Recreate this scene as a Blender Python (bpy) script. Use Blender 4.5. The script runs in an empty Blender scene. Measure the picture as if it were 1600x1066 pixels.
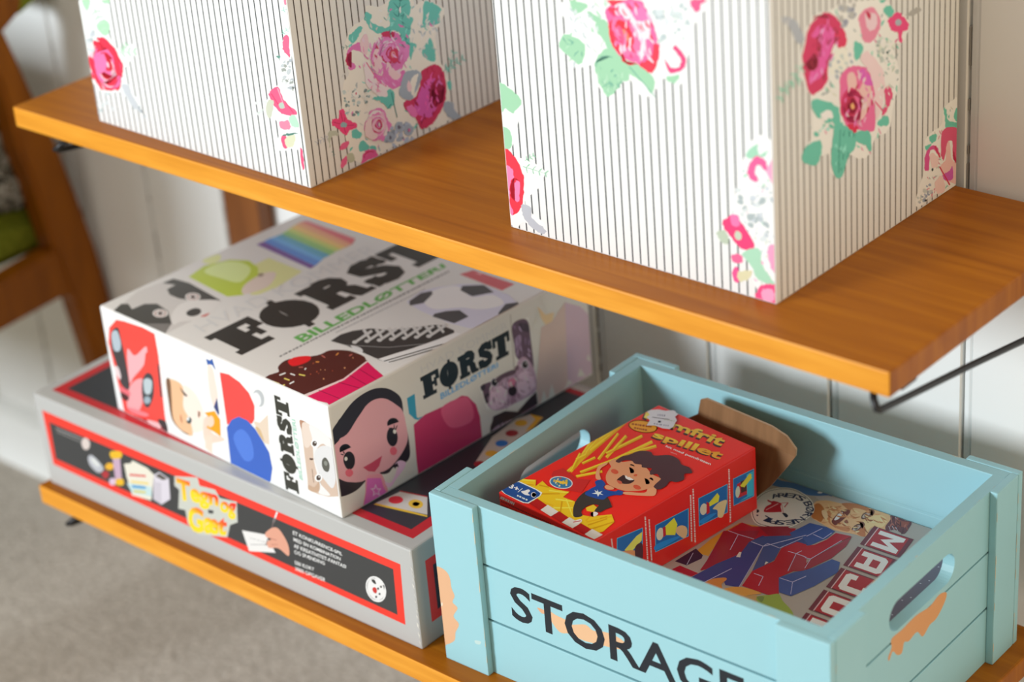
import bpy, bmesh, math, random
from mathutils import Vector, Matrix
C = bpy.context.scene.collection
scene = bpy.context.scene
# All lengths in metres.  x runs along the shelves, y towards the wall, z up; the upper shelf's top is z = 0.
G = {'lx': 0.03962, 'ly': -0.07081, 'ld': 0.24, 'px': 0.0, 'py': -0.0, 'cx': 1.3722, 'cy': -0.92155, 'cz': 0.59505, 'yaw': 0.75318, 'pitch': -0.47895, 'roll': -0.08579, 'f': 3435.3232, 'W': 0.79261, 't': 0.01694, 'H': 0.2938, 'gap': 0.008, 'f1x': 0.08602, 'f1y': 0.01627, 'f1a': -0.02414, 'f1w': 0.23552, 'f1d': 0.24, 'f1h': 0.32, 'f2x': 0.48253, 'f2y': 0.03541, 'f2a': -0.00102, 'f2w': 0.20992, 'f2d': 0.20429, 'f2h': 0.32, 'gx': 0.0447, 'gy': -0.06169, 'ga': 0.00912, 'gw': 0.40796, 'gd': 0.24609, 'gh': 0.08208, 'sx': 0.12435, 'sy': -0.04095, 'sa': -0.05724, 'sw': 0.26093, 'sd': 0.25974, 'sh': 0.09011, 'kx': 0.47236, 'ky': -0.05514, 'ka': 0.02144, 'kw': 0.31186, 'kd': 0.23056, 'kh': 0.13356, 'rx': 0.50306, 'ry': -0.02015, 'ra': -0.1153, 'rw': 0.09128, 'rd': 0.15296, 'rh': 0.04896, 'mx': 0.48964, 'my': -0.03996, 'ma': 0.02144, 'mw': 0.2736, 'md': 0.2012, 'mh': 0.0672, 'cam': [1.3722, -0.92155, 0.59505], 'M': [[0.753846, 0.652635, -0.076047], [-0.251527, 0.393565, 0.884217], [-0.607001, 0.647436, -0.460843]]}
CHAIR = {'post': [(0.1528, -0.0214), (0.1752, -0.038), (0.1802, -0.0412), (0.1898, -0.0751), (0.1981, -0.1076), (0.2159, -0.1714), (0.227, -0.2243), (0.2377, -0.2821), (0.2436, -0.3359), (0.247, -0.3824), (0.2478, -0.421), (0.2152, -0.4098), (0.2032, -0.326), (0.1985, -0.3186), (0.1932, -0.2855), (0.1896, -0.2644), (0.1872, -0.2475), (0.1805, -0.196), (0.1718, -0.1553), (0.1701, -0.1195), (0.1649, -0.0831), (0.1473, -0.0451)], 'rail': [(0.0065, -0.2793), (0.0444, -0.2753), (0.1215, -0.2734), (0.1934, -0.2659), (0.2074, -0.277), (0.2027, -0.3185), (0.1886, -0.3162), (0.1108, -0.3203), (0.0713, -0.3223), (-0.005, -0.3262)], 'arm': [(0.0868, 0.048), (0.1995, 0.0022), (0.2048, -0.0185), (0.2003, -0.0283), (0.1805, -0.0397), (0.1515, -0.0432), (0.0758, 0.0028)], 'seat': [(0.0443, -0.2112), (0.1173, -0.2207), (0.155, -0.2269), (0.1996, -0.2341), (0.2098, -0.2531), (0.2106, -0.2779), (0.1436, -0.277), (0.104, -0.2775), (0.0275, -0.2797)], 'pillow': [(-0.0085, -0.0059), (0.0472, -0.0273), (0.0816, -0.0592), (0.1192, -0.0848), (0.1529, -0.1013), (0.1797, -0.1189), (0.1884, -0.132), (0.1919, -0.1691), (0.2008, -0.2106), (0.2039, -0.233), (0.1555, -0.2246), (0.045, -0.2081), (-0.0566, -0.1899)], 'back': [(0.2067, 0.0001), (0.2504, -0.013), (0.2236, -0.0242), (0.2025, -0.0322)]}
# ------------------------------------------------------------------ camera, world, lights
cam_d = bpy.data.cameras.new('camera'); cam = bpy.data.objects.new('camera', cam_d); C.objects.link(cam)
r_, u_, f_ = [Vector(v) for v in G['M']]
m = Matrix((r_, u_, -f_)).transposed().to_4x4(); m.translation = Vector(G['cam']); cam.matrix_world = m
cam_d.sensor_width = 36; cam_d.lens = G['f'] / 1600 * 36
cam_d.dof.use_dof = True; cam_d.dof.focus_distance = 1.45; cam_d.dof.aperture_fstop = 4.1
cam_d.clip_start = .05
scene.camera = cam
world = bpy.data.worlds.new('world'); scene.world = world; world.use_nodes = True
bg = world.node_tree.nodes['Background']; bg.inputs[0].default_value = (1.0, .85, .63, 1); bg.inputs[1].default_value = .38
def area(name, loc, target, sx, sy, power, col):
    d = bpy.data.lights.new(name, 'AREA'); d.shape = 'RECTANGLE'; d.size = sx; d.size_y = sy; d.energy = power; d.color = col
    o = bpy.data.objects.new(name, d); C.objects.link(o); o.location = loc
    o.rotation_euler = (Vector(target) - Vector(loc)).to_track_quat('-Z', 'Y').to_euler(); return o
area('window_light', (-1.3, -3.9, 1.12), (.3, .1, -.15), 1.0, 1.1, 218, (.86, .94, 1.0))
area('warm_side_fill', (3.0, .05, .55), (.5, 0, -.15), 1.3, 1.2, 20, (1, .76, .46))  # area light added as warm fill on the right-hand faces
area('ceiling_bounce', (.6, -.9, 2.2), (.4, .1, -.2), 2.0, 2.0, 15, (1, .96, .92))
vs = scene.view_settings; vs.view_transform = 'Standard'; vs.look = 'None'; vs.gamma = 1; vs.use_curve_mapping = False; vs.exposure = 0
# ------------------------------------------------------------------ materials
def lin(c): return c / 12.92 if c <= .04045 else ((c + .055) / 1.055) ** 2.4
def hexc(h): return tuple(lin(int(h[i:i+2], 16) / 255) for i in (0, 2, 4)) + (1,)
def decimal_colour(s): return tuple(lin(int(v) / 255) for v in s.split(',')) + (1,)
def mat(name, col, rough=.5, spec=.5, metal=0):
    m = bpy.data.materials.new(name); m.use_nodes = True; b = m.node_tree.nodes['Principled BSDF']
    b.inputs['Base Color'].default_value = (*col[:3], 1); b.inputs['Roughness'].default_value = rough
    b.inputs['Specular IOR Level'].default_value = spec; b.inputs['Metallic'].default_value = metal
    return m
def nd(m, t, **k):
    n = m.node_tree.nodes.new(t)
    for a, v in k.items(): setattr(n, a, v)
    return n
def ramp_mat(name, stops, scale=(1, 1, 1), nscale=5, detail=4, rough=.5, spec=.5, bump=0, coord='Object', dist=0, dist2=.001):
    m = mat(name, stops[0][1], rough, spec); t = m.node_tree; L = t.links; b = t.nodes['Principled BSDF']
    tc = nd(m, 'ShaderNodeTexCoord'); mp = nd(m, 'ShaderNodeMapping'); mp.inputs['Scale'].default_value = scale
    no = nd(m, 'ShaderNodeTexNoise'); no.inputs['Scale'].default_value = nscale; no.inputs['Detail'].default_value = detail; no.inputs['Distortion'].default_value = dist
    cr = nd(m, 'ShaderNodeValToRGB'); L.new(tc.outputs[coord], mp.inputs[0]); L.new(mp.outputs[0], no.inputs['Vector']); L.new(no.outputs['Fac'], cr.inputs[0])
    while len(cr.color_ramp.elements) < len(stops): cr.color_ramp.elements.new(.5)
    for e, (p, c) in zip(cr.color_ramp.elements, stops): e.position = p; e.color = (*c[:3], 1)
    L.new(cr.outputs[0], b.inputs['Base Color'])
    if bump:
        bu = nd(m, 'ShaderNodeBump'); bu.inputs['Strength'].default_value = bump; bu.inputs['Distance'].default_value = dist2
        L.new(no.outputs['Fac'], bu.inputs['Height']); L.new(bu.outputs[0], b.inputs['Normal'])
    return m
def ink_mat(name, rough=.4, spec=.5, bump=0, scale=60):
    m = mat(name, (.8, .8, .8), rough, spec); t = m.node_tree; L = t.links; b = t.nodes['Principled BSDF']
    a = nd(m, 'ShaderNodeAttribute', attribute_name='ink'); L.new(a.outputs['Color'], b.inputs['Base Color'])
    if bump:
        tc = nd(m, 'ShaderNodeTexCoord'); no = nd(m, 'ShaderNodeTexNoise'); no.inputs['Scale'].default_value = scale; no.inputs['Detail'].default_value = 5
        mp = nd(m, 'ShaderNodeMapping'); mp.inputs['Scale'].default_value = (1, 1, 1)
        bu = nd(m, 'ShaderNodeBump'); bu.inputs['Strength'].default_value = bump; bu.inputs['Distance'].default_value = .0006
        L.new(tc.outputs['Object'], mp.inputs[0]); L.new(mp.outputs[0], no.inputs['Vector']); L.new(no.outputs['Fac'], bu.inputs['Height']); L.new(bu.outputs[0], b.inputs['Normal'])
    return m
M_matte = ink_mat('printed_matte_card', .55, .35)
M_semi = ink_mat('printed_semi_gloss_card', .34, .5, .06, 25)
M_gloss = ink_mat('printed_glossy_card', .3, .5, .12, 18)
M_paint = ink_mat('blue_painted_wood', .42, .4, .35, 70)
M_teak_top = ramp_mat('teak_veneer', [(.25, (.25, .070, .003)), (.5, (.33, .100, .004)), (.75, (.41, .138, .006))], (2.2, 46, 6), 2.6, 6, .4, .16, .05, dist=.6)
M_teak_edge = ramp_mat('teak_edge', [(.3, (.64, .25, .020)), (.55, (.72, .30, .028)), (.8, (.78, .36, .045))], (5, 60, 60), 3, 5, .4, .25, .05)
M_chair = ramp_mat('chair_wood', [(.3, (.17, .046, .003)), (.7, (.30, .090, .004))], (8, 8, 1.5), 5, 4, .4, .15)
M_dark_wood = ramp_mat('dark_wood', [(.3, (.16, .05, .012)), (.7, (.25, .085, .02))], (10, 10, 1), 5, 4, .4, .4)
M_wall = mat('white_painted_boards', (.83, .83, .81), .38, .4)
M_crack = mat('open_joint', (.38, .36, .33), .9, .1)
M_carpet = ramp_mat('beige_carpet', [(.3, (.38, .33, .28)), (.5, (.49, .44, .38)), (.7, (.62, .56, .49))], (1, 1, 1), 190, 8, .95, .1, .8, dist2=.004)
M_black = mat('black_metal', (.02, .02, .022), .4, .5, .2)
M_green = ramp_mat('green_fabric', [(.4, (.14, .16, .012)), (.6, (.20, .22, .02))], (1, 1, 1), 180, 3, .9, .1)
M_throw = ramp_mat('patterned_fabric', [(.42, (.03, .03, .022)), (.48, (.18, .16, .12)), (.56, (.50, .48, .42)), (.62, (.09, .08, .05))], (1, 1, 1.6), 60, 2, .95, .1, dist=1.2)
M_board = ramp_mat('brown_cardboard', [(.3, (.19, .095, .040)), (.7, (.26, .135, .060))], (40, 4, 4), 3, 4, .75, .2, .25)
M_board_edge = mat('cardboard_edge', (.42, .3, .2), .9, .1)
# ------------------------------------------------------------------ helpers
def link(name, bm, mats, parent=None, loc=None, rot=None, smooth=False):
    me = bpy.data.meshes.new(name); bm.to_mesh(me); bm.free()
    for m in (mats if isinstance(mats, (list, tuple)) else [mats]): me.materials.append(m)
    if smooth:
        for p in me.polygons: p.use_smooth = True
    o = bpy.data.objects.new(name, me); C.objects.link(o)
    if parent: o.parent = parent
    if loc: o.location = loc
    if rot: o.rotation_euler = (0, 0, rot)
    return o
def thing(name, label, cat, loc=(0, 0, 0), rotz=0, group=None):
    o = bpy.data.objects.new(name, None); C.objects.link(o); o.location = loc; o.rotation_euler = (0, 0, rotz); o.empty_display_size = .02
    return tag(o, label, cat, group)
def tag(o, label, cat, group=None):
    o['label'] = label; o['category'] = cat
    if group: o['group'] = group
    return o
def struct(o): o['kind'] = 'structure'; return o
def box(bm, a, b, bev=.0, mi=0, seg=2):
    x0, y0, z0 = a; x1, y1, z1 = b
    v = [bm.verts.new(p) for p in ((x0,y0,z0),(x1,y0,z0),(x1,y1,z0),(x0,y1,z0),(x0,y0,z1),(x1,y0,z1),(x1,y1,z1),(x0,y1,z1))]
    f = [bm.faces.new([v[i] for i in q]) for q in ((3,2,1,0),(4,5,6,7),(0,1,5,4),(1,2,6,5),(2,3,7,6),(3,0,4,7))]
    for q in f: q.material_index = mi
    if bev:
        e = list({e for q in f for e in q.edges})
        r = bmesh.ops.bevel(bm, geom=e, offset=bev, segments=seg, profile=.6, affect='EDGES')
        for q in r['faces']: q.material_index = mi
def prism(bm, pts, axis, a, b, bev=0):
    # closed 2-D outline swept along one axis
    def P(p, t): return {'x': (t, p[0], p[1]), 'y': (p[0], t, p[1]), 'z': (p[0], p[1], t)}[axis]
    va = [bm.verts.new(P(p, a)) for p in pts]; vb = [bm.verts.new(P(p, b)) for p in pts]; n = len(pts)
    f = [bm.faces.new(va), bm.faces.new(vb[::-1])] + [bm.faces.new((va[i], vb[i], vb[(i+1) % n], va[(i+1) % n])) for i in range(n)]
    bmesh.ops.recalc_face_normals(bm, faces=f)
    if bev: bmesh.ops.bevel(bm, geom=list({e for q in f[:2] for e in q.edges}), offset=bev, segments=3, affect='EDGES')
def tube(bm, pts, r, n=10):
    pts = [Vector(p) for p in pts]; rings = []
    for i, p in enumerate(pts):
        d = (pts[min(i+1, len(pts)-1)] - pts[max(i-1, 0)]).normalized(); q = d.to_track_quat('Z', 'Y')
        rings.append([bm.verts.new(p + q @ Vector((r*math.cos(2*math.pi*k/n), r*math.sin(2*math.pi*k/n), 0))) for k in range(n)])
    for a, b in zip(rings, rings[1:]):
        for k in range(n): bm.faces.new((a[k], a[(k+1) % n], b[(k+1) % n], b[k]))
    bm.faces.new(rings[0][::-1]); bm.faces.new(rings[-1])
# ------------------------------------------------------------------ printed ink: flat shapes lying on a face
def smooth_loop(p, k=4):
    n = len(p); o = []
    for i in range(n):
        a, b, c, d = p[i-1], p[i], p[(i+1) % n], p[(i+2) % n]
        for j in range(k):
            t = j / k
            o.append(tuple(.5*((2*b[q]) + (-a[q]+c[q])*t + (2*a[q]-5*b[q]+4*c[q]-d[q])*t*t + (-a[q]+3*b[q]-3*c[q]+d[q])*t**3) for q in (0, 1)))
    return o
def clip(p, x0, y0, x1, y1):
    for ax, lim, s in ((0, x0, 1), (0, x1, -1), (1, y0, 1), (1, y1, -1)):
        o = []
        for i in range(len(p)):
            a, b = p[i-1], p[i]; ia = (a[ax]-lim)*s >= 0; ib = (b[ax]-lim)*s >= 0
            if ia != ib:
                t = (lim-a[ax]) / (b[ax]-a[ax]); o.append((a[0]+(b[0]-a[0])*t, a[1]+(b[1]-a[1])*t))
            if ib: o.append(b)
        p = o
        if len(p) < 3: return []
    return p
def ribbon(path, w):
    path = [Vector(p) for p in path]; L, R = [], []
    for i, p in enumerate(path):
        d = (path[min(i+1, len(path)-1)] - path[max(i-1, 0)]).normalized(); n = Vector((-d.y, d.x)) * w / 2
        L.append(p+n); R.append(p-n)
    return [(L[i], L[i+1], R[i+1], R[i]) for i in range(len(path)-1)]
def ell(cx, cy, rx, ry, n=20): return [(cx+rx*math.cos(2*math.pi*i/n), cy+ry*math.sin(2*math.pi*i/n)) for i in range(n)]
def ringq(o, i): return [(o[k], o[(k+1) % len(o)], i[(k+1) % len(o)], i[k]) for k in range(len(o))]
def rc(x0, y0, x1, y1): return [(x0, y0), (x1, y0), (x1, y1), (x0, y1)]
SLAB = {
 'F': (.92, [rc(.1,0,.56,1), rc(0,.82,.95,1), rc(0,0,.72,.17), rc(.76,.58,.95,.86), rc(.54,.42,.74,.58), rc(.66,.3,.8,.7)]),
 'Ø': (1.0, ringq(ell(.5,.5,.5,.53), ell(.5,.5,.07,.27)) + [[(.38,-.15),(.52,-.15),(.64,1.15),(.50,1.15)]]),
 'R': (1.02, [rc(.08,0,.45,1), rc(0,.82,.5,1), rc(0,0,.56,.17)] + ribbon([(.4,.9),(.58,.9),(.7,.86),(.76,.76),(.74,.66),(.64,.58),(.5,.56),(.4,.56)], .3)
    + [[(.42,.5),(.72,.56),(.88,.4),(.92,.14),(1.02,.14),(1.02,0),(.66,0),(.6,.12),(.56,.4)]]),
 'S': (.8, ribbon([(.66,.66),(.64,.8),(.5,.88),(.32,.87),(.18,.78),(.2,.64),(.38,.54),(.56,.44),(.64,.3),(.58,.17),(.42,.11),(.26,.13),(.14,.24),(.13,.36)], .31) + [rc(.64,.62,.78,1), rc(.02,0,.15,.38)]),
 'T': (.95, [rc(.26,0,.7,1), rc(0,.8,.95,1), rc(0,.56,.16,.86), rc(.79,.56,.95,.86), rc(.12,0,.83,.17)]),
}
BLOCK = {
 'M': (1, [rc(0,0,.24,1), rc(.76,0,1,1), [(.24,1),(.5,.55),(.5,.2),(.24,.62)], [(.76,1),(.76,.62),(.5,.2),(.5,.55)]]),
 'A': (1, [[(0,0),(.28,0),(.28,.8),(.14,.98),(0,.86)], [(.72,0),(1,0),(1,.86),(.86,.98),(.72,.8)], [(.05,.92),(.28,.76),(.72,.76),(.95,.92),(.86,1),(.14,1)], rc(.28,.26,.72,.46)]),
 'J': (1, [rc(.7,.1,1,1), rc(.5,.82,.7,1), [(.12,0),(.88,0),(1,.14),(1,.26),(.12,.26),(0,.12)], rc(0,.1,.28,.44)]),
 'O': (1, [[(0,.12),(.12,0),(.3,0),(.3,1),(.12,1),(0,.88)], [(1,.12),(1,.88),(.88,1),(.7,1),(.7,0),(.88,0)], rc(.3,0,.7,.25), rc(.3,.75,.7,1)]),
 'R': (1, [rc(0,0,.28,1), rc(.28,.76,.9,1), rc(.7,.5,1,.9), rc(.28,.4,.85,.58), [(.5,.42),(.8,.42),(1,0),(.7,0)]]),
}
_txt = {}
def font_tris(s, off):
    key = (s, off)
    if key not in _txt:
        cu = bpy.data.curves.new('lettering', 'FONT'); cu.body = s; cu.size = 1; cu.offset = off; cu.resolution_u = 3
        o = bpy.data.objects.new('lettering', cu); C.objects.link(o)
        dg = bpy.context.evaluated_depsgraph_get(); me = bpy.data.meshes.new_from_object(o.evaluated_get(dg))
        T = [[tuple(me.vertices[i].co[:2]) for i in p.vertices] for p in me.polygons]
        bpy.data.objects.remove(o); bpy.data.curves.remove(cu); bpy.data.meshes.remove(me)
        xs = [p[0] for t in T for p in t]; ys = [p[1] for t in T for p in t]; x0, x1, y0, y1 = min(xs), max(xs), min(ys), max(ys)
        _txt[key] = [[((x-x0)/(x1-x0), (y-y0)/(y1-y0)) for x, y in t] for t in T]
    return _txt[key]
def glyph_polys(s, table):
    x = 0; out = []
    for ch in s:
        w, ps = table[ch]
        for p in ps: out.append([(q[0]+x, q[1]) for q in p])
        x += w + .03
    return [[(q[0]/(x-.03), q[1]) for q in p] for p in out]
def print_on(bm, layer, art, org, U, V, N, rect, mi=0, step=.000012, base=.00002, rag=0):
    """art lines -> flat polygons on the face (org, U, V), each a hair above what it overprints; rect in mm"""
    placed = []
    for ln in art.strip().split('\n'):
        if ln.startswith('#'): continue
        s = None
        if '|' in ln: ln, s = ln.split('|')
        tk = ln.split(); col, flag = tk[0], tk[1]; pts = [tuple(int(v)/20 for v in t.split(',')) for t in tk[2:]]
        c2 = None
        if '>' in col: col, c2 = col.split('>')
        c1 = decimal_colour(col); c2 = decimal_colour(c2) if c2 else None
        polys = []; ts = None
        if s is None:
            p = smooth_loop(pts, 6 if rag else 4) if flag == '1' else pts
            if rag and flag == '1':            # hand-painted flowers have ragged edges
                rn = random.Random(int(pts[0][0]*20)); mx = max(max(abs(q[0]-pts[0][0]), abs(q[1]-pts[0][1])) for q in pts); am = min(rag, mx*.05)
                p = [(q[0]+rn.uniform(-am, am), q[1]+rn.uniform(-am, am)) for q in p]
            p = clip(p, *rect)
            if len(p) < 3: continue
            polys = [p]
        else:
            if flag == 'b': src = glyph_polys(s, SLAB)
            elif flag == 'd': src = glyph_polys(s, BLOCK)
            else: src = font_tris(s, {'0': 0, '1': .018, '2': .032, '3': .045}[flag[1]])
            TL, TR, BR, BL = pts
            bil = lambda a, b: tuple((TL[k]*(1-a)+TR[k]*a)*b + (BL[k]*(1-a)+BR[k]*a)*(1-b) for k in (0, 1))
            for q in src:
                p = clip([bil(a, b) for a, b in q], *rect)
                if len(p) >= 3:
                    polys.append(p)
            ts = sum(([sum(b for a, b in q)/len(q)] for q in src), [])
        if not polys: continue
        xs = [q[0] for p in polys for q in p]; ys = [q[1] for p in polys for q in p]; bb = (min(xs), min(ys), max(xs), max(ys))
        h = step + max([l for b, l in placed if b[0] < bb[2] and b[2] > bb[0] and b[1] < bb[3] and b[3] > bb[1]], default=base)
        placed.append((bb, h + len(polys)*1.2e-6 if flag in 'bd' else h))
        for p in polys:
            if flag in 'bd': h += 1.2e-6
            vs_ = [bm.verts.new(org + U*(q[0]/1000) + V*(q[1]/1000) + N*h) for q in p]
            try: f = bm.faces.new(vs_)
            except ValueError: continue
            f.normal_update()
            if f.normal.dot(N) < 0: f.normal_flip()
            f.material_index = mi
            for lp, q in zip(f.loops, f.loops):
                col_ = c1
                if c2:
                    d = (lp.vert.co - org); u, v = d.dot(U)*1000, d.dot(V)*1000
                    a_ = Vector(pts[0]) * .5 + Vector(pts[1]) * .5; b_ = Vector(pts[2]) * .5 + Vector(pts[3]) * .5; ax = b_-a_
                    tt = max(0, min(1, (Vector((u, v))-a_).dot(ax)/ax.length_squared)); tt = max(0, min(1, (tt-.12)*2.8))
                    col_ = tuple(c1[k]+(c2[k]-c1[k])*tt for k in range(4))
                lp[layer] = col_
def ink_layer(bm, base):
    l = bm.loops.layers.float_color.new('ink')
    for f in bm.faces:
        for lp in f.loops: lp[l] = hexc(base)
    return l
X, Y, Zv = Vector((1, 0, 0)), Vector((0, 1, 0)), Vector((0, 0, 1))
ART_DONE = {}
def printed_box(name, w, d, h, base, material, faces, loc, rot, bev=.0012, pre=None, parent=None, step=.000012):
    bm = bmesh.new(); box(bm, (0, 0, 0), (w, d, h), bev); L = ink_layer(bm, base); e = bev*1000*.75
    if pre: pre(bm, L)
    for k in faces:
        if k[-1] == 'F': print_on(bm, L, ART[k], Vector((0, 0, 0)), X, Zv, -Y, (e, e, w*1000-e, h*1000-e), step=step, rag=.55 if k[0] == 'f' else 0)
        if k[-1] == 'R': print_on(bm, L, ART[k], Vector((w, 0, 0)), Y, Zv, X, (e, e, d*1000-e, h*1000-e), step=step, rag=.55 if k[0] == 'f' else 0)
        if k[-1] == 'T': print_on(bm, L, ART[k], Vector((0, 0, h)), X, Y, Zv, (e, e, w*1000-e, d*1000-e), step=step)
    return link(name, bm, material, parent, loc, rot)
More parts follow.
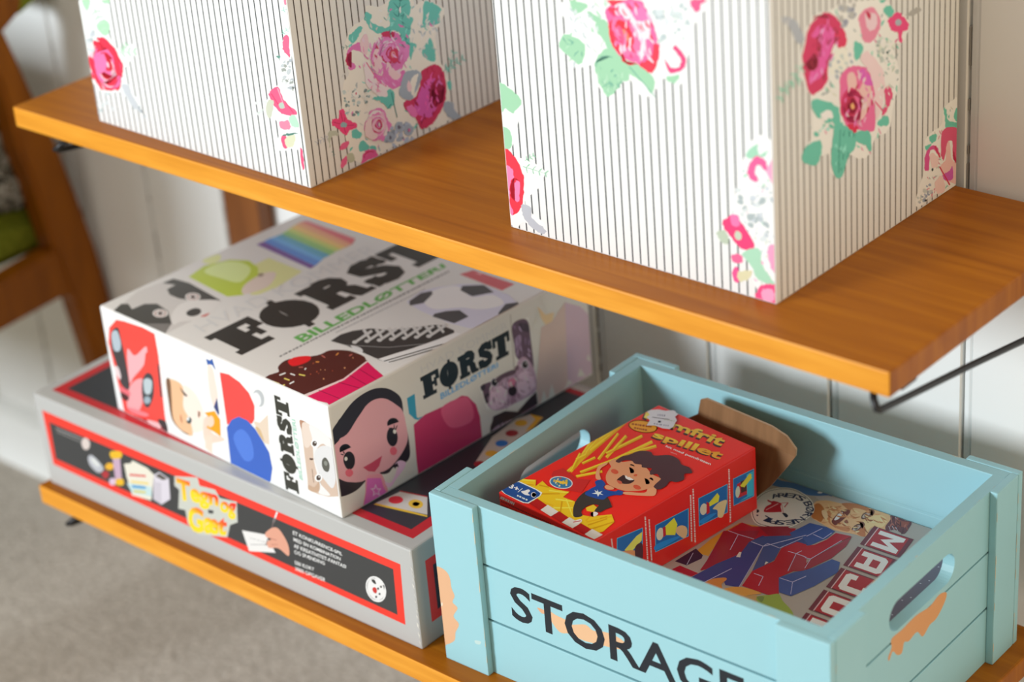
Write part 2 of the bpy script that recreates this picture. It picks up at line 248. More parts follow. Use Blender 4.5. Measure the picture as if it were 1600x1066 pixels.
ART = {
 'f1R': """
242,240,232 1 955,1857 1088,2009 1355,2065 1396,2218 1645,2142 1913,2173 2277,2049 2301,1943 2496,1954 2878,1724 2752,1518 2661,1431 2689,1045 2794,776 2831,438 2742,65 2438,51 2104,228 2003,70 1492,45 1220,25 956,34 812,202 735,548 714,770 804,1236 938,1388 884,1630
111,204,195 1 1919,1679 2116,1771 2226,1898 2217,2071 2100,2284 1894,2195 1795,2066 1814,1890
54,125,127 0 1932,1674 2075,2193 2070,2194 1906,1684
54,125,127 0 1978,1854 2129,1894 2127,1897 1968,1869
54,125,127 0 1981,1864 1871,1997 1868,1996 1965,1859
54,125,127 0 2014,1975 2165,2015 2163,2018 2004,1990
54,125,127 0 2018,1985 1907,2117 1904,2116 2001,1980
54,125,127 0 2047,2083 2198,2124 2196,2127 2037,2099
54,125,127 0 2050,2094 1940,2225 1937,2224 2034,2089
111,204,195 1 2493,1927 2626,1901 2821,1741 2772,1670 2756,1546 2487,1601 2437,1659
111,204,195 1 1384,2139 1481,2040 1451,1966 1745,1790 1820,1921 1782,2045 1865,2103 1915,1920 2242,1791 2182,1639 2114,1289 2014,1264 1955,1668 1589,1755 1420,1878 1355,2065
111,204,195 1 1018,1907 1131,1927 1217,1886 1172,1831 1072,1779 1008,1841
111,204,195 1 1074,1917 1229,1965 1278,1922 1156,1849
111,204,195 1 2428,1303 2556,1378 2621,1126 2587,1020 2458,1091 2356,1211
111,204,195 1 2111,1405 2192,1436 2259,1357 2169,1271 2121,1201
217,218,216 1 1566,1860 1526,1854 1533,1819 1554,1836
111,204,195 1 1349,2076 1328,2048 1356,2011 1358,2043
231,128,196 1 2562,1618 2569,1566 2625,1530 2600,1577
151,229,222 1 2083,1930 2099,1884 2142,1849 2116,1891
217,218,216 1 1275,461 1290,410 1341,377 1313,422
231,128,196 1 934,830 895,803 905,754 924,789
184,195,200 1 1724,1458 1686,1436 1693,1392 1713,1423
217,218,216 1 1027,619 1049,576 1095,559 1064,593
184,195,200 1 2378,1281 2329,1302 2303,1281 2342,1275
231,128,196 1 1333,192 1321,141 1344,83 1342,137
231,128,196 1 1813,145 1810,94 1854,46 1839,97
111,204,195 1 2512,1742 2532,1699 2582,1684 2551,1717
217,218,216 1 880,879 822,858 820,800 855,835
166,200,205 1 1333,164 1323,119 1359,72 1351,118
111,204,195 1 2445,1638 2444,1594 2493,1562 2474,1603
231,128,196 1 1141,1439 1137,1405 1172,1378 1161,1410
166,200,205 1 1361,1358 1347,1307 1390,1255 1382,1307
166,200,205 1 2307,1935 2258,1941 2242,1912 2277,1919
231,128,196 1 1692,1358 1646,1325 1656,1267 1679,1309
231,128,196 1 2370,918 2291,929 2253,891 2314,898
111,204,195 1 1569,1304 1603,1256 1653,1227 1613,1269
217,218,216 1 941,1059 968,1009 1020,985 984,1026
217,218,216 1 2137,1863 2145,1820 2192,1791 2169,1830
151,229,222 1 1980,997 2000,946 2057,924 2023,966
184,195,200 1 1858,1907 1883,1866 1928,1846 1896,1880
243,243,243 1 2153,859 2178,799 2233,753 2197,808
243,243,243 1 2044,2013 2001,1976 2021,1916 2038,1962
231,128,196 1 2560,699 2503,712 2474,687 2519,688
184,195,200 1 2397,1206 2408,1148 2467,1107 2438,1159
151,229,222 1 1258,1782 1247,1736 1273,1685 1269,1733
243,243,243 1 1614,2102 1644,2064 1689,2052 1654,2081
217,218,216 1 2109,1261 2045,1261 2019,1223 2067,1237
111,204,195 1 1792,1398 1761,1354 1784,1295 1794,1345
151,229,222 1 1737,667 1688,677 1681,643 1713,649
217,218,216 1 2315,253 2282,231 2311,189 2319,219
111,204,195 1 851,317 796,315 791,271 825,289
184,195,200 1 2336,1569 2346,1527 2395,1513 2370,1545
166,200,205 1 2105,655 2056,638 2071,588 2094,617
231,128,196 1 1952,1777 2005,1721 2072,1701 2015,1744
111,204,195 1 2467,1590 2414,1618 2386,1592 2428,1584
151,229,222 1 1335,1626 1346,1579 1388,1542 1365,1586
166,200,205 1 2049,212 2007,177 2030,117 2046,162
111,204,195 1 1814,931 1852,888 1901,872 1860,905
111,204,195 1 2439,1591 2469,1542 2519,1510 2482,1553
231,128,196 1 1453,1096 1419,1062 1424,1011 1442,1052
231,128,196 1 1878,2026 1833,2038 1815,2013 1849,2015
231,128,196 1 2088,1596 2085,1551 2132,1513 2116,1557
111,204,195 1 1350,1013 1279,1028 1234,1006 1293,1005
217,218,216 1 1661,1471 1617,1457 1612,1417 1640,1441
151,229,222 1 1050,766 1003,763 1013,722 1036,739
184,195,200 1 1078,226 1053,189 1091,143 1091,184
217,218,216 1 1218,715 1162,739 1127,720 1174,712
111,204,195 1 1313,649 1352,602 1405,585 1361,622
184,195,200 1 1532,1070 1542,1013 1583,961 1561,1017
166,200,205 1 1094,375 1111,329 1161,314 1131,349
217,218,216 1 1445,1968 1421,1922 1455,1867 1456,1917
217,218,216 1 1603,997 1572,968 1588,922 1600,958
243,243,243 1 846,899 818,876 850,841 854,870
111,204,195 1 1063,1782 1028,1767 1033,1730 1052,1754
166,200,205 1 1770,1400 1732,1363 1739,1308 1759,1352
166,200,205 1 873,839 799,854 753,830 814,829
231,128,196 1 1235,1624 1238,1574 1276,1528 1260,1577
111,204,195 1 2278,1380 2209,1373 2174,1335 2228,1354
111,204,195 1 2237,740 2246,690 2301,660 2274,704
231,128,196 1 2107,565 2051,554 2056,504 2087,530
243,243,243 1 1476,1745 1474,1706 1519,1682 1503,1716
111,204,195 1 2100,1119 2092,1090 2120,1060 2114,1090
217,218,216 1 1818,2001 1771,1990 1772,1948 1799,1971
111,204,195 1 1909,509 1936,470 1979,456 1947,487
217,218,216 1 1219,131 1158,152 1119,133 1170,127
243,243,243 1 1318,1867 1309,1838 1339,1809 1332,1839
151,229,222 1 1155,1191 1188,1154 1230,1142 1194,1170
231,128,196 1 1990,1192 1996,1144 2032,1101 2015,1147
184,195,200 1 2696,1498 2622,1511 2585,1478 2643,1482
111,204,195 1 1250,81 1274,25 1329,-10 1294,39
231,128,196 1 2421,306 2385,279 2408,231 2420,266
184,195,200 1 1071,1213 1034,1177 1056,1121 1069,1165
111,204,195 1 2135,218 2069,205 2055,152 2100,180
243,243,243 1 1680,1928 1618,1935 1596,1899 1641,1908
231,128,196 1 1920,1546 1928,1503 1965,1467 1946,1508
184,195,200 1 2763,1640 2727,1606 2744,1553 2759,1594
151,229,222 1 1044,1773 995,1774 994,1736 1023,1750
231,128,196 1 1826,1277 1794,1242 1820,1190 1829,1232
243,243,243 1 2181,1569 2138,1554 2150,1510 2171,1537
243,243,243 1 1348,983 1373,948 1411,940 1382,965
151,229,222 1 1088,1882 1062,1845 1078,1796 1088,1838
151,229,222 1 1884,1825 1829,1845 1812,1811 1851,1811
217,218,216 1 895,1404 825,1404 794,1364 848,1379
243,243,243 1 1469,144 1425,159 1402,139 1437,137
166,200,205 1 962,582 926,545 945,487 959,532
243,243,243 1 1671,183 1645,154 1683,117 1684,149
184,195,200 1 1728,1469 1747,1426 1792,1403 1763,1439
166,200,205 1 1497,1504 1482,1465 1524,1427 1517,1466
217,218,216 1 1402,1445 1388,1393 1422,1337 1417,1391
166,200,205 1 2556,1249 2596,1196 2656,1176 2609,1217
231,128,196 1 2043,1248 1996,1188 1940,1126 1840,1134 1751,1121 1639,1100 1541,1162 1463,1240 1421,1330 1363,1419 1359,1514 1426,1580 1466,1655 1582,1647 1638,1726 1742,1698 1847,1697 1939,1638 1991,1552 2020,1473 2138,1396 2055,1323
236,146,211 1 1984,1282 1896,1215 1779,1193 1643,1189 1505,1262 1487,1392 1445,1508 1525,1587 1613,1656 1745,1644 1858,1580 1942,1495 1983,1392
243,220,241 1 1460,1556 1467,1619 1505,1666 1570,1685 1645,1674 1645,1674 1602,1635 1564,1603 1517,1581 1460,1556
231,128,196 1 1421,1489 1418,1545 1436,1595 1477,1632 1532,1653 1532,1653 1502,1612 1476,1571 1448,1532 1421,1489
208,60,105 1 1615,1357 1595,1378 1583,1403 1582,1428 1592,1450 1592,1450 1599,1426 1605,1403 1610,1381 1615,1357
243,220,241 1 1623,1548 1680,1583 1758,1586 1833,1551 1885,1494 1885,1494 1819,1528 1755,1546 1690,1554 1623,1548
236,146,211 1 1531,1420 1519,1477 1534,1530 1577,1568 1635,1584 1635,1584 1597,1549 1568,1511 1545,1469 1531,1420
231,128,196 1 1888,1259 1863,1224 1819,1206 1766,1213 1719,1240 1719,1240 1763,1250 1800,1258 1841,1258 1888,1259
243,220,241 1 1599,1490 1616,1533 1658,1560 1714,1562 1769,1541 1769,1541 1720,1535 1679,1524 1639,1511 1599,1490
243,220,241 1 1652,1292 1613,1312 1583,1342 1568,1378 1568,1414 1568,1414 1589,1382 1610,1353 1629,1323 1652,1292
231,128,196 1 1971,1347 1964,1271 1911,1213 1824,1195 1734,1219 1734,1219 1810,1233 1871,1260 1925,1295 1971,1347
208,60,105 1 1864,1318 1837,1283 1791,1266 1736,1275 1690,1305 1690,1305 1738,1299 1780,1301 1821,1305 1864,1318
243,220,241 1 1616,1588 1640,1611 1672,1622 1710,1618 1747,1602 1747,1602 1715,1593 1684,1587 1652,1587 1616,1588
236,146,211 1 1994,1537 2082,1442 2112,1325 2064,1225 1963,1173 1963,1173 2004,1260 2018,1346 2019,1436 1994,1537
231,128,196 1 1831,1252 1801,1234 1764,1230 1724,1242 1691,1265 1691,1265 1727,1264 1760,1263 1794,1258 1831,1252
231,128,196 1 1621,1530 1683,1565 1766,1567 1848,1530 1904,1466 1920,1395 1920,1395 1885,1459 1829,1507 1762,1537 1690,1546 1621,1530
208,60,105 1 1764,1263 1699,1272 1636,1305 1591,1356 1574,1415 1585,1468 1585,1468 1589,1414 1613,1364 1652,1319 1703,1284 1764,1263
243,220,241 1 1885,1398 1895,1357 1885,1317 1854,1290 1809,1280 1761,1287 1761,1287 1798,1300 1827,1319 1850,1340 1871,1365 1885,1398
208,60,105 1 1879,1358 1830,1310 1748,1324 1686,1372 1661,1439 1702,1486 1764,1505 1823,1466 1888,1423
231,128,196 1 1826,1364 1768,1347 1703,1386 1695,1451 1751,1482 1814,1456 1814,1456 1757,1464 1726,1437 1731,1397 1770,1364 1826,1364
243,220,241 1 1800,1402 1771,1374 1756,1401 1777,1435 1801,1433
208,60,105 1 1627,1757 1739,1750 1846,1702 1854,1629 1761,1644 1639,1711
243,212,222 1 1571,1379 1511,1483 1563,1580 1443,1534 1376,1329 1501,1160 1558,1155
231,128,196 1 1364,1248 1453,1090 1730,897 1926,918 2020,1032 1913,1096 1821,996 1689,1141 1565,1338 1576,1149
243,212,222 1 1676,1316 1770,1171 1907,1054 1821,996 1717,1074 1642,1213
214,65,105 1 1899,1330 1874,1269 1809,1252 1750,1294 1718,1356 1719,1424 1769,1464 1837,1451 1885,1398
236,162,170 1 1843,1362 1812,1339 1774,1346 1757,1390 1781,1431 1828,1411
231,128,196 1 944,1666 991,1735 1179,1759 1202,1667 1279,1558 1040,1691 984,1570 1078,1455 1015,1405 933,1474
243,212,222 1 1216,1761 1321,1839 1360,1729 1314,1547 1212,1608
243,232,238 1 1227,1463 1336,1314 1455,1104 1627,975 1649,866 1524,793 1359,964 1232,1121
208,60,105 1 987,1458 938,1494 912,1558 922,1625 965,1666 1019,1668 1019,1668 973,1649 946,1608 939,1558 951,1505 987,1458
236,106,157 0 1271,1431 1448,1103 1463,1105 1286,1433
236,106,157 0 1450,1100 1601,963 1612,971 1461,1107
236,106,157 0 1464,1073 1408,949 1419,943 1475,1067
208,60,105 1 2300,939 2443,980 2600,972 2725,858 2764,698 2759,507 2696,335 2558,203 2426,115 2207,117 2111,284 2012,422 1910,530 1906,634 2040,618 2160,636 2258,778
221,98,186 1 2337,781 2496,787 2589,741 2552,606 2586,417 2510,294 2401,228 2196,329 2099,480 2175,601
163,37,78 1 2659,377 2510,351 2416,512 2482,705 2639,731 2726,578 2726,578 2630,699 2507,663 2458,518 2522,381 2659,377
163,37,78 1 2394,468 2460,519 2485,407 2437,349
226,116,195 1 2559,663 2647,722 2695,632 2615,629
163,37,78 1 2706,584 2666,552 2613,564 2577,604 2568,661 2624,674 2674,637
237,123,192 1 1950,531 2067,535 2144,376 2080,339 1994,428
208,60,105 1 1802,1407 1798,1351 1853,1303 1834,1357
236,146,211 1 1686,1237 1647,1212 1661,1164 1678,1198
243,220,241 1 1877,1137 1845,1107 1883,1063 1888,1099
236,146,211 1 1908,1534 1880,1500 1919,1456 1921,1495
236,146,211 1 1990,1276 1993,1233 2036,1201 2018,1241
236,146,211 1 1679,1586 1635,1577 1630,1542 1657,1561
236,146,211 1 1498,1479 1465,1452 1475,1409 1491,1442
236,146,211 1 1979,1421 1992,1355 2053,1302 2022,1364
236,146,211 1 1576,1268 1519,1236 1515,1174 1550,1217
243,220,241 1 1507,1107 1535,1041 1591,989 1553,1050
208,60,105 1 1919,1440 1874,1429 1889,1386 1910,1409
236,146,211 1 1543,1111 1540,1063 1592,1027 1574,1072
243,180,230 1 1821,1527 1789,1495 1809,1447 1820,1485
236,146,211 1 1530,1247 1483,1232 1481,1188 1510,1214
236,146,211 1 1497,1278 1496,1237 1528,1198 1516,1239
243,180,230 1 1393,1688 1367,1635 1407,1571 1407,1629
236,146,211 1 1873,1005 1830,992 1842,949 1863,974
243,220,241 1 1910,1142 1855,1115 1859,1056 1890,1096
243,180,230 1 1973,1325 1925,1298 1933,1244 1959,1281
243,220,241 1 1874,1490 1879,1451 1924,1430 1904,1463
208,60,105 1 1449,1496 1451,1457 1496,1434 1478,1468
243,180,230 1 1434,1467 1399,1438 1409,1390 1426,1427
236,146,211 1 1606,1117 1605,1065 1656,1021 1637,1071
243,220,241 1 1895,1461 1893,1419 1931,1382 1918,1422
208,60,105 1 1500,1617 1489,1578 1535,1547 1524,1584
236,146,211 1 1623,1478 1568,1466 1556,1422 1593,1446
243,180,230 1 1721,998 1731,944 1788,909 1760,957
236,146,211 1 1559,1711 1574,1645 1631,1592 1601,1654
236,146,211 1 1566,1146 1542,1111 1579,1068 1579,1107
208,60,105 1 1423,1393 1393,1366 1413,1323 1423,1356
236,146,211 1 1913,1381 1911,1331 1944,1280 1933,1331
208,60,105 1 1872,1269 1881,1228 1925,1205 1903,1240
243,220,241 1 1803,1646 1817,1589 1869,1545 1841,1598
243,180,230 1 1780,1409 1801,1346 1866,1308 1828,1362
243,166,203 1 1339,1074 1308,1051 1314,1011 1330,1040
243,220,241 1 1265,1796 1251,1760 1285,1722 1280,1759
243,166,203 1 1393,1004 1424,954 1474,925 1437,967
231,128,196 1 1245,1558 1261,1522 1297,1500 1273,1531
243,220,241 1 1381,1110 1354,1089 1362,1053 1375,1080
231,128,196 1 1394,1087 1425,1034 1475,997 1437,1045
231,128,196 1 1343,1337 1387,1282 1444,1248 1396,1295
243,166,203 1 1257,1673 1244,1626 1263,1573 1263,1623
231,128,196 1 1561,1174 1546,1141 1572,1102 1571,1138
231,128,196 1 1399,1264 1407,1220 1450,1188 1429,1228
231,128,196 1 1364,1509 1363,1476 1389,1445 1380,1478
231,128,196 1 1394,1446 1380,1398 1416,1347 1410,1396
243,220,241 1 1364,1523 1337,1491 1360,1445 1367,1483
231,128,196 1 1487,1094 1477,1064 1509,1035 1502,1065
243,166,203 1 1428,1097 1444,1060 1484,1048 1459,1076
231,128,196 1 1265,1195 1298,1139 1351,1100 1311,1150
243,166,203 1 1245,1430 1218,1408 1229,1372 1241,1399
231,128,196 1 1271,1533 1285,1489 1330,1462 1304,1501
243,166,203 1 1415,1016 1447,963 1496,925 1458,973
231,128,196 1 1409,1208 1379,1186 1395,1146 1407,1176
198,45,89 1 2573,667 2555,625 2577,572 2579,619
198,45,89 1 2566,619 2568,556 2604,493 2589,556
163,37,78 1 2273,274 2201,248 2193,179 2238,222
198,45,89 1 2589,798 2574,744 2606,683 2603,740
163,37,78 1 2690,841 2687,783 2718,723 2707,782
198,45,89 1 2480,762 2447,721 2463,662 2477,710
243,106,192 1 2512,834 2476,798 2482,744 2501,787
198,45,89 1 2529,603 2521,560 2565,520 2552,563
198,45,89 1 2341,839 2348,777 2399,721 2375,781
243,106,192 1 2473,529 2433,493 2446,434 2465,479
163,37,78 1 2429,674 2408,640 2446,599 2444,636
236,119,205 1 2449,464 2438,415 2476,362 2468,413
236,119,205 1 2640,810 2627,768 2652,719 2649,764
243,106,192 1 2361,418 2338,382 2355,335 2362,375
198,45,89 1 2583,889 2508,864 2500,796 2547,838
198,45,89 1 2579,758 2538,724 2560,666 2576,709
243,106,192 1 2251,287 2203,278 2204,234 2232,257
236,119,205 1 2614,687 2563,669 2557,622 2589,651
243,106,192 1 2367,585 2357,544 2404,511 2392,549
243,106,192 1 2459,766 2456,710 2488,650 2477,708
198,45,89 1 2540,465 2497,425 2494,364 2521,412
236,119,205 1 2448,468 2381,444 2373,382 2416,420
163,37,78 1 2472,310 2438,279 2445,230 2462,268
198,45,89 1 2573,430 2559,386 2587,334 2585,382
198,45,89 1 2553,696 2536,632 2569,558 2567,627
198,45,89 1 2535,972 2504,931 2534,875 2541,922
198,45,89 1 2449,995 2405,953 2424,887 2443,938
236,119,205 1 2211,439 2163,436 2161,396 2190,413
198,45,89 1 2537,291 2466,279 2458,221 2503,250
243,106,192 1 2531,879 2472,841 2459,777 2499,825
163,37,78 1 2116,605 2117,539 2167,476 2147,541
163,37,78 1 2505,704 2473,665 2506,609 2512,655
243,106,192 1 2339,509 2316,470 2343,419 2346,463
163,37,78 1 2275,331 2262,281 2298,226 2292,278
198,45,89 1 2308,807 2303,741 2350,675 2334,741
243,106,192 1 2557,495 2547,442 2595,388 2582,442
243,106,192 1 2467,805 2409,770 2408,704 2443,751
163,37,78 1 2475,738 2470,670 2506,598 2495,668
198,45,89 1 2163,552 2155,512 2185,470 2178,511
243,106,192 1 2549,628 2548,570 2581,510 2569,569
54,125,127 1 2077,1699 2127,1660 2177,1636 2128,1670
151,239,232 1 1799,1678 1789,1653 1803,1624 1803,1651
74,160,157 1 2089,1549 2064,1520 2067,1480 2081,1513
151,239,232 1 2051,1553 2002,1546 1977,1518 2016,1533
151,239,232 1 1808,1951 1772,1925 1757,1886 1784,1918
74,160,157 1 1950,1632 1965,1596 1994,1566 1974,1600
151,239,232 1 2121,1673 2085,1645 2079,1602 2103,1636
74,160,157 1 2047,1791 2040,1748 2048,1700 2049,1746
151,239,232 1 1806,1973 1794,1952 1808,1926 1810,1949
151,239,232 1 1870,1803 1830,1806 1808,1789 1840,1793
54,125,127 1 1998,1630 1975,1611 1974,1581 1988,1604
74,160,157 1 1689,1974 1710,1930 1748,1896 1721,1936
74,160,157 1 2149,1692 2187,1645 2228,1608 2190,1651
151,239,232 1 1925,1507 1954,1465 1996,1435 1962,1473
151,239,232 1 1812,1911 1794,1891 1803,1862 1810,1886
74,160,157 1 2090,1881 2052,1861 2044,1823 2070,1850
151,239,232 1 1991,1863 2005,1830 2033,1803 2014,1834
151,239,232 1 1979,1999 1943,1997 1925,1979 1953,1987
54,125,127 1 2073,1483 2109,1438 2153,1405 2115,1446
74,160,157 1 1936,1921 1963,1890 1999,1873 1969,1899
54,125,127 1 2010,1816 2045,1769 2090,1734 2052,1777
74,160,157 1 1912,1590 1874,1598 1854,1581 1884,1582
74,160,157 1 1981,1475 2007,1432 2044,1399 2014,1438
54,125,127 1 2044,1561 2065,1533 2095,1515 2071,1540
54,125,127 1 1785,1752 1774,1711 1787,1665 1789,1708
151,239,232 1 1830,1724 1797,1725 1786,1704 1810,1712
184,200,211 1 2555,1504 2544,1465 2574,1423 2569,1464
184,200,211 1 2212,1490 2177,1478 2191,1443 2206,1464
243,243,243 1 2401,1335 2399,1299 2434,1267 2422,1302
243,243,243 1 2321,1287 2302,1250 2329,1206 2330,1246
226,229,227 1 2340,1685 2330,1656 2358,1627 2353,1656
243,243,243 1 2654,1545 2625,1520 2645,1480 2654,1511
243,243,243 1 2368,1710 2354,1669 2388,1623 2383,1667
243,243,243 1 2390,1515 2370,1477 2393,1430 2396,1472
243,243,243 1 2527,1413 2480,1392 2486,1343 2511,1375
243,243,243 1 2579,1767 2535,1736 2537,1683 2563,1723
226,229,227 1 2372,1301 2326,1283 2320,1241 2350,1268
184,200,211 1 2483,1512 2428,1494 2417,1448 2454,1476
184,200,211 1 2669,1501 2678,1457 2724,1426 2701,1466
243,243,243 1 2459,1845 2427,1826 2434,1790 2450,1815
184,200,211 1 2233,1628 2224,1586 2256,1541 2249,1585
226,229,227 1 2227,1502 2179,1487 2188,1440 2213,1468
226,229,227 1 2523,1605 2503,1564 2541,1517 2538,1561
243,243,243 1 2575,1644 2513,1636 2494,1594 2538,1615
226,229,227 1 2218,1376 2199,1335 2228,1286 2228,1330
226,229,227 1 2413,1320 2384,1293 2410,1252 2417,1284
184,200,211 1 2673,1615 2627,1580 2639,1521 2662,1566
184,200,211 1 2423,1636 2381,1625 2384,1587 2407,1608
243,243,243 1 2435,1478 2383,1455 2367,1409 2404,1441
226,229,227 1 2553,1690 2493,1675 2483,1626 2522,1654
184,200,211 1 2422,1886 2392,1849 2400,1797 2415,1840
243,243,243 1 2498,1372 2475,1346 2493,1308 2500,1339
243,243,243 1 2593,1526 2602,1471 2652,1426 2628,1478
184,200,211 1 2379,1549 2376,1499 2409,1447 2399,1499
226,229,227 1 2523,1753 2513,1719 2550,1687 2542,1721
226,229,227 1 2543,1628 2492,1604 2482,1555 2516,1589
111,204,195 0 2743,819 3193,880 3191,884 2738,828
111,204,195 1 2796,831 2860,778 2909,751 2845,804
111,204,195 1 2796,831 2810,865 2808,926 2795,891
111,204,195 1 2909,845 2970,797 3017,775 2955,824
111,204,195 1 2909,845 2925,875 2926,931 2910,902
111,204,195 1 3022,860 3081,816 3125,799 3065,843
111,204,195 1 3022,860 3041,885 3044,937 3025,912
111,204,195 1 3135,875 3192,835 3233,823 3176,862
111,204,195 1 3135,875 3157,895 3163,943 3141,922
111,204,195 0 2819,767 3014,1057 3009,1059 2808,773
111,204,195 1 2847,818 2919,801 2960,802 2888,819
111,204,195 1 2847,818 2830,853 2784,906 2800,871
111,204,195 1 2913,914 2979,901 3014,906 2948,919
111,204,195 1 2913,914 2903,945 2862,995 2872,963
111,204,195 1 2979,1010 3038,1001 3067,1010 3008,1019
111,204,195 1 2979,1010 2975,1038 2941,1083 2944,1056
111,204,195 1 2795,628 2876,631 2881,511 2821,516
167,183,200 1 2700,359 2872,285 2896,157 3022,23 2841,41 2698,195
167,183,200 1 1983,1044 2212,1012 2311,877 2194,741 2021,624 1845,757 1885,903
242,240,232 1 2123,939 2241,944 2187,831 2105,669 2048,819
243,212,222 1 2041,909 2086,807 2037,736 1992,838
169,192,195 1 967,1087 956,1107 976,1116 991,1107 995,1082
130,151,154 1 1210,854 1175,856 1168,882 1206,892 1225,870
231,234,230 1 1232,915 1202,906 1166,935 1166,961 1218,945
130,151,154 1 1005,1073 969,1070 956,1108 984,1115 1023,1095
200,217,219 1 984,1031 957,1037 939,1071 961,1078 982,1050
200,217,219 1 833,1114 789,1124 795,1151 824,1160 847,1138
200,217,219 1 812,999 824,1013 845,1008 848,983 830,984
130,151,154 1 1229,1020 1198,1018 1169,1038 1198,1067 1234,1051
231,234,230 1 1010,974 982,988 986,1014 1006,1018 1030,987
200,217,219 1 1021,1053 999,1066 992,1083 1004,1090 1021,1073
130,151,154 1 857,988 870,1000 887,990 887,971 868,968
130,151,154 1 978,1056 970,1081 996,1096 1018,1078 1010,1051
169,192,195 1 1265,919 1238,923 1230,940 1251,957 1277,942
231,234,230 1 900,1134 883,1130 875,1145 889,1152 903,1146
130,151,154 1 967,786 985,812 1018,800 1045,772 1006,764
130,151,154 1 1203,948 1202,961 1219,964 1232,957 1220,943
130,151,154 1 795,1054 799,1077 821,1064 826,1046 814,1034
200,217,219 1 992,1128 1010,1135 1037,1123 1039,1108 1006,1107
200,217,219 1 780,1160 792,1180 822,1174 834,1153 809,1145
231,234,230 1 833,1108 820,1121 826,1134 845,1126 853,1109
231,234,230 1 1187,1001 1203,1017 1230,1015 1245,996 1217,988
130,151,154 1 906,768 914,797 954,787 975,754 939,749
200,217,219 1 946,922 955,941 978,931 979,904 959,897
169,192,195 1 810,1007 785,1020 794,1042 813,1035 832,1014
169,192,195 1 1059,774 1048,785 1057,792 1068,788 1071,776
130,151,154 1 806,926 799,958 821,978 851,966 843,930
130,151,154 1 1054,984 1026,1020 1059,1025 1103,1003 1097,975
130,151,154 1 1040,858 1023,866 1013,892 1033,889 1052,868
200,217,219 1 927,1021 929,1032 948,1038 956,1021 942,1015
169,192,195 1 932,979 956,1001 988,975 988,945 955,953
169,192,195 1 846,926 844,948 865,951 885,926 874,909
200,217,219 1 1022,903 1030,938 1071,933 1092,903 1067,885
231,234,230 1 1163,961 1143,944 1121,965 1126,985 1149,986
200,217,219 1 1152,903 1160,915 1189,906 1193,888 1167,892
243,243,241 1 1073,1028 1058,994 1010,1011 977,1033 955,1068 979,1093 1024,1100 1067,1067
208,60,105 1 1038,1054 1035,1043 1027,1039 1020,1042 1015,1050 1015,1062 1019,1071 1025,1077 1033,1073 1039,1066
111,204,195 1 1618,916 1724,851 1722,707 1615,627 1515,734 1415,826 1308,877 1423,881 1584,812
54,125,127 0 1678,851 1737,453 1751,450 1693,849
54,125,127 0 1657,689 1574,645 1583,635 1666,680
243,78,138 1 683,926 771,903 792,796 836,724 978,617 943,571 833,581 769,532 701,570 624,669 513,779 541,841 647,818
208,60,105 0 695,885 718,721 730,719 712,882
208,60,105 0 549,788 710,699 714,706 555,800
208,60,105 0 763,793 736,716 747,711 780,785
208,60,105 0 914,632 772,672 771,663 913,618
208,60,105 0 756,567 739,658 727,660 738,570
146,184,192 1 790,668 766,646 723,654 685,676 672,709 691,733 735,731 780,705
111,204,195 1 866,555 958,544 1055,445 974,402 869,453
111,204,195 1 981,326 1059,342 1154,221 1128,172 964,216
111,204,195 1 1172,214 1281,175 1271,106 1182,152
237,139,203 1 1625,376 1574,328 1535,283 1493,238 1438,197 1362,248 1296,258 1225,284 1205,365 1163,419 1101,485 1112,556 1151,607 1208,632 1222,712 1293,715 1361,720 1436,706 1501,655 1533,580 1552,515 1578,454
243,200,222 1 1536,412 1503,336 1426,312 1348,311 1258,328 1192,405 1176,495 1153,597 1226,648 1316,636 1398,639 1489,596 1515,500
243,234,238 1 1541,401 1546,353 1529,312 1491,291 1445,290 1445,290 1469,321 1489,349 1514,373 1541,401
237,139,203 1 1301,635 1332,649 1368,649 1404,632 1434,603 1434,603 1399,610 1367,616 1336,625 1301,635
210,65,102 1 1323,318 1268,340 1223,384 1199,440 1199,495 1199,495 1221,444 1249,400 1281,358 1323,318
243,234,238 1 1183,630 1215,672 1263,697 1321,700 1379,681 1379,681 1324,680 1274,671 1227,655 1183,630
243,200,222 1 1384,573 1406,567 1426,555 1441,537 1452,517 1452,517 1435,532 1418,545 1402,559 1384,573
237,139,203 1 1252,522 1264,562 1295,589 1339,593 1383,575 1383,575 1343,575 1309,565 1278,549 1252,522
243,234,238 1 1532,333 1528,298 1510,273 1478,265 1441,273 1441,273 1459,298 1476,317 1500,326 1532,333
243,234,238 1 1352,602 1386,600 1419,586 1448,560 1467,528 1467,528 1440,552 1412,571 1383,588 1352,602
237,139,203 1 1454,361 1417,332 1366,327 1314,351 1275,394 1275,394 1320,368 1365,355 1409,351 1454,361
210,65,102 1 1227,472 1220,509 1226,543 1244,571 1271,588 1271,588 1253,563 1240,535 1231,506 1227,472
243,234,238 1 1200,627 1256,680 1339,695 1427,663 1496,596 1496,596 1419,638 1343,656 1269,654 1200,627
243,200,222 1 1339,303 1306,300 1274,312 1251,339 1240,374 1240,374 1271,363 1296,351 1316,331 1339,303
237,139,203 1 1257,319 1185,375 1142,459 1145,544 1189,605 1189,605 1182,531 1193,461 1215,391 1257,319
237,139,203 1 1260,543 1290,582 1340,598 1397,583 1445,542 1470,488 1470,488 1435,533 1391,561 1344,573 1299,568 1260,543
210,65,102 1 1404,356 1362,352 1317,367 1279,400 1256,443 1251,487 1251,487 1265,445 1291,409 1323,381 1362,362 1404,356
243,234,238 1 1448,484 1463,454 1465,421 1452,393 1427,377 1397,375 1397,375 1416,392 1430,412 1439,432 1447,456 1448,484
210,65,102 1 1446,450 1431,409 1385,390 1339,427 1302,472 1327,513 1357,539 1405,539 1435,494
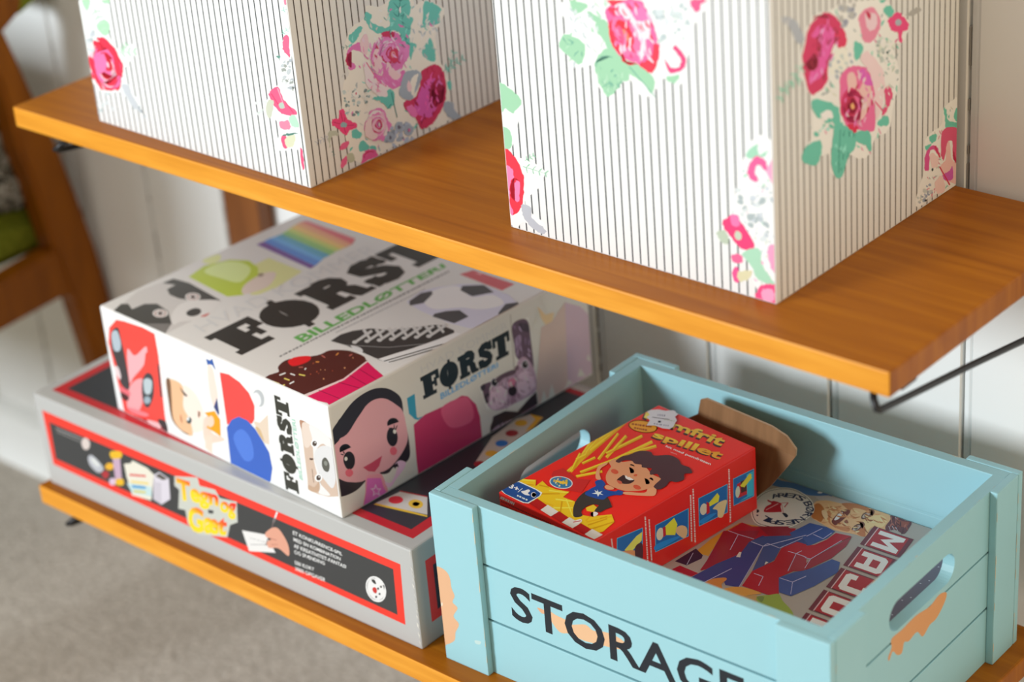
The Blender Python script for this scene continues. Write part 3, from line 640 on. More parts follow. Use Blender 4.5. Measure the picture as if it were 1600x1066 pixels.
237,139,203 1 1423,442 1391,418 1344,438 1325,489 1352,523 1396,513 1396,513 1360,510 1347,482 1358,451 1389,432 1423,442
243,234,238 1 1399,466 1387,440 1373,459 1377,493 1394,492
243,220,224 1 1132,577 1250,609 1243,437 1340,315 1223,298 1105,398
141,155,176 1 1549,274 1518,285 1524,308 1550,311 1573,284
141,155,176 1 1681,2 1650,18 1628,53 1661,55 1687,26
167,183,203 1 1881,252 1855,280 1864,300 1896,290 1909,265
141,155,176 1 1828,88 1796,97 1774,124 1805,131 1843,114
182,198,222 1 1822,180 1787,177 1772,203 1780,228 1818,212
167,183,203 1 1929,262 1893,283 1882,329 1933,316 1965,275
182,198,222 1 1519,204 1478,212 1461,237 1488,264 1523,238
182,198,222 1 1600,69 1604,104 1639,87 1667,42 1632,26
182,198,222 1 1607,248 1636,279 1675,239 1675,206 1632,211
141,155,176 1 1844,228 1811,232 1779,267 1800,275 1838,255
182,198,222 1 1824,215 1778,270 1810,304 1882,282 1870,237
182,198,222 1 1930,32 1887,16 1828,46 1860,89 1924,92
141,155,176 1 1891,250 1844,302 1891,312 1974,269 1957,228
182,198,222 1 1629,166 1594,209 1608,244 1677,221 1690,169
182,198,222 1 1726,241 1694,297 1728,332 1774,304 1771,266
141,155,176 1 1634,222 1632,242 1656,252 1666,234 1661,215
167,183,203 1 1541,165 1485,159 1443,199 1491,238 1551,221
141,155,176 1 1529,150 1468,173 1496,199 1548,200 1562,165
141,155,176 1 2005,145 1983,141 1966,160 1978,173 1999,164
182,198,222 1 1950,246 1901,238 1871,276 1888,313 1932,287
182,198,222 1 2006,-6 1960,4 1951,35 1985,63 2038,26
182,198,222 1 1583,321 1595,356 1643,351 1657,325 1632,299
141,155,176 1 1648,235 1606,239 1579,276 1637,299 1691,263
141,155,176 1 1547,239 1523,278 1558,290 1613,261 1599,223
167,183,203 1 1700,279 1713,313 1749,299 1772,257 1740,245
182,198,222 1 1725,219 1674,219 1665,251 1689,286 1736,263
182,198,222 1 1727,180 1762,206 1817,178 1816,131 1762,138
182,198,222 1 1935,241 1900,283 1927,311 1979,275 2001,227
167,183,203 1 1746,81 1682,112 1709,149 1779,137 1800,87
167,183,203 1 1720,145 1736,164 1770,142 1780,114 1736,119
167,183,203 1 1839,271 1817,221 1750,219 1698,270 1676,329 1707,374 1772,378 1835,333
112,112,135 1 1798,286 1773,268 1739,276 1728,310 1748,334 1775,314
167,183,203 1 2029,161 1996,116 1930,108 1863,156 1851,223 1880,276 1952,267 2009,222
112,112,135 1 1974,180 1953,161 1918,167 1917,200 1930,221 1955,206
167,183,203 1 1656,174 1628,126 1563,131 1514,176 1499,230 1517,282 1585,288 1640,234
112,112,135 1 1596,195 1582,180 1550,180 1551,211 1559,241 1588,219
217,119,173 1 1971,181 1967,164 1954,160 1940,164 1929,177 1927,196 1934,212 1948,214 1961,211 1970,198
236,106,154 1 604,360 675,343 732,344 770,372 790,423 717,443 661,439 626,409
236,106,154 1 589,90 655,101 702,125 724,169 723,230 655,221 611,195 591,150
230,98,162 1 975,37 1072,177 1254,126 1295,9 1107,33 985,-25
208,60,105 1 1046,84 1041,122 1072,151 1129,157 1191,138 1234,104 1234,104 1184,128 1135,136 1092,132 1059,114 1046,84
179,186,203 0 434,639 193,609 195,605 437,632
179,186,203 1 405,632 367,668 340,683 377,648
179,186,203 1 405,632 395,612 394,572 405,592
179,186,203 1 345,625 309,657 282,670 318,638
179,186,203 1 345,625 333,608 331,571 343,588
179,186,203 1 284,618 250,647 225,657 259,628
179,186,203 1 284,618 271,603 268,569 281,584
179,186,203 1 224,611 191,637 168,644 201,618
179,186,203 1 224,611 210,599 205,568 219,580
193,200,186 1 444,690 585,654 609,574 485,604 425,453 424,625
193,200,178 1 725,244 835,233 854,110 743,121
54,125,127 0 995,1764 869,1776 870,1772 996,1759
54,125,127 1 964,1765 945,1791 929,1801 948,1775
54,125,127 1 964,1765 952,1756 943,1733 955,1741
54,125,127 1 901,1771 883,1793 868,1800 886,1778
54,125,127 1 901,1771 888,1766 878,1747 891,1751
54,125,127 0 495,299 473,394 468,394 490,300
54,125,127 1 487,323 507,330 514,338 493,331
54,125,127 1 487,323 476,333 452,344 462,334
54,125,127 1 476,370 493,377 496,386 479,379
54,125,127 1 476,370 469,380 448,390 455,381
""",
 'f1F': """
231,233,231 1 41,1921 759,2044 633,1497 843,1291 1158,1452 1175,1273 778,909 924,752 1141,381 908,436 668,596 236,508 -52,745 25,1509
174,218,182 1 108,1932 305,1966 194,1784 139,1815
174,218,182 1 356,1569 547,1705 677,1667 622,1515 513,1454
174,218,182 1 598,2016 775,2047 742,1981 619,1980
174,218,182 0 799,1235 1222,1340 1223,1345 801,1249
174,218,182 1 871,1259 905,1206 944,1194 910,1247
174,218,182 1 871,1259 917,1291 968,1364 922,1332
174,218,182 1 1012,1293 1047,1246 1087,1240 1052,1286
174,218,182 1 1012,1293 1057,1319 1107,1385 1062,1359
174,218,182 1 1153,1326 1188,1286 1229,1286 1193,1326
174,218,182 1 1153,1326 1196,1346 1245,1406 1201,1386
174,218,182 0 844,1267 1033,1427 1029,1429 832,1272
174,218,182 1 870,1296 937,1295 971,1307 904,1309
174,218,182 1 870,1296 879,1319 855,1356 846,1333
174,218,182 1 935,1349 997,1349 1027,1363 964,1363
174,218,182 1 935,1349 948,1370 928,1405 915,1384
174,218,182 1 999,1402 1057,1404 1083,1419 1024,1418
174,218,182 1 999,1402 1016,1421 1001,1454 983,1435
185,221,192 0 358,1851 533,1539 539,1541 380,1860
185,221,192 1 390,1816 310,1757 293,1724 372,1784
185,221,192 1 390,1816 428,1809 528,1830 490,1837
185,221,192 1 432,1737 358,1680 347,1651 420,1708
185,221,192 1 432,1737 464,1728 557,1745 525,1755
185,221,192 1 473,1658 406,1604 401,1577 468,1632
185,221,192 1 473,1658 499,1646 586,1661 561,1674
185,221,192 1 515,1579 454,1528 455,1504 516,1556
185,221,192 1 515,1579 534,1564 616,1577 596,1592
231,49,76 1 837,1096 830,979 772,866 718,752 645,629 514,606 404,568 296,567 178,563 150,683 0,695 56,844 52,952 55,1077 189,1150 213,1318 351,1333 468,1411 576,1377 646,1300 734,1264 772,1177
238,113,169 1 782,1089 747,909 629,757 483,633 317,624 204,702 53,762 67,942 177,1094 284,1226 431,1248 608,1340 690,1208
243,200,211 1 701,999 679,893 617,793 523,721 420,691 420,691 516,740 597,812 660,899 701,999
231,49,76 1 233,1139 300,1232 397,1294 500,1303 580,1264 580,1264 488,1245 406,1216 323,1186 233,1139
210,27,49 1 278,1270 373,1341 480,1378 583,1369 663,1321 663,1321 568,1330 474,1322 379,1305 278,1270
243,200,211 1 54,883 44,981 75,1086 147,1177 240,1238 240,1238 186,1148 142,1063 97,979 54,883
238,113,169 1 602,850 550,782 479,732 401,715 332,730 332,730 404,739 473,763 539,799 602,850
231,49,76 1 362,1284 445,1335 534,1354 612,1331 667,1276 667,1276 590,1284 517,1285 444,1288 362,1284
243,200,211 1 309,580 214,573 132,606 83,679 72,772 72,772 129,717 186,671 243,625 309,580
243,200,211 1 450,757 364,728 282,743 231,803 221,886 221,886 260,827 312,788 374,763 450,757
231,49,76 1 371,1245 427,1284 489,1303 547,1294 592,1263 592,1263 534,1256 480,1249 428,1247 371,1245
210,27,49 1 608,1032 622,990 616,942 588,896 548,861 548,861 567,905 580,946 595,987 608,1032
243,200,211 1 636,806 567,707 464,639 355,631 272,677 272,677 370,692 457,721 543,754 636,806
238,113,169 1 746,862 720,779 668,705 593,653 513,630 513,630 574,691 628,749 685,802 746,862
231,49,76 1 679,876 627,764 529,676 413,643 313,669 313,669 416,697 507,743 594,798 679,876
231,49,76 1 238,972 273,1070 351,1152 450,1193 542,1179 602,1121 602,1121 529,1153 447,1150 366,1117 293,1057 238,972
210,27,49 1 542,832 476,776 396,749 321,758 267,803 243,870 243,870 282,818 337,788 402,780 472,793 542,832
243,200,211 1 568,1090 603,1057 619,1006 608,946 572,892 524,854 524,854 550,904 564,951 573,996 576,1042 568,1090
210,27,49 1 580,1029 581,941 496,899 427,891 339,901 362,997 407,1073 486,1135 550,1089
231,49,76 1 549,991 506,916 421,894 372,954 405,1041 480,1076 480,1076 422,1029 410,969 440,932 497,936 549,991
243,200,211 1 507,1004 491,948 463,963 456,1019 484,1046
231,49,76 1 19,1010 147,1014 150,785 248,552 93,690
238,117,172 1 169,977 408,1168 462,1012 361,868 183,792
231,49,76 1 305,1375 502,1411 719,1288 773,1134 745,902 647,883 626,1168 442,1297
195,200,205 1 728,712 897,767 929,649 1043,485 957,384 859,489
207,213,215 1 138,1139 72,1124 44,1151 78,1180 137,1179
207,213,215 1 108,1285 53,1274 27,1294 51,1316 96,1314
207,213,215 1 170,1135 104,1118 93,1146 160,1191 229,1194
182,191,194 1 74,1366 58,1371 71,1387 90,1391 92,1377
207,213,215 1 114,1236 121,1252 141,1253 146,1243 130,1230
207,213,215 1 135,1371 173,1405 226,1427 243,1404 184,1365
207,213,215 1 49,1244 48,1264 76,1279 97,1269 88,1243
182,191,194 1 67,1312 106,1336 155,1344 155,1317 97,1299
182,191,194 1 158,1286 139,1316 163,1345 208,1358 213,1323
195,202,207 1 148,1405 215,1458 273,1450 279,1412 208,1389
182,191,194 1 282,1463 230,1443 211,1468 233,1486 281,1493
207,213,215 1 137,1261 102,1263 89,1282 128,1295 158,1291
182,191,194 1 49,1158 58,1173 84,1179 79,1165 64,1156
207,213,215 1 210,1458 177,1475 224,1495 265,1493 249,1468
195,202,207 1 1156,303 1128,293 1120,307 1152,323 1175,324
195,202,207 1 1082,392 1066,410 1100,422 1124,411 1108,392
165,173,179 1 1045,406 1058,425 1085,430 1079,402 1054,395
195,202,207 1 1110,460 1082,443 1066,446 1068,469 1103,482
165,173,179 1 1077,375 1090,411 1133,410 1133,371 1092,358
165,173,179 1 1042,429 1053,453 1077,456 1085,438 1066,416
195,202,207 1 1029,396 1010,407 1032,427 1068,421 1063,400
195,202,207 1 1159,311 1170,336 1196,353 1213,334 1198,310
207,213,215 1 229,319 243,368 295,381 351,362 296,325
207,213,215 1 141,312 151,332 181,349 197,343 172,316
207,213,215 1 24,240 1,242 2,258 24,270 36,259
190,204,205 1 196,285 161,256 130,269 152,297 191,307
207,213,215 1 452,272 438,277 449,293 470,296 468,283
207,213,215 1 60,307 53,318 64,331 81,333 81,320
190,204,205 1 146,200 96,159 51,172 63,208 117,220
207,213,215 1 24,129 34,148 54,154 71,138 47,126
207,213,215 1 258,451 247,469 269,492 298,500 284,473
207,213,215 1 -14,407 -13,422 7,436 25,426 12,406
207,213,215 1 350,275 360,302 390,320 406,306 394,281
190,204,205 1 296,397 305,411 327,417 328,408 314,397
190,204,205 1 371,499 327,479 305,491 330,524 371,530
207,213,215 1 94,398 67,407 96,426 134,430 121,410
207,213,215 1 218,302 193,301 207,318 233,321 238,312
207,213,215 1 368,266 391,289 428,297 445,281 390,251
231,233,231 1 4562,2698 4726,2726 4705,2221 4598,1430 4583,638 4416,520 4107,451 4214,824 3986,988 4017,1154 4293,1447 4401,1831 4539,2190
238,133,160 1 4653,2714 4708,2723 4689,2658 4653,2651
139,202,184 0 4571,2546 4817,2641 4816,2644 4569,2552
139,202,184 1 4611,2565 4638,2545 4660,2541 4634,2561
139,202,184 1 4611,2565 4628,2583 4640,2617 4623,2599
139,202,184 1 4694,2596 4720,2579 4741,2578 4715,2595
139,202,184 1 4694,2596 4711,2611 4724,2643 4706,2627
139,202,184 1 4776,2627 4801,2613 4822,2615 4797,2629
139,202,184 1 4776,2627 4794,2640 4807,2668 4789,2656
139,202,184 0 4509,2207 4730,2350 4728,2352 4505,2212
139,202,184 1 4544,2233 4583,2224 4609,2227 4570,2236
139,202,184 1 4544,2233 4553,2252 4549,2284 4540,2265
139,202,184 1 4618,2281 4655,2273 4678,2278 4642,2285
139,202,184 1 4618,2281 4629,2298 4628,2327 4617,2310
139,202,184 1 4692,2328 4726,2322 4748,2329 4714,2335
139,202,184 1 4692,2328 4705,2343 4706,2370 4693,2355
238,102,137 1 4555,2180 4644,2214 4640,2056 4623,1905 4565,1940 4498,2004
103,150,137 1 4342,1866 4429,1888 4395,1841
157,162,156 1 4494,1521 4473,1503 4466,1518 4476,1539 4499,1537
175,181,186 1 4448,1543 4426,1540 4410,1551 4433,1567 4450,1559
190,196,198 1 4460,1692 4434,1680 4412,1690 4430,1706 4458,1710
190,196,198 1 4608,1747 4576,1748 4567,1773 4601,1782 4623,1774
190,196,198 1 4621,1559 4598,1568 4607,1597 4636,1601 4640,1581
175,181,186 1 4578,1810 4568,1817 4581,1827 4597,1822 4598,1810
190,196,198 1 4522,1815 4495,1793 4481,1807 4495,1829 4527,1843
215,218,217 1 4457,1485 4463,1504 4487,1522 4494,1512 4481,1497
215,218,217 1 4518,1439 4525,1451 4550,1459 4549,1448 4532,1435
215,218,217 1 4433,1560 4383,1538 4379,1566 4428,1598 4456,1591
190,196,198 1 4468,1791 4469,1805 4488,1811 4501,1804 4485,1793
190,196,198 1 4482,1581 4473,1589 4487,1609 4505,1609 4496,1591
190,196,198 1 4410,1524 4413,1548 4450,1565 4480,1558 4444,1523
157,162,156 1 4418,1666 4422,1687 4460,1704 4485,1698 4446,1664
190,196,198 1 4558,1504 4536,1505 4545,1521 4573,1527 4579,1516
157,162,156 1 4396,1505 4401,1527 4435,1559 4455,1545 4430,1511
175,181,186 1 4528,1432 4537,1468 4580,1477 4608,1461 4569,1431
175,181,186 1 4628,1475 4615,1485 4633,1504 4655,1506 4651,1485
215,218,217 1 4483,1523 4434,1513 4442,1547 4499,1564 4527,1550
157,162,156 1 4579,1475 4591,1489 4606,1489 4606,1478 4593,1471
157,162,156 1 4584,1816 4558,1808 4548,1823 4579,1842 4604,1837
175,181,186 1 4630,1839 4599,1835 4593,1857 4628,1883 4661,1867
175,181,186 1 4643,1580 4604,1556 4572,1556 4573,1582 4617,1601
157,162,156 1 4550,1512 4552,1536 4593,1561 4609,1547 4583,1518
157,162,156 1 4458,1684 4448,1714 4490,1725 4520,1699 4488,1678
157,162,156 1 4583,1421 4583,1437 4604,1448 4611,1437 4604,1426
157,162,156 1 4534,1562 4529,1572 4541,1583 4554,1586 4547,1573
157,162,156 1 4531,1656 4541,1672 4557,1669 4560,1656 4540,1648
190,196,198 1 4426,1578 4455,1607 4493,1612 4484,1581 4449,1556
157,162,156 1 4525,1533 4491,1527 4464,1549 4499,1565 4526,1556
215,218,217 1 4629,1545 4598,1541 4580,1564 4607,1578 4628,1566
215,218,217 1 4490,1490 4463,1475 4443,1479 4461,1510 4489,1512
190,196,198 1 4604,1686 4553,1641 4515,1660 4549,1715 4608,1735
190,196,198 1 4461,1730 4410,1729 4426,1760 4471,1780 4502,1767
157,162,156 1 4479,1749 4490,1780 4525,1781 4539,1757 4503,1730
157,162,156 1 4587,1522 4589,1546 4623,1569 4633,1554 4619,1534
157,162,156 1 4444,1697 4424,1682 4413,1691 4427,1707 4441,1708
175,181,186 1 4532,1441 4500,1430 4495,1448 4529,1463 4543,1459
175,181,186 1 4547,1781 4541,1797 4566,1821 4590,1824 4576,1792
215,218,217 1 4443,1520 4412,1506 4408,1524 4426,1547 4451,1541
103,108,102 1 4639,1470 4630,1460 4617,1453 4600,1448 4589,1452 4586,1459 4590,1469 4606,1476 4621,1478 4633,1476
235,92,131 1 4113,1306 4288,1420 4399,1233 4615,1120 4567,1058 4359,1014 4189,1084 4085,1221
241,154,175 0 4270,1387 4372,1121 4386,1127 4296,1399
219,57,99 0 4127,1279 4263,1123 4278,1132 4142,1288
219,57,99 0 4392,1228 4546,1076 4560,1086 4406,1238
179,196,182 1 4373,1174 4376,1127 4326,1104 4278,1107 4259,1149 4299,1183 4342,1199
198,202,182 1 4012,1127 4171,1186 4047,921 3983,934
202,212,205 1 3862,964 3833,967 3844,988 3870,994 3884,985
215,218,217 1 3793,1050 3764,1062 3777,1092 3825,1094 3833,1073
215,218,217 1 3829,941 3829,979 3865,1000 3897,982 3898,942
202,212,205 1 3892,981 3876,990 3892,1004 3920,1011 3920,991
215,218,217 1 3836,1101 3842,1130 3886,1140 3889,1119 3864,1097
215,218,217 1 3831,906 3784,890 3763,914 3809,956 3842,938
202,212,205 1 3777,924 3794,943 3819,949 3832,939 3799,920
215,218,217 1 3964,1107 3926,1114 3947,1144 4013,1156 4013,1124
235,133,160 1 4224,879 4420,947 4435,831 4244,790
179,220,194 1 4449,1006 4567,1058 4632,914 4481,881
235,86,125 1 4221,665 4322,714 4325,527 4231,519
211,212,182 1 4315,672 4513,755 4464,585 4308,537
76,127,114 1 4286,719 4538,793 4542,775 4301,696
235,86,125 1 4581,544 4634,556 4622,285 4579,289
""",
 'f2F': """
236,235,233 1 1267,3311 3176,3625 3131,3306 3040,2973 2967,2703 2881,2519 2794,2593 2639,2563 2437,2301 2265,2307 2133,2453 1933,2322 1860,2200 1670,2244 1610,2527 1328,2461 1178,2634 1087,2725 1207,2972
156,204,168 1 1675,3255 1704,3196 1766,3170 1725,3217
186,210,189 1 1301,2592 1227,2568 1197,2513 1252,2547
207,221,209 1 1828,2980 1769,2919 1757,2852 1796,2914
186,210,189 1 1814,3044 1745,3005 1714,2949 1767,2993
186,210,189 1 1651,3373 1685,3315 1747,3286 1703,3333
207,221,209 1 1584,2774 1609,2717 1673,2700 1634,2743
207,221,209 1 1812,3387 1844,3349 1901,3365 1861,3384
156,204,168 1 1842,3421 1809,3364 1829,3314 1841,3368
156,204,168 1 1379,3346 1321,3318 1329,3273 1360,3306
186,210,189 1 1279,2654 1314,2613 1371,2602 1328,2633
156,204,168 1 1990,3467 1918,3434 1901,3374 1951,3416
207,221,209 1 1758,2881 1712,2828 1729,2778 1749,2829
186,210,189 1 1785,3043 1829,3002 1891,2996 1841,3024
156,204,168 1 1283,2904 1241,2868 1248,2827 1270,2865
194,204,205 1 1262,3114 1263,3065 1310,3046 1291,3085
207,221,209 1 1794,3410 1820,3374 1871,3386 1836,3405
156,204,168 1 1596,3031 1584,2969 1628,2932 1618,2985
186,210,189 1 1912,2742 1863,2711 1874,2670 1899,2704
207,221,209 1 1867,3406 1830,3361 1842,3317 1859,3361
186,210,189 1 1392,3117 1395,3069 1433,3042 1417,3082
194,204,205 1 1316,2554 1264,2502 1275,2448 1302,2500
194,204,205 1 1424,3158 1411,3117 1443,3095 1438,3129
156,204,168 1 1970,3203 1897,3153 1889,3086 1936,3141
194,204,205 1 1680,3326 1618,3295 1608,3243 1649,3281
207,221,209 1 1271,3248 1256,3202 1283,3169 1281,3210
156,204,168 1 1993,3126 1911,3097 1883,3032 1943,3074
156,204,168 1 1052,2705 1181,2861 1468,2780 1381,2511 1207,2586 1081,2657
156,204,168 1 1284,3313 1510,3312 1538,3264 1334,3139 1294,3237
156,204,168 1 1900,2766 1729,2603 1639,2448 1664,2305 1794,2174 1977,2341 2054,2495 2018,2635
110,169,147 0 1888,2764 1808,2263 1812,2264 1912,2767
110,169,147 0 1864,2595 1728,2494 1730,2492 1873,2584
110,169,147 0 1862,2583 1977,2520 1979,2522 1875,2597
110,169,147 0 1843,2477 1707,2375 1708,2373 1852,2466
110,169,147 0 1841,2465 1956,2402 1958,2404 1854,2479
110,169,147 0 1824,2371 1687,2268 1689,2266 1833,2359
110,169,147 0 1821,2358 1937,2295 1939,2297 1835,2372
156,204,168 1 1614,2581 1774,2782 1930,2745 2084,2668 2133,2466 1939,2403 1666,2404
156,204,168 1 1649,3035 1770,3161 1860,3098 1939,2864 2055,2715 2304,2683 2514,2539 2455,2344 2353,2456 2169,2526 1955,2644 1781,2875
114,173,149 0 2136,2620 2512,2313 2520,2320 2152,2633
156,204,168 1 1551,3228 1738,3168 1796,3087 1669,3091 1577,3154
156,204,168 1 2702,2601 2889,2663 2822,2546 2715,2552
110,169,147 1 1621,2555 1634,2603 1677,2649 1744,2685 1818,2701 1883,2696 1883,2696 1816,2693 1749,2674 1690,2643 1645,2602 1621,2555
242,103,158 1 1843,3303 2104,3449 2355,3490 2455,3380 2552,3192 2616,2973 2591,2814 2457,2633 2243,2697 2055,2715 1906,2845 1858,3072 1836,3198
236,219,226 1 1973,3350 2102,3410 2220,3315 2292,3224 2495,3272 2485,3104 2540,2985 2434,3018 2374,2800 2309,2762 2268,3092 2177,3140 2091,3254
237,118,174 1 2197,3439 2337,3449 2453,3341 2432,3248 2278,3248
226,107,162 1 2418,3015 2480,3026 2458,2906 2426,2887
237,48,69 1 1861,3111 1928,3162 1943,2931 2032,2842 2052,2662 2274,2690 2130,2650 2055,2715 1906,2845 1868,2982
242,114,162 1 1930,3188 2182,3205 2324,2998 2314,2841 2153,2759 2032,2842 1932,2994
235,46,62 1 1992,3173 2118,3182 2218,3044 2226,2929 2128,2859 2053,2924 1969,3078
243,134,102 1 2047,3066 2127,3080 2167,2983 2101,2933 2058,2990
242,87,133 1 1986,3094 2050,3105 2115,2909 2053,2911
237,56,77 1 2304,2683 2466,2791 2539,2972 2607,2959 2591,2814 2487,2612 2364,2642
239,56,81 1 1875,3308 2003,3329 2029,3257 1918,3238
237,56,77 0 1851,3407 2136,3454 1941,3345
237,72,124 1 2814,2983 2876,3007 2991,2887 2954,2752 2798,2671 2722,2683 2684,2831 2756,2741 2894,2767 2915,2873
242,87,135 1 3101,3613 3338,3652 3247,3588 3229,3498 3140,3495
207,216,217 1 2903,3391 2843,3383 2862,3430 2922,3451 2935,3420
216,220,222 1 3079,3408 3054,3391 3030,3394 3025,3417 3062,3426
183,196,197 1 2880,3175 2859,3158 2828,3161 2839,3186 2869,3193
196,208,205 1 2941,3371 2882,3341 2880,3382 2921,3438 2974,3427
196,208,205 1 2983,3292 2984,3310 3016,3324 3025,3310 3001,3292
196,208,205 1 2546,3342 2521,3376 2560,3401 2614,3394 2615,3343
196,208,205 1 2598,3335 2583,3331 2573,3348 2588,3354 2602,3347
216,220,222 1 2645,3267 2619,3280 2629,3320 2670,3317 2679,3286
196,208,205 1 2942,3413 2938,3438 2965,3438 2973,3420 2961,3406
183,196,197 1 2775,3307 2751,3288 2736,3303 2744,3321 2769,3327
207,216,217 1 2669,3352 2643,3350 2629,3369 2648,3381 2674,3376
183,196,197 1 2779,3391 2802,3414 2834,3417 2849,3398 2807,3384
183,196,197 1 2651,3330 2590,3287 2567,3323 2588,3370 2647,3391
207,216,217 1 2794,3361 2771,3382 2805,3409 2842,3393 2825,3364
216,220,222 1 2710,3278 2706,3334 2762,3331 2784,3296 2755,3254
207,216,217 1 3006,3503 3025,3520 3046,3520 3046,3505 3027,3497
183,196,197 1 2577,3367 2551,3374 2563,3403 2591,3414 2598,3386
183,196,197 1 2631,3038 2651,3053 2669,3054 2672,3040 2649,3027
207,216,217 1 2821,3097 2828,3116 2852,3129 2860,3116 2843,3100
196,208,205 1 2874,3373 2840,3338 2827,3364 2843,3401 2871,3401
196,208,205 1 2951,3118 2958,3151 2986,3142 2985,3117 2965,3092
216,220,222 1 2637,3469 2614,3456 2598,3466 2617,3492 2646,3497
183,196,197 1 2907,3196 2876,3217 2902,3251 2939,3240 2938,3217
216,220,222 1 3022,3229 2999,3237 2996,3257 3027,3268 3033,3252
207,216,217 1 2928,3402 2893,3398 2889,3427 2920,3441 2937,3428
196,208,205 1 2827,3294 2822,3309 2840,3322 2861,3318 2848,3296
183,196,197 1 3005,3466 2986,3490 3013,3513 3050,3507 3041,3477
207,216,217 1 2922,3348 2923,3386 2961,3413 2990,3378 2970,3338
196,208,205 1 2633,3340 2650,3371 2680,3379 2699,3361 2670,3331
183,196,197 1 2983,3500 2941,3487 2926,3514 2967,3561 2997,3536
196,208,205 1 2724,3346 2683,3327 2654,3347 2660,3367 2700,3370
216,220,222 1 2697,3270 2711,3293 2738,3294 2742,3276 2717,3249
207,216,217 1 2708,3224 2711,3244 2730,3247 2742,3234 2728,3221
183,196,197 1 2799,3470 2798,3488 2816,3501 2833,3482 2819,3467
183,196,197 1 2662,3170 2644,3166 2633,3179 2649,3188 2667,3186
183,196,197 1 2646,3326 2656,3360 2698,3371 2703,3333 2674,3312
216,220,222 1 2658,3048 2617,3061 2646,3102 2687,3106 2695,3073
196,208,205 1 2707,3392 2674,3371 2650,3395 2677,3425 2719,3427
207,216,217 1 2823,3095 2799,3092 2807,3112 2830,3120 2845,3108
183,196,197 1 3019,3309 3011,3341 3041,3373 3072,3341 3073,3299
196,208,205 1 2592,2997 2577,3020 2620,3065 2651,3049 2625,3005
207,216,217 1 2794,3426 2817,3455 2863,3467 2862,3444 2827,3417
183,196,197 1 2873,3295 2850,3299 2853,3317 2886,3335 2891,3314
183,196,197 1 2635,3085 2666,3125 2713,3130 2724,3086 2670,3055
207,216,217 1 2625,3337 2586,3368 2596,3409 2678,3425 2695,3378
243,190,213 1 2086,2901 2049,2833 2073,2775 2086,2839
243,214,224 1 2450,2832 2428,2786 2466,2763 2464,2800
229,66,122 1 2291,3210 2315,3145 2366,3101 2332,3159
243,190,213 1 2398,2930 2383,2854 2430,2801 2420,2869
242,134,178 1 2376,2875 2392,2815 2445,2784 2415,2834
237,56,87 1 1921,3026 1933,2959 1985,2918 1958,2975
243,214,224 1 2429,2835 2456,2768 2525,2741 2482,2794
237,56,87 1 2493,3106 2481,3049 2527,3021 2516,3067
243,190,213 1 2383,3222 2391,3175 2444,3173 2419,3204
242,134,178 1 1980,3100 1976,3028 2034,2989 2014,3049
242,134,178 1 2308,2797 2295,2743 2329,2707 2324,2755
243,214,224 1 2431,3265 2386,3202 2412,3147 2429,3206
237,56,87 1 1850,3081 1896,3025 1966,2999 1912,3045
243,214,224 1 2151,3211 2115,3146 2123,3084 2142,3148
243,214,224 1 2156,2899 2146,2851 2186,2830 2177,2868
237,56,87 1 2421,3255 2435,3190 2496,3163 2464,3214
229,66,122 1 2195,3241 2145,3183 2166,3128 2187,3184
243,214,224 1 2265,3099 2235,3049 2274,3019 2277,3062
237,56,87 1 2268,3460 2287,3405 2351,3394 2315,3434
243,214,224 1 2288,3414 2273,3345 2308,3291 2303,3355
243,190,213 1 2344,3025 2347,2976 2396,2960 2376,2998
243,214,224 1 2100,2897 2077,2847 2102,2807 2106,2853
243,190,213 1 2445,3361 2464,3293 2533,3267 2495,3320
243,214,224 1 2408,2957 2379,2904 2414,2867 2418,2914
237,56,87 1 2164,3425 2194,3365 2262,3344 2218,3390
237,56,87 1 2082,3340 2097,3285 2150,3259 2120,3304
229,66,122 1 2501,3260 2492,3206 2536,3178 2524,3223
229,66,122 1 1908,3295 1918,3240 1963,3208 1940,3255
243,214,224 1 2466,2928 2454,2870 2487,2828 2481,2880
229,66,122 1 1970,2965 1985,2924 2028,2908 2003,2940
237,56,87 1 2099,3146 2107,3083 2156,3045 2133,3099
229,66,122 1 2181,2807 2159,2759 2199,2737 2196,2775
242,134,178 1 2126,2979 2090,2924 2107,2874 2122,2927
242,134,178 1 1963,2917 1933,2873 1964,2844 1970,2882
237,56,87 1 2345,3205 2356,3148 2401,3114 2378,3163
243,190,213 1 2251,3168 2250,3119 2303,3112 2283,3146
243,190,213 1 2289,2856 2281,2803 2323,2776 2312,2819
242,134,178 1 2130,3068 2091,3004 2107,2946 2124,3007
229,66,122 1 2026,2993 2024,2923 2057,2867 2045,2931
242,134,178 1 2125,3430 2150,3373 2203,3340 2168,3388
243,214,224 1 2038,2897 2007,2819 2045,2759 2049,2830
237,56,87 1 2196,2914 2193,2848 2243,2812 2226,2867
243,214,224 1 2355,3002 2370,2960 2414,2947 2388,2978
229,66,122 1 2031,3374 1999,3322 2020,3277 2031,3326
243,190,213 1 1972,3308 1982,3255 2038,3241 2011,3280
243,214,224 1 2197,3012 2157,2942 2176,2879 2192,2946
138,190,158 1 1934,2454 1950,2429 1984,2430 1962,2446
138,190,158 1 1681,2563 1692,2522 1719,2491 1702,2528
182,217,189 1 2044,2536 2015,2494 2021,2453 2036,2494
182,217,189 1 1794,2474 1779,2420 1787,2371 1793,2423
182,217,189 1 1725,2362 1705,2333 1717,2308 1724,2335
138,190,158 1 1745,2335 1768,2300 1804,2281 1777,2310
110,169,147 1 1901,2546 1861,2528 1853,2495 1880,2518
110,169,147 1 1948,2494 1909,2475 1899,2443 1926,2466
182,217,189 1 1806,2304 1782,2262 1797,2227 1805,2266
182,217,189 1 1647,2432 1644,2400 1672,2388 1663,2412
138,190,158 1 1699,2363 1710,2328 1747,2316 1727,2343
182,217,189 1 1924,2352 1887,2315 1886,2274 1908,2312
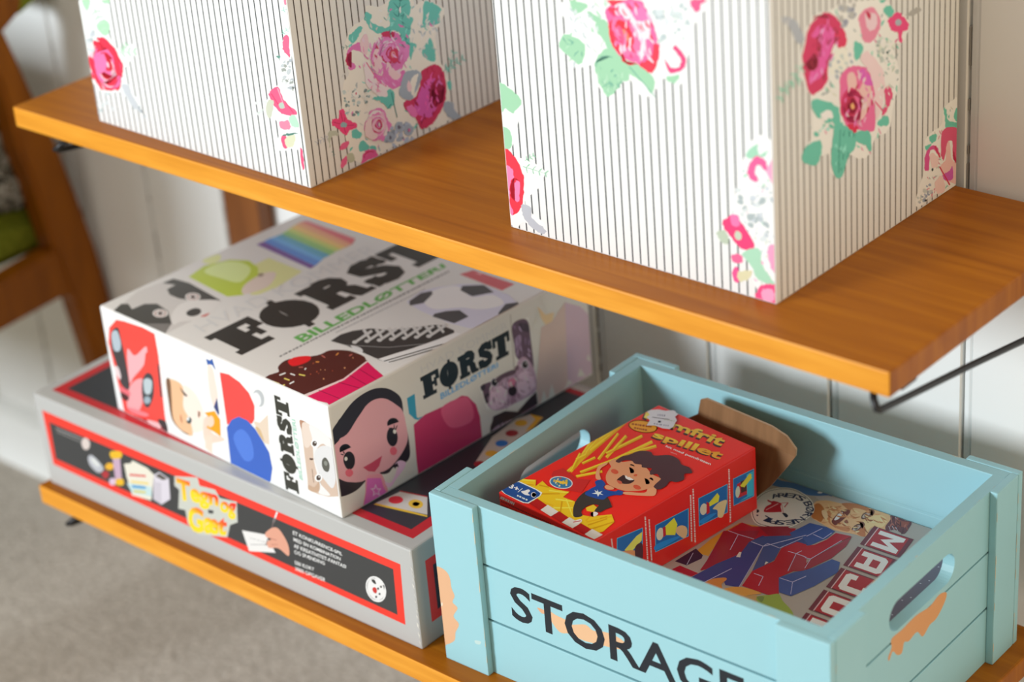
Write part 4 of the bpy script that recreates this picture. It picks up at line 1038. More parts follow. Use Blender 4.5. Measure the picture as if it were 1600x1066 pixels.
138,190,158 1 1991,2393 1952,2377 1942,2345 1968,2366
182,217,189 1 1800,2413 1749,2374 1734,2325 1770,2367
182,217,189 1 1917,2523 1946,2487 1985,2465 1953,2496
138,190,158 1 1670,2603 1628,2555 1613,2504 1644,2552
110,169,147 1 1869,2375 1835,2340 1839,2303 1858,2338
110,169,147 1 2028,2430 1994,2400 1984,2365 2008,2396
138,190,158 1 1819,2343 1849,2304 1891,2281 1857,2315
182,217,189 1 1661,2487 1639,2433 1643,2382 1655,2435
110,169,147 1 1935,2372 1953,2338 1993,2327 1967,2353
182,217,189 1 1959,2453 1960,2422 1982,2401 1973,2428
110,169,147 1 1165,2754 1199,2734 1238,2730 1203,2744
110,169,147 1 1249,2807 1264,2770 1294,2745 1273,2778
182,217,189 1 1229,2732 1182,2704 1158,2666 1196,2697
110,169,147 1 1122,2819 1140,2779 1179,2756 1153,2790
110,169,147 1 1201,2808 1239,2786 1284,2786 1244,2800
110,169,147 1 1373,2689 1313,2647 1282,2594 1329,2640
110,169,147 1 1414,2689 1402,2650 1420,2621 1420,2656
110,169,147 1 1312,2794 1264,2769 1242,2731 1279,2760
243,241,240 1 1495,2799 1479,2728 1528,2684 1519,2745
194,204,205 1 1487,2818 1507,2760 1568,2739 1533,2784
216,220,222 1 1686,3062 1667,3017 1691,2985 1693,3025
243,241,240 1 1466,2695 1480,2642 1537,2626 1507,2666
216,220,222 1 1494,2976 1452,2914 1459,2854 1481,2915
216,220,222 1 1366,3224 1350,3172 1382,3135 1379,3182
216,220,222 1 1634,3015 1614,2943 1652,2890 1649,2955
216,220,222 1 1362,3109 1316,3047 1322,2985 1347,3047
216,220,222 1 1443,3092 1427,3022 1458,2965 1455,3030
243,241,240 1 1457,2605 1419,2545 1456,2502 1464,2555
194,204,205 1 1572,3201 1541,3160 1567,3128 1575,3165
194,204,205 1 1603,3184 1595,3137 1629,3109 1621,3149
194,204,205 1 1322,2968 1320,2923 1369,2915 1351,2947
243,241,240 1 1416,3096 1382,3051 1403,3011 1415,3054
194,204,205 1 1271,3225 1275,3176 1327,3164 1305,3200
194,204,205 1 1442,2937 1457,2879 1514,2856 1483,2901
243,241,240 1 1596,2968 1618,2921 1668,2902 1636,2939
194,204,205 1 1392,3124 1343,3085 1339,3037 1369,3079
216,220,222 1 1338,3192 1318,3138 1344,3097 1346,3146
216,220,222 1 1523,3124 1556,3072 1614,3047 1572,3089
243,241,240 1 1686,2906 1616,2858 1614,2794 1656,2847
194,204,205 1 1467,3078 1489,3023 1541,2994 1508,3040
236,235,233 1 -7,1966 356,1805 125,1102 346,1043 659,953 574,722 282,385 622,195 577,48 258,134 18,49 -37,1120
156,204,168 1 -3,2006 241,1937 364,1819 212,1646 85,1673 0,1629
156,204,168 1 -9,1391 122,1392 152,1214 58,1087 -6,1100
236,49,69 1 -14,1085 152,1054 281,869 292,658 232,373 32,190 -27,585
243,128,174 1 2,861 100,856 136,730 69,553 18,378 69,226 8,211 -27,585
243,128,174 1 147,678 228,670 187,417 123,429
213,27,50 1 105,410 51,441 34,544 70,665 136,732 195,713 195,713 136,705 86,641 60,550 64,462 105,410
141,193,160 0 300,922 718,912 720,916 305,933
141,193,160 1 355,926 358,874 373,853 371,904
141,193,160 1 355,926 389,946 435,995 402,976
141,193,160 1 460,922 464,875 481,857 477,905
141,193,160 1 460,922 491,938 536,984 504,968
141,193,160 1 564,919 570,875 589,861 583,905
141,193,160 1 564,919 594,931 637,973 607,961
141,193,160 1 668,916 675,876 696,866 688,906
141,193,160 1 668,916 696,924 737,962 708,954
141,193,160 0 346,1013 517,1132 515,1135 341,1020
141,193,160 1 372,1036 411,1021 435,1024 397,1039
141,193,160 1 372,1036 383,1057 380,1096 370,1075
141,193,160 1 430,1075 466,1062 489,1068 452,1080
141,193,160 1 430,1075 443,1093 442,1130 429,1112
141,193,160 1 487,1114 521,1104 542,1112 508,1122
141,193,160 1 487,1114 502,1130 503,1164 488,1148
182,185,193 1 232,373 380,381 397,222 615,112 543,40 353,103 235,238
236,235,233 1 3873,2004 4192,2050 4194,726 4214,22 3915,127 3728,609 3428,764 3591,1031 3681,1456
198,206,193 1 3900,834 3903,800 3935,793 3921,817
183,201,201 1 3613,1093 3590,1067 3600,1043 3610,1068
198,206,193 1 4103,648 4064,617 4057,577 4083,611
211,214,213 1 3922,945 3930,903 3960,877 3944,913
211,214,213 1 3869,530 3877,494 3910,484 3893,510
241,155,189 1 3902,1873 3892,1829 3924,1807 3918,1842
183,201,201 1 4020,693 3989,652 3993,610 4009,651
211,214,213 1 3814,1196 3795,1151 3823,1124 3823,1162
157,206,178 1 4120,1621 4109,1588 4138,1578 4133,1602
211,214,213 1 3900,1292 3899,1253 3933,1239 3920,1269
157,206,178 1 4118,311 4106,272 4126,246 4126,280
183,201,201 1 4030,1350 4056,1322 4097,1320 4065,1339
211,214,213 1 4119,257 4101,221 4127,203 4127,232
211,214,213 1 3930,1823 3926,1782 3963,1770 3951,1800
157,206,178 1 4082,1844 4080,1816 4101,1801 4094,1825
157,206,178 1 3724,812 3703,781 3712,752 3721,783
211,214,213 1 3741,805 3721,771 3729,741 3738,773
241,155,189 1 3876,273 3896,244 3932,243 3906,262
241,155,189 1 3786,1180 3785,1134 3811,1102 3801,1143
211,214,213 1 3736,794 3720,761 3748,750 3746,775
241,155,189 1 3756,733 3709,695 3701,646 3732,687
183,201,201 1 4077,137 4033,119 4027,80 4055,105
157,206,178 1 3888,1101 3847,1084 3833,1048 3863,1072
157,206,178 1 3627,889 3639,858 3675,859 3654,879
211,214,213 1 4156,1380 4152,1338 4182,1317 4173,1351
198,206,193 1 4101,835 4062,794 4058,747 4083,790
183,201,201 1 4041,1788 4015,1764 4019,1736 4033,1761
241,155,189 1 3890,1717 3856,1680 3859,1639 3878,1678
183,201,201 1 3794,1664 3758,1640 3767,1610 3785,1635
157,206,178 1 4030,1057 4015,1026 4032,1003 4034,1031
157,206,178 1 4066,1550 4036,1524 4047,1497 4060,1523
198,206,193 1 3981,270 3979,228 4013,213 4001,245
157,206,178 1 3845,1615 3790,1598 3767,1553 3809,1579
241,155,189 1 4003,535 3993,500 4024,491 4018,517
198,206,193 1 4087,746 4110,717 4147,710 4119,731
198,206,193 1 4098,1535 4059,1520 4057,1486 4081,1507
211,214,213 1 4115,1162 4117,1132 4146,1123 4133,1146
183,201,201 1 3994,1807 3994,1763 4017,1730 4008,1770
241,155,189 1 4053,1459 4025,1438 4026,1409 4042,1433
198,206,193 1 3956,2028 3973,2003 4007,2004 3983,2020
157,206,178 1 3820,1862 3972,2025 3993,1899 4141,1975 4041,1866 3867,1817
239,93,149 1 3839,1690 3942,1856 4089,1833 4109,1707 3989,1767 3936,1646 3983,1569 3908,1530 3836,1602
243,164,194 1 4098,1726 4211,1882 4203,1553 4132,1646
223,77,102 1 4198,1835 4266,1937 4249,1629 4215,1533
168,179,180 1 3926,1003 3875,1019 3894,1062 3957,1098 3966,1051
211,217,217 1 4067,900 4044,883 4034,904 4049,925 4072,922
183,192,197 1 4053,845 4030,859 4045,886 4066,899 4070,872
198,205,211 1 4029,1312 4002,1309 3992,1338 4022,1362 4043,1337
183,192,197 1 4077,861 4066,880 4077,906 4104,900 4111,875
168,179,180 1 4054,994 4022,1037 4076,1058 4115,1040 4118,990
211,217,217 1 3857,984 3830,977 3808,989 3821,1010 3850,1007
183,192,197 1 3912,864 3920,878 3935,884 3943,872 3927,855
183,192,197 1 4015,1038 3969,1041 3954,1079 4016,1118 4039,1084
198,205,211 1 3965,951 3949,941 3940,954 3949,965 3962,962
168,179,180 1 4168,1374 4152,1367 4142,1379 4148,1396 4173,1390
168,179,180 1 3875,1234 3858,1245 3874,1260 3898,1264 3901,1244
183,192,197 1 4103,1365 4090,1372 4099,1391 4115,1385 4118,1373
168,179,180 1 4110,806 4113,821 4127,827 4139,816 4126,799
211,217,217 1 3778,953 3753,961 3757,997 3779,1002 3797,979
183,192,197 1 3801,864 3792,879 3817,893 3836,892 3819,867
168,179,180 1 3793,1159 3759,1124 3735,1142 3756,1181 3796,1207
168,179,180 1 3858,1312 3857,1336 3881,1351 3904,1342 3890,1307
211,217,217 1 3766,1102 3749,1124 3769,1157 3814,1164 3799,1121
211,217,217 1 3694,1342 3654,1355 3649,1389 3710,1407 3734,1384
168,179,180 1 4118,936 4099,917 4067,917 4073,938 4103,950
168,179,180 1 3749,1203 3699,1201 3663,1225 3703,1253 3755,1256
198,205,211 1 3873,1007 3832,1023 3864,1077 3917,1075 3912,1030
211,217,217 1 4001,1470 3973,1470 3952,1488 3979,1510 4002,1498
211,217,217 1 3738,1039 3708,1051 3700,1084 3741,1103 3765,1075
183,192,197 1 4164,1329 4135,1341 4161,1378 4188,1384 4196,1348
168,179,180 1 3833,935 3809,969 3857,995 3897,985 3880,934
168,179,180 1 4044,1469 4022,1470 4024,1494 4049,1504 4058,1487
183,192,197 1 3949,1101 3947,1131 3971,1147 3988,1123 3983,1099
211,217,217 1 4040,791 3980,791 3989,844 4073,873 4081,830
183,192,197 1 3948,1359 3955,1376 3972,1384 3985,1370 3966,1351
168,179,180 1 3722,1254 3684,1266 3692,1319 3732,1319 3762,1290
168,179,180 1 3878,1274 3854,1297 3874,1326 3927,1336 3919,1296
198,205,211 1 4174,877 4161,892 4175,908 4196,910 4202,891
198,205,211 1 3911,1213 3892,1227 3906,1248 3938,1252 3940,1228
211,217,217 1 4008,1266 3979,1217 3922,1224 3945,1279 3988,1297
168,179,180 1 3906,1084 3868,1066 3859,1097 3901,1122 3933,1117
168,179,180 1 4158,1442 4137,1424 4126,1440 4142,1458 4165,1466
198,205,211 1 4133,1493 4112,1467 4075,1464 4086,1499 4118,1519
211,217,217 1 4081,1082 4051,1074 4064,1100 4085,1110 4106,1101
198,205,211 1 3945,1325 3912,1290 3858,1300 3861,1340 3926,1356
168,179,180 1 3980,1060 3962,1063 3963,1079 3981,1085 3988,1078
198,205,211 1 4005,1113 3990,1136 4012,1170 4029,1160 4034,1134
168,179,180 1 4055,1289 3994,1261 3980,1299 4025,1362 4078,1353
168,179,180 1 3829,1017 3799,1059 3816,1101 3888,1106 3905,1059
235,61,116 1 3446,906 3591,1031 3715,970 3907,700 3703,626 3505,783
239,118,170 1 3565,1025 3679,1041 3688,918 3586,894
194,201,180 1 3715,806 3709,751 3673,722 3630,729 3613,775 3630,823 3676,841
183,195,174 1 3350,745 3480,800 3526,651 3422,625
237,103,147 1 3558,498 3700,533 3709,432 3581,411
166,210,182 1 3713,560 3957,689 4001,495 4074,400 4170,264 3945,274 3848,433
235,87,145 1 3564,291 3643,357 3662,177 3584,156
214,208,170 1 3653,291 3846,364 3791,234 3662,177
237,76,129 1 3901,77 3993,206 4170,264 4229,142 4201,-5 4062,-19 3911,-14
243,158,191 1 3991,147 4143,188 4165,55 4013,14
241,155,189 1 4082,698 4183,769 4199,432 4126,482
""",
 'f2R': """
243,243,240 1 805,3332 1135,3316 1471,3299 2318,3084 2558,2874 2884,2658 2805,2429 2562,2415 2687,2001 2567,1711 2446,1373 2162,1380 2001,1200 1762,1240 1527,1374 1368,1150 1176,1269 1104,1529 579,1630 771,1880 782,2328 571,2710 617,3045
111,203,183 1 674,2941 617,2956 613,2925 648,2927
162,175,177 1 2632,2666 2639,2614 2707,2563 2676,2616
111,203,183 1 2198,1995 2151,1982 2172,1936 2192,1962
181,193,194 1 1128,2387 1107,2356 1153,2312 1147,2349
111,203,183 1 1243,2674 1215,2639 1233,2587 1242,2629
111,203,183 1 928,1754 905,1718 954,1667 949,1709
111,203,183 1 1311,3289 1302,3242 1349,3185 1336,3237
111,203,183 1 1937,2970 1874,2968 1859,2934 1902,2948
111,203,183 1 2360,2596 2420,2533 2505,2501 2436,2553
227,229,211 1 2632,2627 2603,2595 2650,2544 2649,2584
181,193,194 1 2783,2692 2811,2637 2879,2592 2836,2643
181,193,194 1 2503,1800 2501,1762 2555,1723 2535,1762
111,203,183 1 1925,2432 1963,2379 2024,2335 1978,2385
162,175,177 1 1002,2862 1035,2817 1095,2798 1052,2834
181,193,194 1 1596,1552 1609,1514 1659,1485 1632,1521
162,175,177 1 2313,2913 2269,2907 2280,2872 2301,2890
142,218,197 1 1991,2963 1971,2936 2013,2897 2009,2929
142,218,197 1 2213,1423 2182,1390 2203,1336 2213,1378
142,218,197 1 733,2721 728,2690 770,2658 757,2690
111,203,183 1 1225,1593 1177,1578 1188,1532 1212,1559
222,126,166 1 1832,1367 1841,1328 1887,1289 1864,1329
142,218,197 1 2177,1747 2153,1725 2175,1685 2181,1715
142,218,197 1 1359,2045 1326,2014 1340,1964 1354,2002
142,218,197 1 2082,2522 2049,2501 2079,2458 2087,2488
222,126,166 1 1256,1564 1187,1565 1181,1522 1223,1537
222,126,166 1 2016,1300 2011,1247 2048,1184 2037,1241
142,218,197 1 2491,2232 2423,2244 2421,2207 2462,2213
227,229,211 1 2114,1673 2147,1615 2225,1577 2175,1629
162,175,177 1 1442,2515 1389,2489 1415,2429 1436,2468
162,175,177 1 1530,2521 1543,2482 1590,2446 1564,2485
222,126,166 1 1508,2612 1479,2589 1525,2549 1524,2579
142,218,197 1 1391,2569 1310,2586 1264,2568 1329,2565
111,203,183 1 1817,2811 1845,2772 1898,2751 1861,2784
222,126,166 1 2656,2491 2589,2493 2584,2453 2626,2467
181,193,194 1 726,2050 742,2011 788,1980 760,2016
111,203,183 1 1805,1839 1806,1806 1855,1776 1836,1809
227,229,211 1 2584,2144 2515,2146 2528,2099 2564,2116
227,229,211 1 1057,3119 989,3125 982,3087 1025,3098
111,203,183 1 2346,2826 2274,2816 2276,2765 2318,2790
181,193,194 1 2122,2006 2079,1998 2094,1961 2114,1980
162,175,177 1 1923,2539 1977,2484 2050,2453 1989,2500
162,175,177 1 2177,2509 2198,2457 2258,2408 2222,2460
142,218,197 1 2015,1987 1982,1962 2021,1914 2025,1948
162,175,177 1 1894,1609 1845,1586 1866,1531 1887,1566
142,218,197 1 1338,2977 1268,2979 1264,2937 1306,2951
162,175,177 1 2663,2295 2593,2290 2579,2249 2626,2268
181,193,194 1 2317,1723 2292,1684 2336,1625 2334,1673
142,218,197 1 1176,2428 1199,2368 1274,2319 1231,2376
181,193,194 1 1344,3221 1338,3177 1388,3127 1372,3174
227,229,211 1 1501,2765 1482,2727 1536,2677 1526,2721
227,229,211 1 1115,2403 1120,2348 1186,2294 1157,2350
162,175,177 1 2376,1584 2301,1604 2282,1572 2333,1571
227,229,211 1 624,2946 617,2915 658,2880 647,2913
111,203,183 1 2617,2417 2624,2381 2675,2351 2651,2385
227,229,211 1 1666,2397 1715,2335 1793,2291 1733,2347
227,229,211 1 1792,1584 1727,1586 1738,1540 1772,1556
222,126,166 1 1835,2230 1817,2201 1869,2164 1859,2197
222,126,166 1 2122,2662 2130,2624 2177,2589 2154,2626
162,175,177 1 1157,2328 1093,2335 1083,2301 1124,2309
111,203,183 1 1102,2386 1076,2367 1105,2332 1109,2357
162,175,177 1 1172,3217 1200,3170 1256,3134 1217,3177
227,229,211 1 837,2244 784,2252 773,2225 808,2230
142,218,197 1 1393,2540 1319,2564 1299,2532 1350,2529
162,175,177 1 1073,2325 1010,2347 998,2317 1040,2314
222,126,166 1 1064,1862 1058,1831 1096,1795 1084,1828
111,203,183 1 2251,2446 2191,2440 2204,2395 2235,2416
227,229,211 1 1285,2092 1223,2093 1210,2058 1252,2071
227,229,211 1 1207,2285 1252,2237 1312,2207 1262,2249
111,203,183 1 2193,2221 2091,2248 2048,2215 2125,2211
142,218,197 1 1730,1430 1755,1388 1811,1366 1774,1401
222,126,166 1 1601,2045 1546,2046 1533,2016 1571,2027
222,126,166 1 2209,2698 2246,2637 2323,2590 2271,2646
162,175,177 1 1169,2449 1165,2400 1213,2343 1197,2396
181,193,194 1 1649,2259 1671,2209 1738,2172 1699,2218
111,203,183 1 1166,3292 1210,3234 1281,3191 1227,3244
111,203,183 1 2629,1905 2600,1863 2626,1802 2633,1852
111,203,183 1 793,3092 797,3062 838,3035 819,3065
222,126,166 1 2214,1479 2224,1427 2277,1372 2250,1426
181,193,194 1 2127,2157 2097,2139 2133,2101 2137,2127
162,175,177 1 821,3135 854,3081 923,3045 877,3093
111,203,183 1 1911,2915 1867,2910 1877,2877 1899,2893
142,218,197 1 1699,1654 1661,1641 1683,1601 1697,1624
227,229,211 1 764,3099 737,3071 757,3027 765,3061
142,218,197 1 1372,1277 1385,1238 1438,1217 1410,1250
181,193,194 1 1673,2927 1686,2891 1737,2870 1710,2901
220,60,109 1 653,3034 767,3236 1062,3317 1282,3205 1468,2992 1522,2796 1389,2772 1277,2875 1123,2615 1120,2459 932,2388 766,2423 661,2636 612,2872
239,98,177 1 800,3117 985,3189 1206,3097 1279,2964 1163,2757 1048,2595 861,2546 751,2605 791,2725 904,2820 945,3027
174,45,72 1 907,2951 984,3102 1019,3003 979,2862
174,45,72 1 860,2885 929,2805 928,2717 851,2679 747,2714 680,2795 680,2795 754,2730 836,2712 894,2741 907,2806 860,2885
174,45,72 1 842,3277 849,3314 908,3329 1003,3314 1099,3275 1164,3226 1164,3226 1086,3266 1008,3291 937,3302 877,3299 842,3277
229,60,103 1 1298,3002 1467,2970 1522,2796 1389,2784 1277,2875
238,146,177 1 1793,3045 2005,3090 2201,2963 2260,2786 2083,2638 1887,2701 1811,2905
243,213,225 1 1928,3025 2161,2952 2161,2794 2005,2799
204,45,86 1 1947,3064 2044,2989 2024,2928 1966,2991
240,78,137 1 2419,2804 2599,2839 2720,2778 2885,2611 2845,2532 2743,2541 2744,2413 2662,2474 2641,2573 2520,2635 2439,2752
178,188,200 1 2726,2673 2704,2649 2648,2658 2598,2685 2579,2719 2602,2738 2648,2742 2702,2711
111,203,183 1 2319,2971 2438,2979 2558,2874 2478,2819 2359,2891
111,203,183 1 2240,3108 2358,3071 2319,3050 2259,3068
181,180,177 1 2822,2746 3088,2756 3172,2683 2924,2691
194,195,194 1 1504,3207 1459,3193 1401,3239 1436,3262 1494,3242
156,162,183 1 1399,3104 1423,3130 1471,3109 1497,3076 1453,3072
180,186,197 1 1472,3006 1394,3037 1429,3063 1494,3059 1539,3008
156,162,183 1 1673,3053 1584,3087 1565,3131 1659,3140 1734,3088
194,195,194 1 1458,3132 1414,3139 1378,3164 1404,3181 1444,3163
180,186,197 1 1675,3139 1619,3137 1585,3172 1622,3201 1685,3180
194,195,194 1 1662,3107 1620,3119 1612,3157 1651,3148 1693,3115
180,186,197 1 1413,3245 1458,3271 1540,3243 1558,3206 1490,3212
156,162,183 1 1698,3148 1657,3140 1593,3171 1615,3203 1677,3184
194,195,194 1 1449,3210 1417,3244 1461,3244 1509,3211 1495,3188
194,195,194 1 1689,3179 1642,3212 1663,3241 1715,3232 1722,3192
156,162,183 1 1562,3039 1519,3026 1447,3074 1479,3101 1553,3077
180,186,197 1 1488,3199 1461,3215 1459,3235 1479,3233 1500,3212
180,186,197 1 1607,3170 1571,3153 1527,3185 1514,3229 1581,3209
180,186,197 1 1602,3196 1570,3207 1548,3242 1580,3235 1609,3211
194,195,194 1 1407,3094 1359,3134 1381,3161 1459,3130 1464,3093
180,186,197 1 1461,3254 1457,3277 1501,3279 1533,3242 1499,3225
156,162,183 1 1636,3059 1587,3109 1617,3130 1720,3095 1701,3060
194,195,194 1 1359,3271 1375,3309 1447,3300 1486,3226 1421,3219
194,195,194 1 1552,3226 1509,3198 1458,3244 1462,3283 1520,3268
194,195,194 1 1622,3072 1571,3114 1590,3147 1688,3105 1686,3066
180,186,197 1 1352,3273 1372,3299 1444,3269 1478,3233 1396,3241
181,188,200 1 238,3510 483,3412 655,3120 510,3123 408,3307
181,188,200 1 203,3498 204,3520 246,3508 259,3482 226,3478
207,208,211 1 249,3472 226,3464 198,3477 210,3498 237,3500
207,208,211 1 325,3435 298,3453 312,3470 349,3451 358,3429
207,208,211 1 322,3413 296,3434 307,3450 350,3435 347,3416
181,188,200 1 245,3454 260,3465 285,3457 291,3439 270,3436
207,208,211 1 258,3469 253,3479 265,3480 278,3474 273,3465
142,218,197 0 640,2844 132,2553 136,2550 655,2833
142,218,197 1 596,2810 503,2850 452,2860 545,2819
142,218,197 1 596,2810 603,2775 653,2710 646,2744
142,218,197 1 493,2752 404,2790 357,2796 446,2758
142,218,197 1 493,2752 496,2721 541,2658 538,2689
142,218,197 1 390,2694 306,2729 264,2733 347,2698
142,218,197 1 390,2694 389,2666 430,2607 431,2635
142,218,197 1 287,2637 208,2669 170,2669 249,2637
142,218,197 1 287,2637 282,2612 319,2556 324,2581
142,218,197 1 185,2580 110,2609 76,2606 151,2577
142,218,197 1 185,2580 176,2558 208,2505 217,2527
142,218,197 0 603,2659 138,2683 140,2679 609,2649
142,218,197 1 547,2658 491,2707 452,2728 508,2679
142,218,197 1 547,2658 530,2640 530,2594 547,2611
142,218,197 1 429,2664 376,2710 339,2727 392,2682
142,218,197 1 429,2664 411,2650 408,2608 427,2622
142,218,197 1 313,2671 262,2713 227,2727 278,2685
142,218,197 1 313,2671 292,2660 287,2622 308,2632
142,218,197 1 196,2678 148,2716 115,2726 164,2688
142,218,197 1 196,2678 174,2671 167,2635 190,2643
111,203,183 1 1694,2763 1887,2633 1770,2513 1693,2561
243,243,234 1 1276,2787 1503,2736 1539,2521 1385,2482 1160,2558
204,218,217 1 1555,2531 1512,2536 1475,2559 1490,2578 1527,2561
181,193,205 1 1578,2611 1561,2639 1578,2656 1619,2637 1619,2609
181,193,205 1 1271,2525 1299,2542 1348,2514 1362,2488 1308,2492
204,218,217 1 1239,2669 1160,2664 1159,2711 1216,2732 1272,2697
204,218,217 1 1293,2470 1280,2476 1272,2488 1280,2492 1298,2477
204,218,217 1 1406,2530 1380,2523 1349,2552 1370,2564 1409,2550
204,218,217 1 1391,2667 1391,2697 1440,2688 1455,2652 1435,2632
181,193,205 1 1143,2637 1140,2669 1187,2664 1210,2621 1185,2611
181,193,205 1 1455,2405 1461,2433 1506,2420 1520,2401 1503,2384
204,218,217 1 1467,2608 1448,2611 1431,2629 1450,2632 1469,2618
181,193,205 1 1319,2623 1324,2648 1374,2629 1380,2600 1345,2601
204,218,217 1 1500,2424 1456,2429 1415,2459 1444,2469 1478,2453
204,218,217 1 1441,2379 1435,2397 1450,2407 1478,2393 1467,2378
181,193,205 1 1649,2495 1607,2526 1594,2553 1625,2554 1663,2521
204,218,217 1 1393,2522 1406,2535 1438,2520 1438,2503 1411,2500
181,193,205 1 1357,2428 1327,2407 1293,2440 1279,2476 1333,2469
239,114,168 1 1385,2415 1615,2474 1925,2348 2162,2061 2122,1865 2122,1489 1764,1616 1492,1783 1399,2023
243,200,197 1 1537,2386 1691,2357 1767,2126 1925,2210 2043,2078 2002,1813 1765,1710 1687,1830 1767,1988 1573,2146
222,55,111 1 1773,1723 1540,1782 1383,2001 1449,2191 1679,2182 1866,1995 1866,1995 1675,2155 1486,2147 1433,1993 1553,1803 1773,1723
240,106,160 1 1573,2078 1767,2034 1766,1849 1609,1857
204,45,86 1 1754,1923 1672,1829 1510,1927 1512,2087 1674,2072 1754,1923 1754,1923 1665,2050 1549,2048 1548,1940 1663,1858 1754,1923
243,180,120 1 1686,1946 1676,1924 1654,1920 1628,1925 1611,1951 1599,1976 1607,1998 1629,2005 1655,1997 1673,1973
227,101,197 1 1769,2354 1925,2325 2122,2074 1924,2141
224,45,86 1 1531,1769 1765,1663 1685,1598 1588,1656
243,218,223 1 1809,2523 2004,2527 2321,2170 2323,1796 2162,1616 2122,1958 2003,2276
231,86,134 1 2342,1930 2443,1942 2525,1797 2404,1650 2283,1621 2363,1758
231,86,134 0 2111,1863 2312,1653 2334,1656 2133,1867
219,231,223 1 2530,2208 2551,2215 2583,2207 2591,2188 2561,2191
194,208,205 1 2587,2075 2602,2104 2660,2093 2670,2057 2644,2035
219,231,223 1 2288,2450 2216,2488 2263,2498 2324,2479 2331,2451
219,231,223 1 2487,2172 2517,2187 2560,2177 2563,2143 2533,2139
170,185,183 1 2326,2115 2308,2131 2314,2140 2335,2131 2344,2119
194,208,205 1 2360,2135 2350,2158 2377,2157 2399,2133 2392,2123
219,231,223 1 2302,2608 2300,2616 2311,2618 2328,2612 2316,2603
170,185,183 1 2434,2401 2441,2415 2470,2404 2479,2392 2459,2388
170,185,183 1 2153,2558 2170,2574 2215,2561 2223,2536 2188,2533
194,208,205 1 2550,2285 2508,2303 2487,2326 2499,2339 2534,2313
194,208,205 1 2269,2469 2262,2490 2281,2492 2308,2473 2302,2462
219,231,223 1 2437,2451 2397,2468 2377,2493 2387,2506 2431,2476
194,208,205 1 2251,2411 2218,2423 2187,2447 2199,2458 2241,2433
194,208,205 1 2448,2156 2421,2164 2412,2189 2438,2188 2457,2165
170,185,183 1 2443,2250 2421,2266 2414,2286 2444,2275 2464,2256
194,208,205 1 2420,2113 2403,2109 2375,2128 2386,2134 2408,2127
194,208,205 1 2424,2349 2439,2354 2457,2347 2465,2330 2442,2334
219,231,223 1 2485,2297 2464,2338 2513,2329 2568,2280 2546,2257
170,185,183 1 2419,2391 2415,2407 2437,2411 2458,2395 2447,2380
194,208,205 1 2298,2302 2264,2313 2257,2338 2293,2333 2313,2312
219,231,223 1 2258,2437 2228,2451 2218,2474 2244,2469 2266,2451
194,208,205 1 2268,2464 2302,2467 2340,2453 2339,2437 2305,2438
219,231,223 1 2427,2350 2430,2360 2450,2361 2461,2342 2447,2337
219,231,223 1 2362,2294 2330,2308 2319,2326 2337,2331 2371,2312
194,208,205 1 2216,2566 2163,2605 2188,2618 2262,2603 2263,2572
170,185,183 1 2374,2529 2386,2537 2408,2536 2418,2520 2398,2519
170,185,183 1 2420,2308 2399,2300 2373,2322 2386,2335 2416,2325
219,231,223 1 2298,2602 2268,2595 2232,2619 2263,2639 2301,2626
170,185,183 1 2333,2405 2298,2412 2294,2432 2310,2439 2342,2422
194,208,205 1 2240,2432 2203,2454 2180,2478 2207,2476 2241,2456
194,208,205 1 2383,2142 2369,2140 2345,2152 2342,2169 2374,2156
219,231,223 1 2395,2350 2393,2365 2414,2358 2429,2341 2415,2335
194,208,205 1 2249,2365 2238,2404 2290,2385 2313,2342 2288,2321
219,231,223 1 2237,2609 2231,2640 2259,2644 2307,2615 2290,2597
85,106,111 1 2658,1963 2648,1955 2635,1952 2618,1958 2600,1969 2595,1985 2604,1993 2617,1996 2635,1991 2649,1978
85,106,111 1 2317,1978 2313,1968 2301,1965 2287,1970 2272,1980 2269,1994 2272,2006 2286,2008 2302,2002 2315,1991
85,106,111 1 2432,2383 2431,2371 2416,2372 2401,2375 2390,2387 2382,2399 2388,2408 2401,2410 2417,2406 2429,2395
111,203,183 1 781,2305 930,2299 1304,2079 1377,1847 1300,1828 1112,2009 888,2088
243,243,243 1 963,2107 1152,2086 1226,1969 1074,1977
111,203,183 1 1262,1865 1454,1797 1685,1574 1684,1411 1526,1327 1407,1136 1252,1205 1179,1455
73,160,143 0 1366,1759 1320,1216 1340,1208 1386,1751
111,203,183 1 620,1775 844,1808 993,1708 913,1507 763,1516 579,1653
111,203,183 1 1685,1598 2002,1508 2041,1233 1921,1348 1763,1453
111,203,183 1 2202,1555 2405,1578 2446,1445 2243,1493
111,203,183 1 903,1867 871,1855 828,1878 829,1917 879,1904
213,239,223 1 1036,1941 1043,1953 1075,1943 1083,1930 1059,1930
166,234,225 1 938,1880 920,1899 947,1909 968,1893 962,1874
111,203,183 1 1072,1949 1047,1973 1066,1982 1100,1962 1115,1936
166,234,225 1 978,1913 995,1919 1033,1908 1024,1896 1001,1899
111,203,183 1 1064,1920 1040,1918 1006,1936 1011,1949 1040,1938
111,203,183 1 844,1861 858,1884 912,1874 933,1843 890,1843
111,203,183 1 1154,1863 1133,1895 1166,1903 1234,1854 1212,1828
111,203,183 1 1098,1959 1118,1990 1174,1968 1191,1920 1145,1926
166,234,225 1 1148,1835 1113,1836 1073,1857 1092,1877 1135,1867
243,126,200 1 1061,3014 999,2992 1001,2937 1037,2972
243,126,200 1 1346,2926 1303,2909 1319,2866 1338,2893
243,126,200 1 1146,3226 1124,3173 1157,3105 1157,3164
243,126,200 1 1265,3036 1218,3025 1236,2983 1256,3006
204,45,97 1 1066,3178 982,3177 965,3131 1021,3149
243,126,200 1 785,2644 754,2599 792,2533 795,2586
243,180,234 1 932,2627 856,2611 837,2561 889,2590
204,45,97 1 950,3025 941,2968 997,2901 980,2963
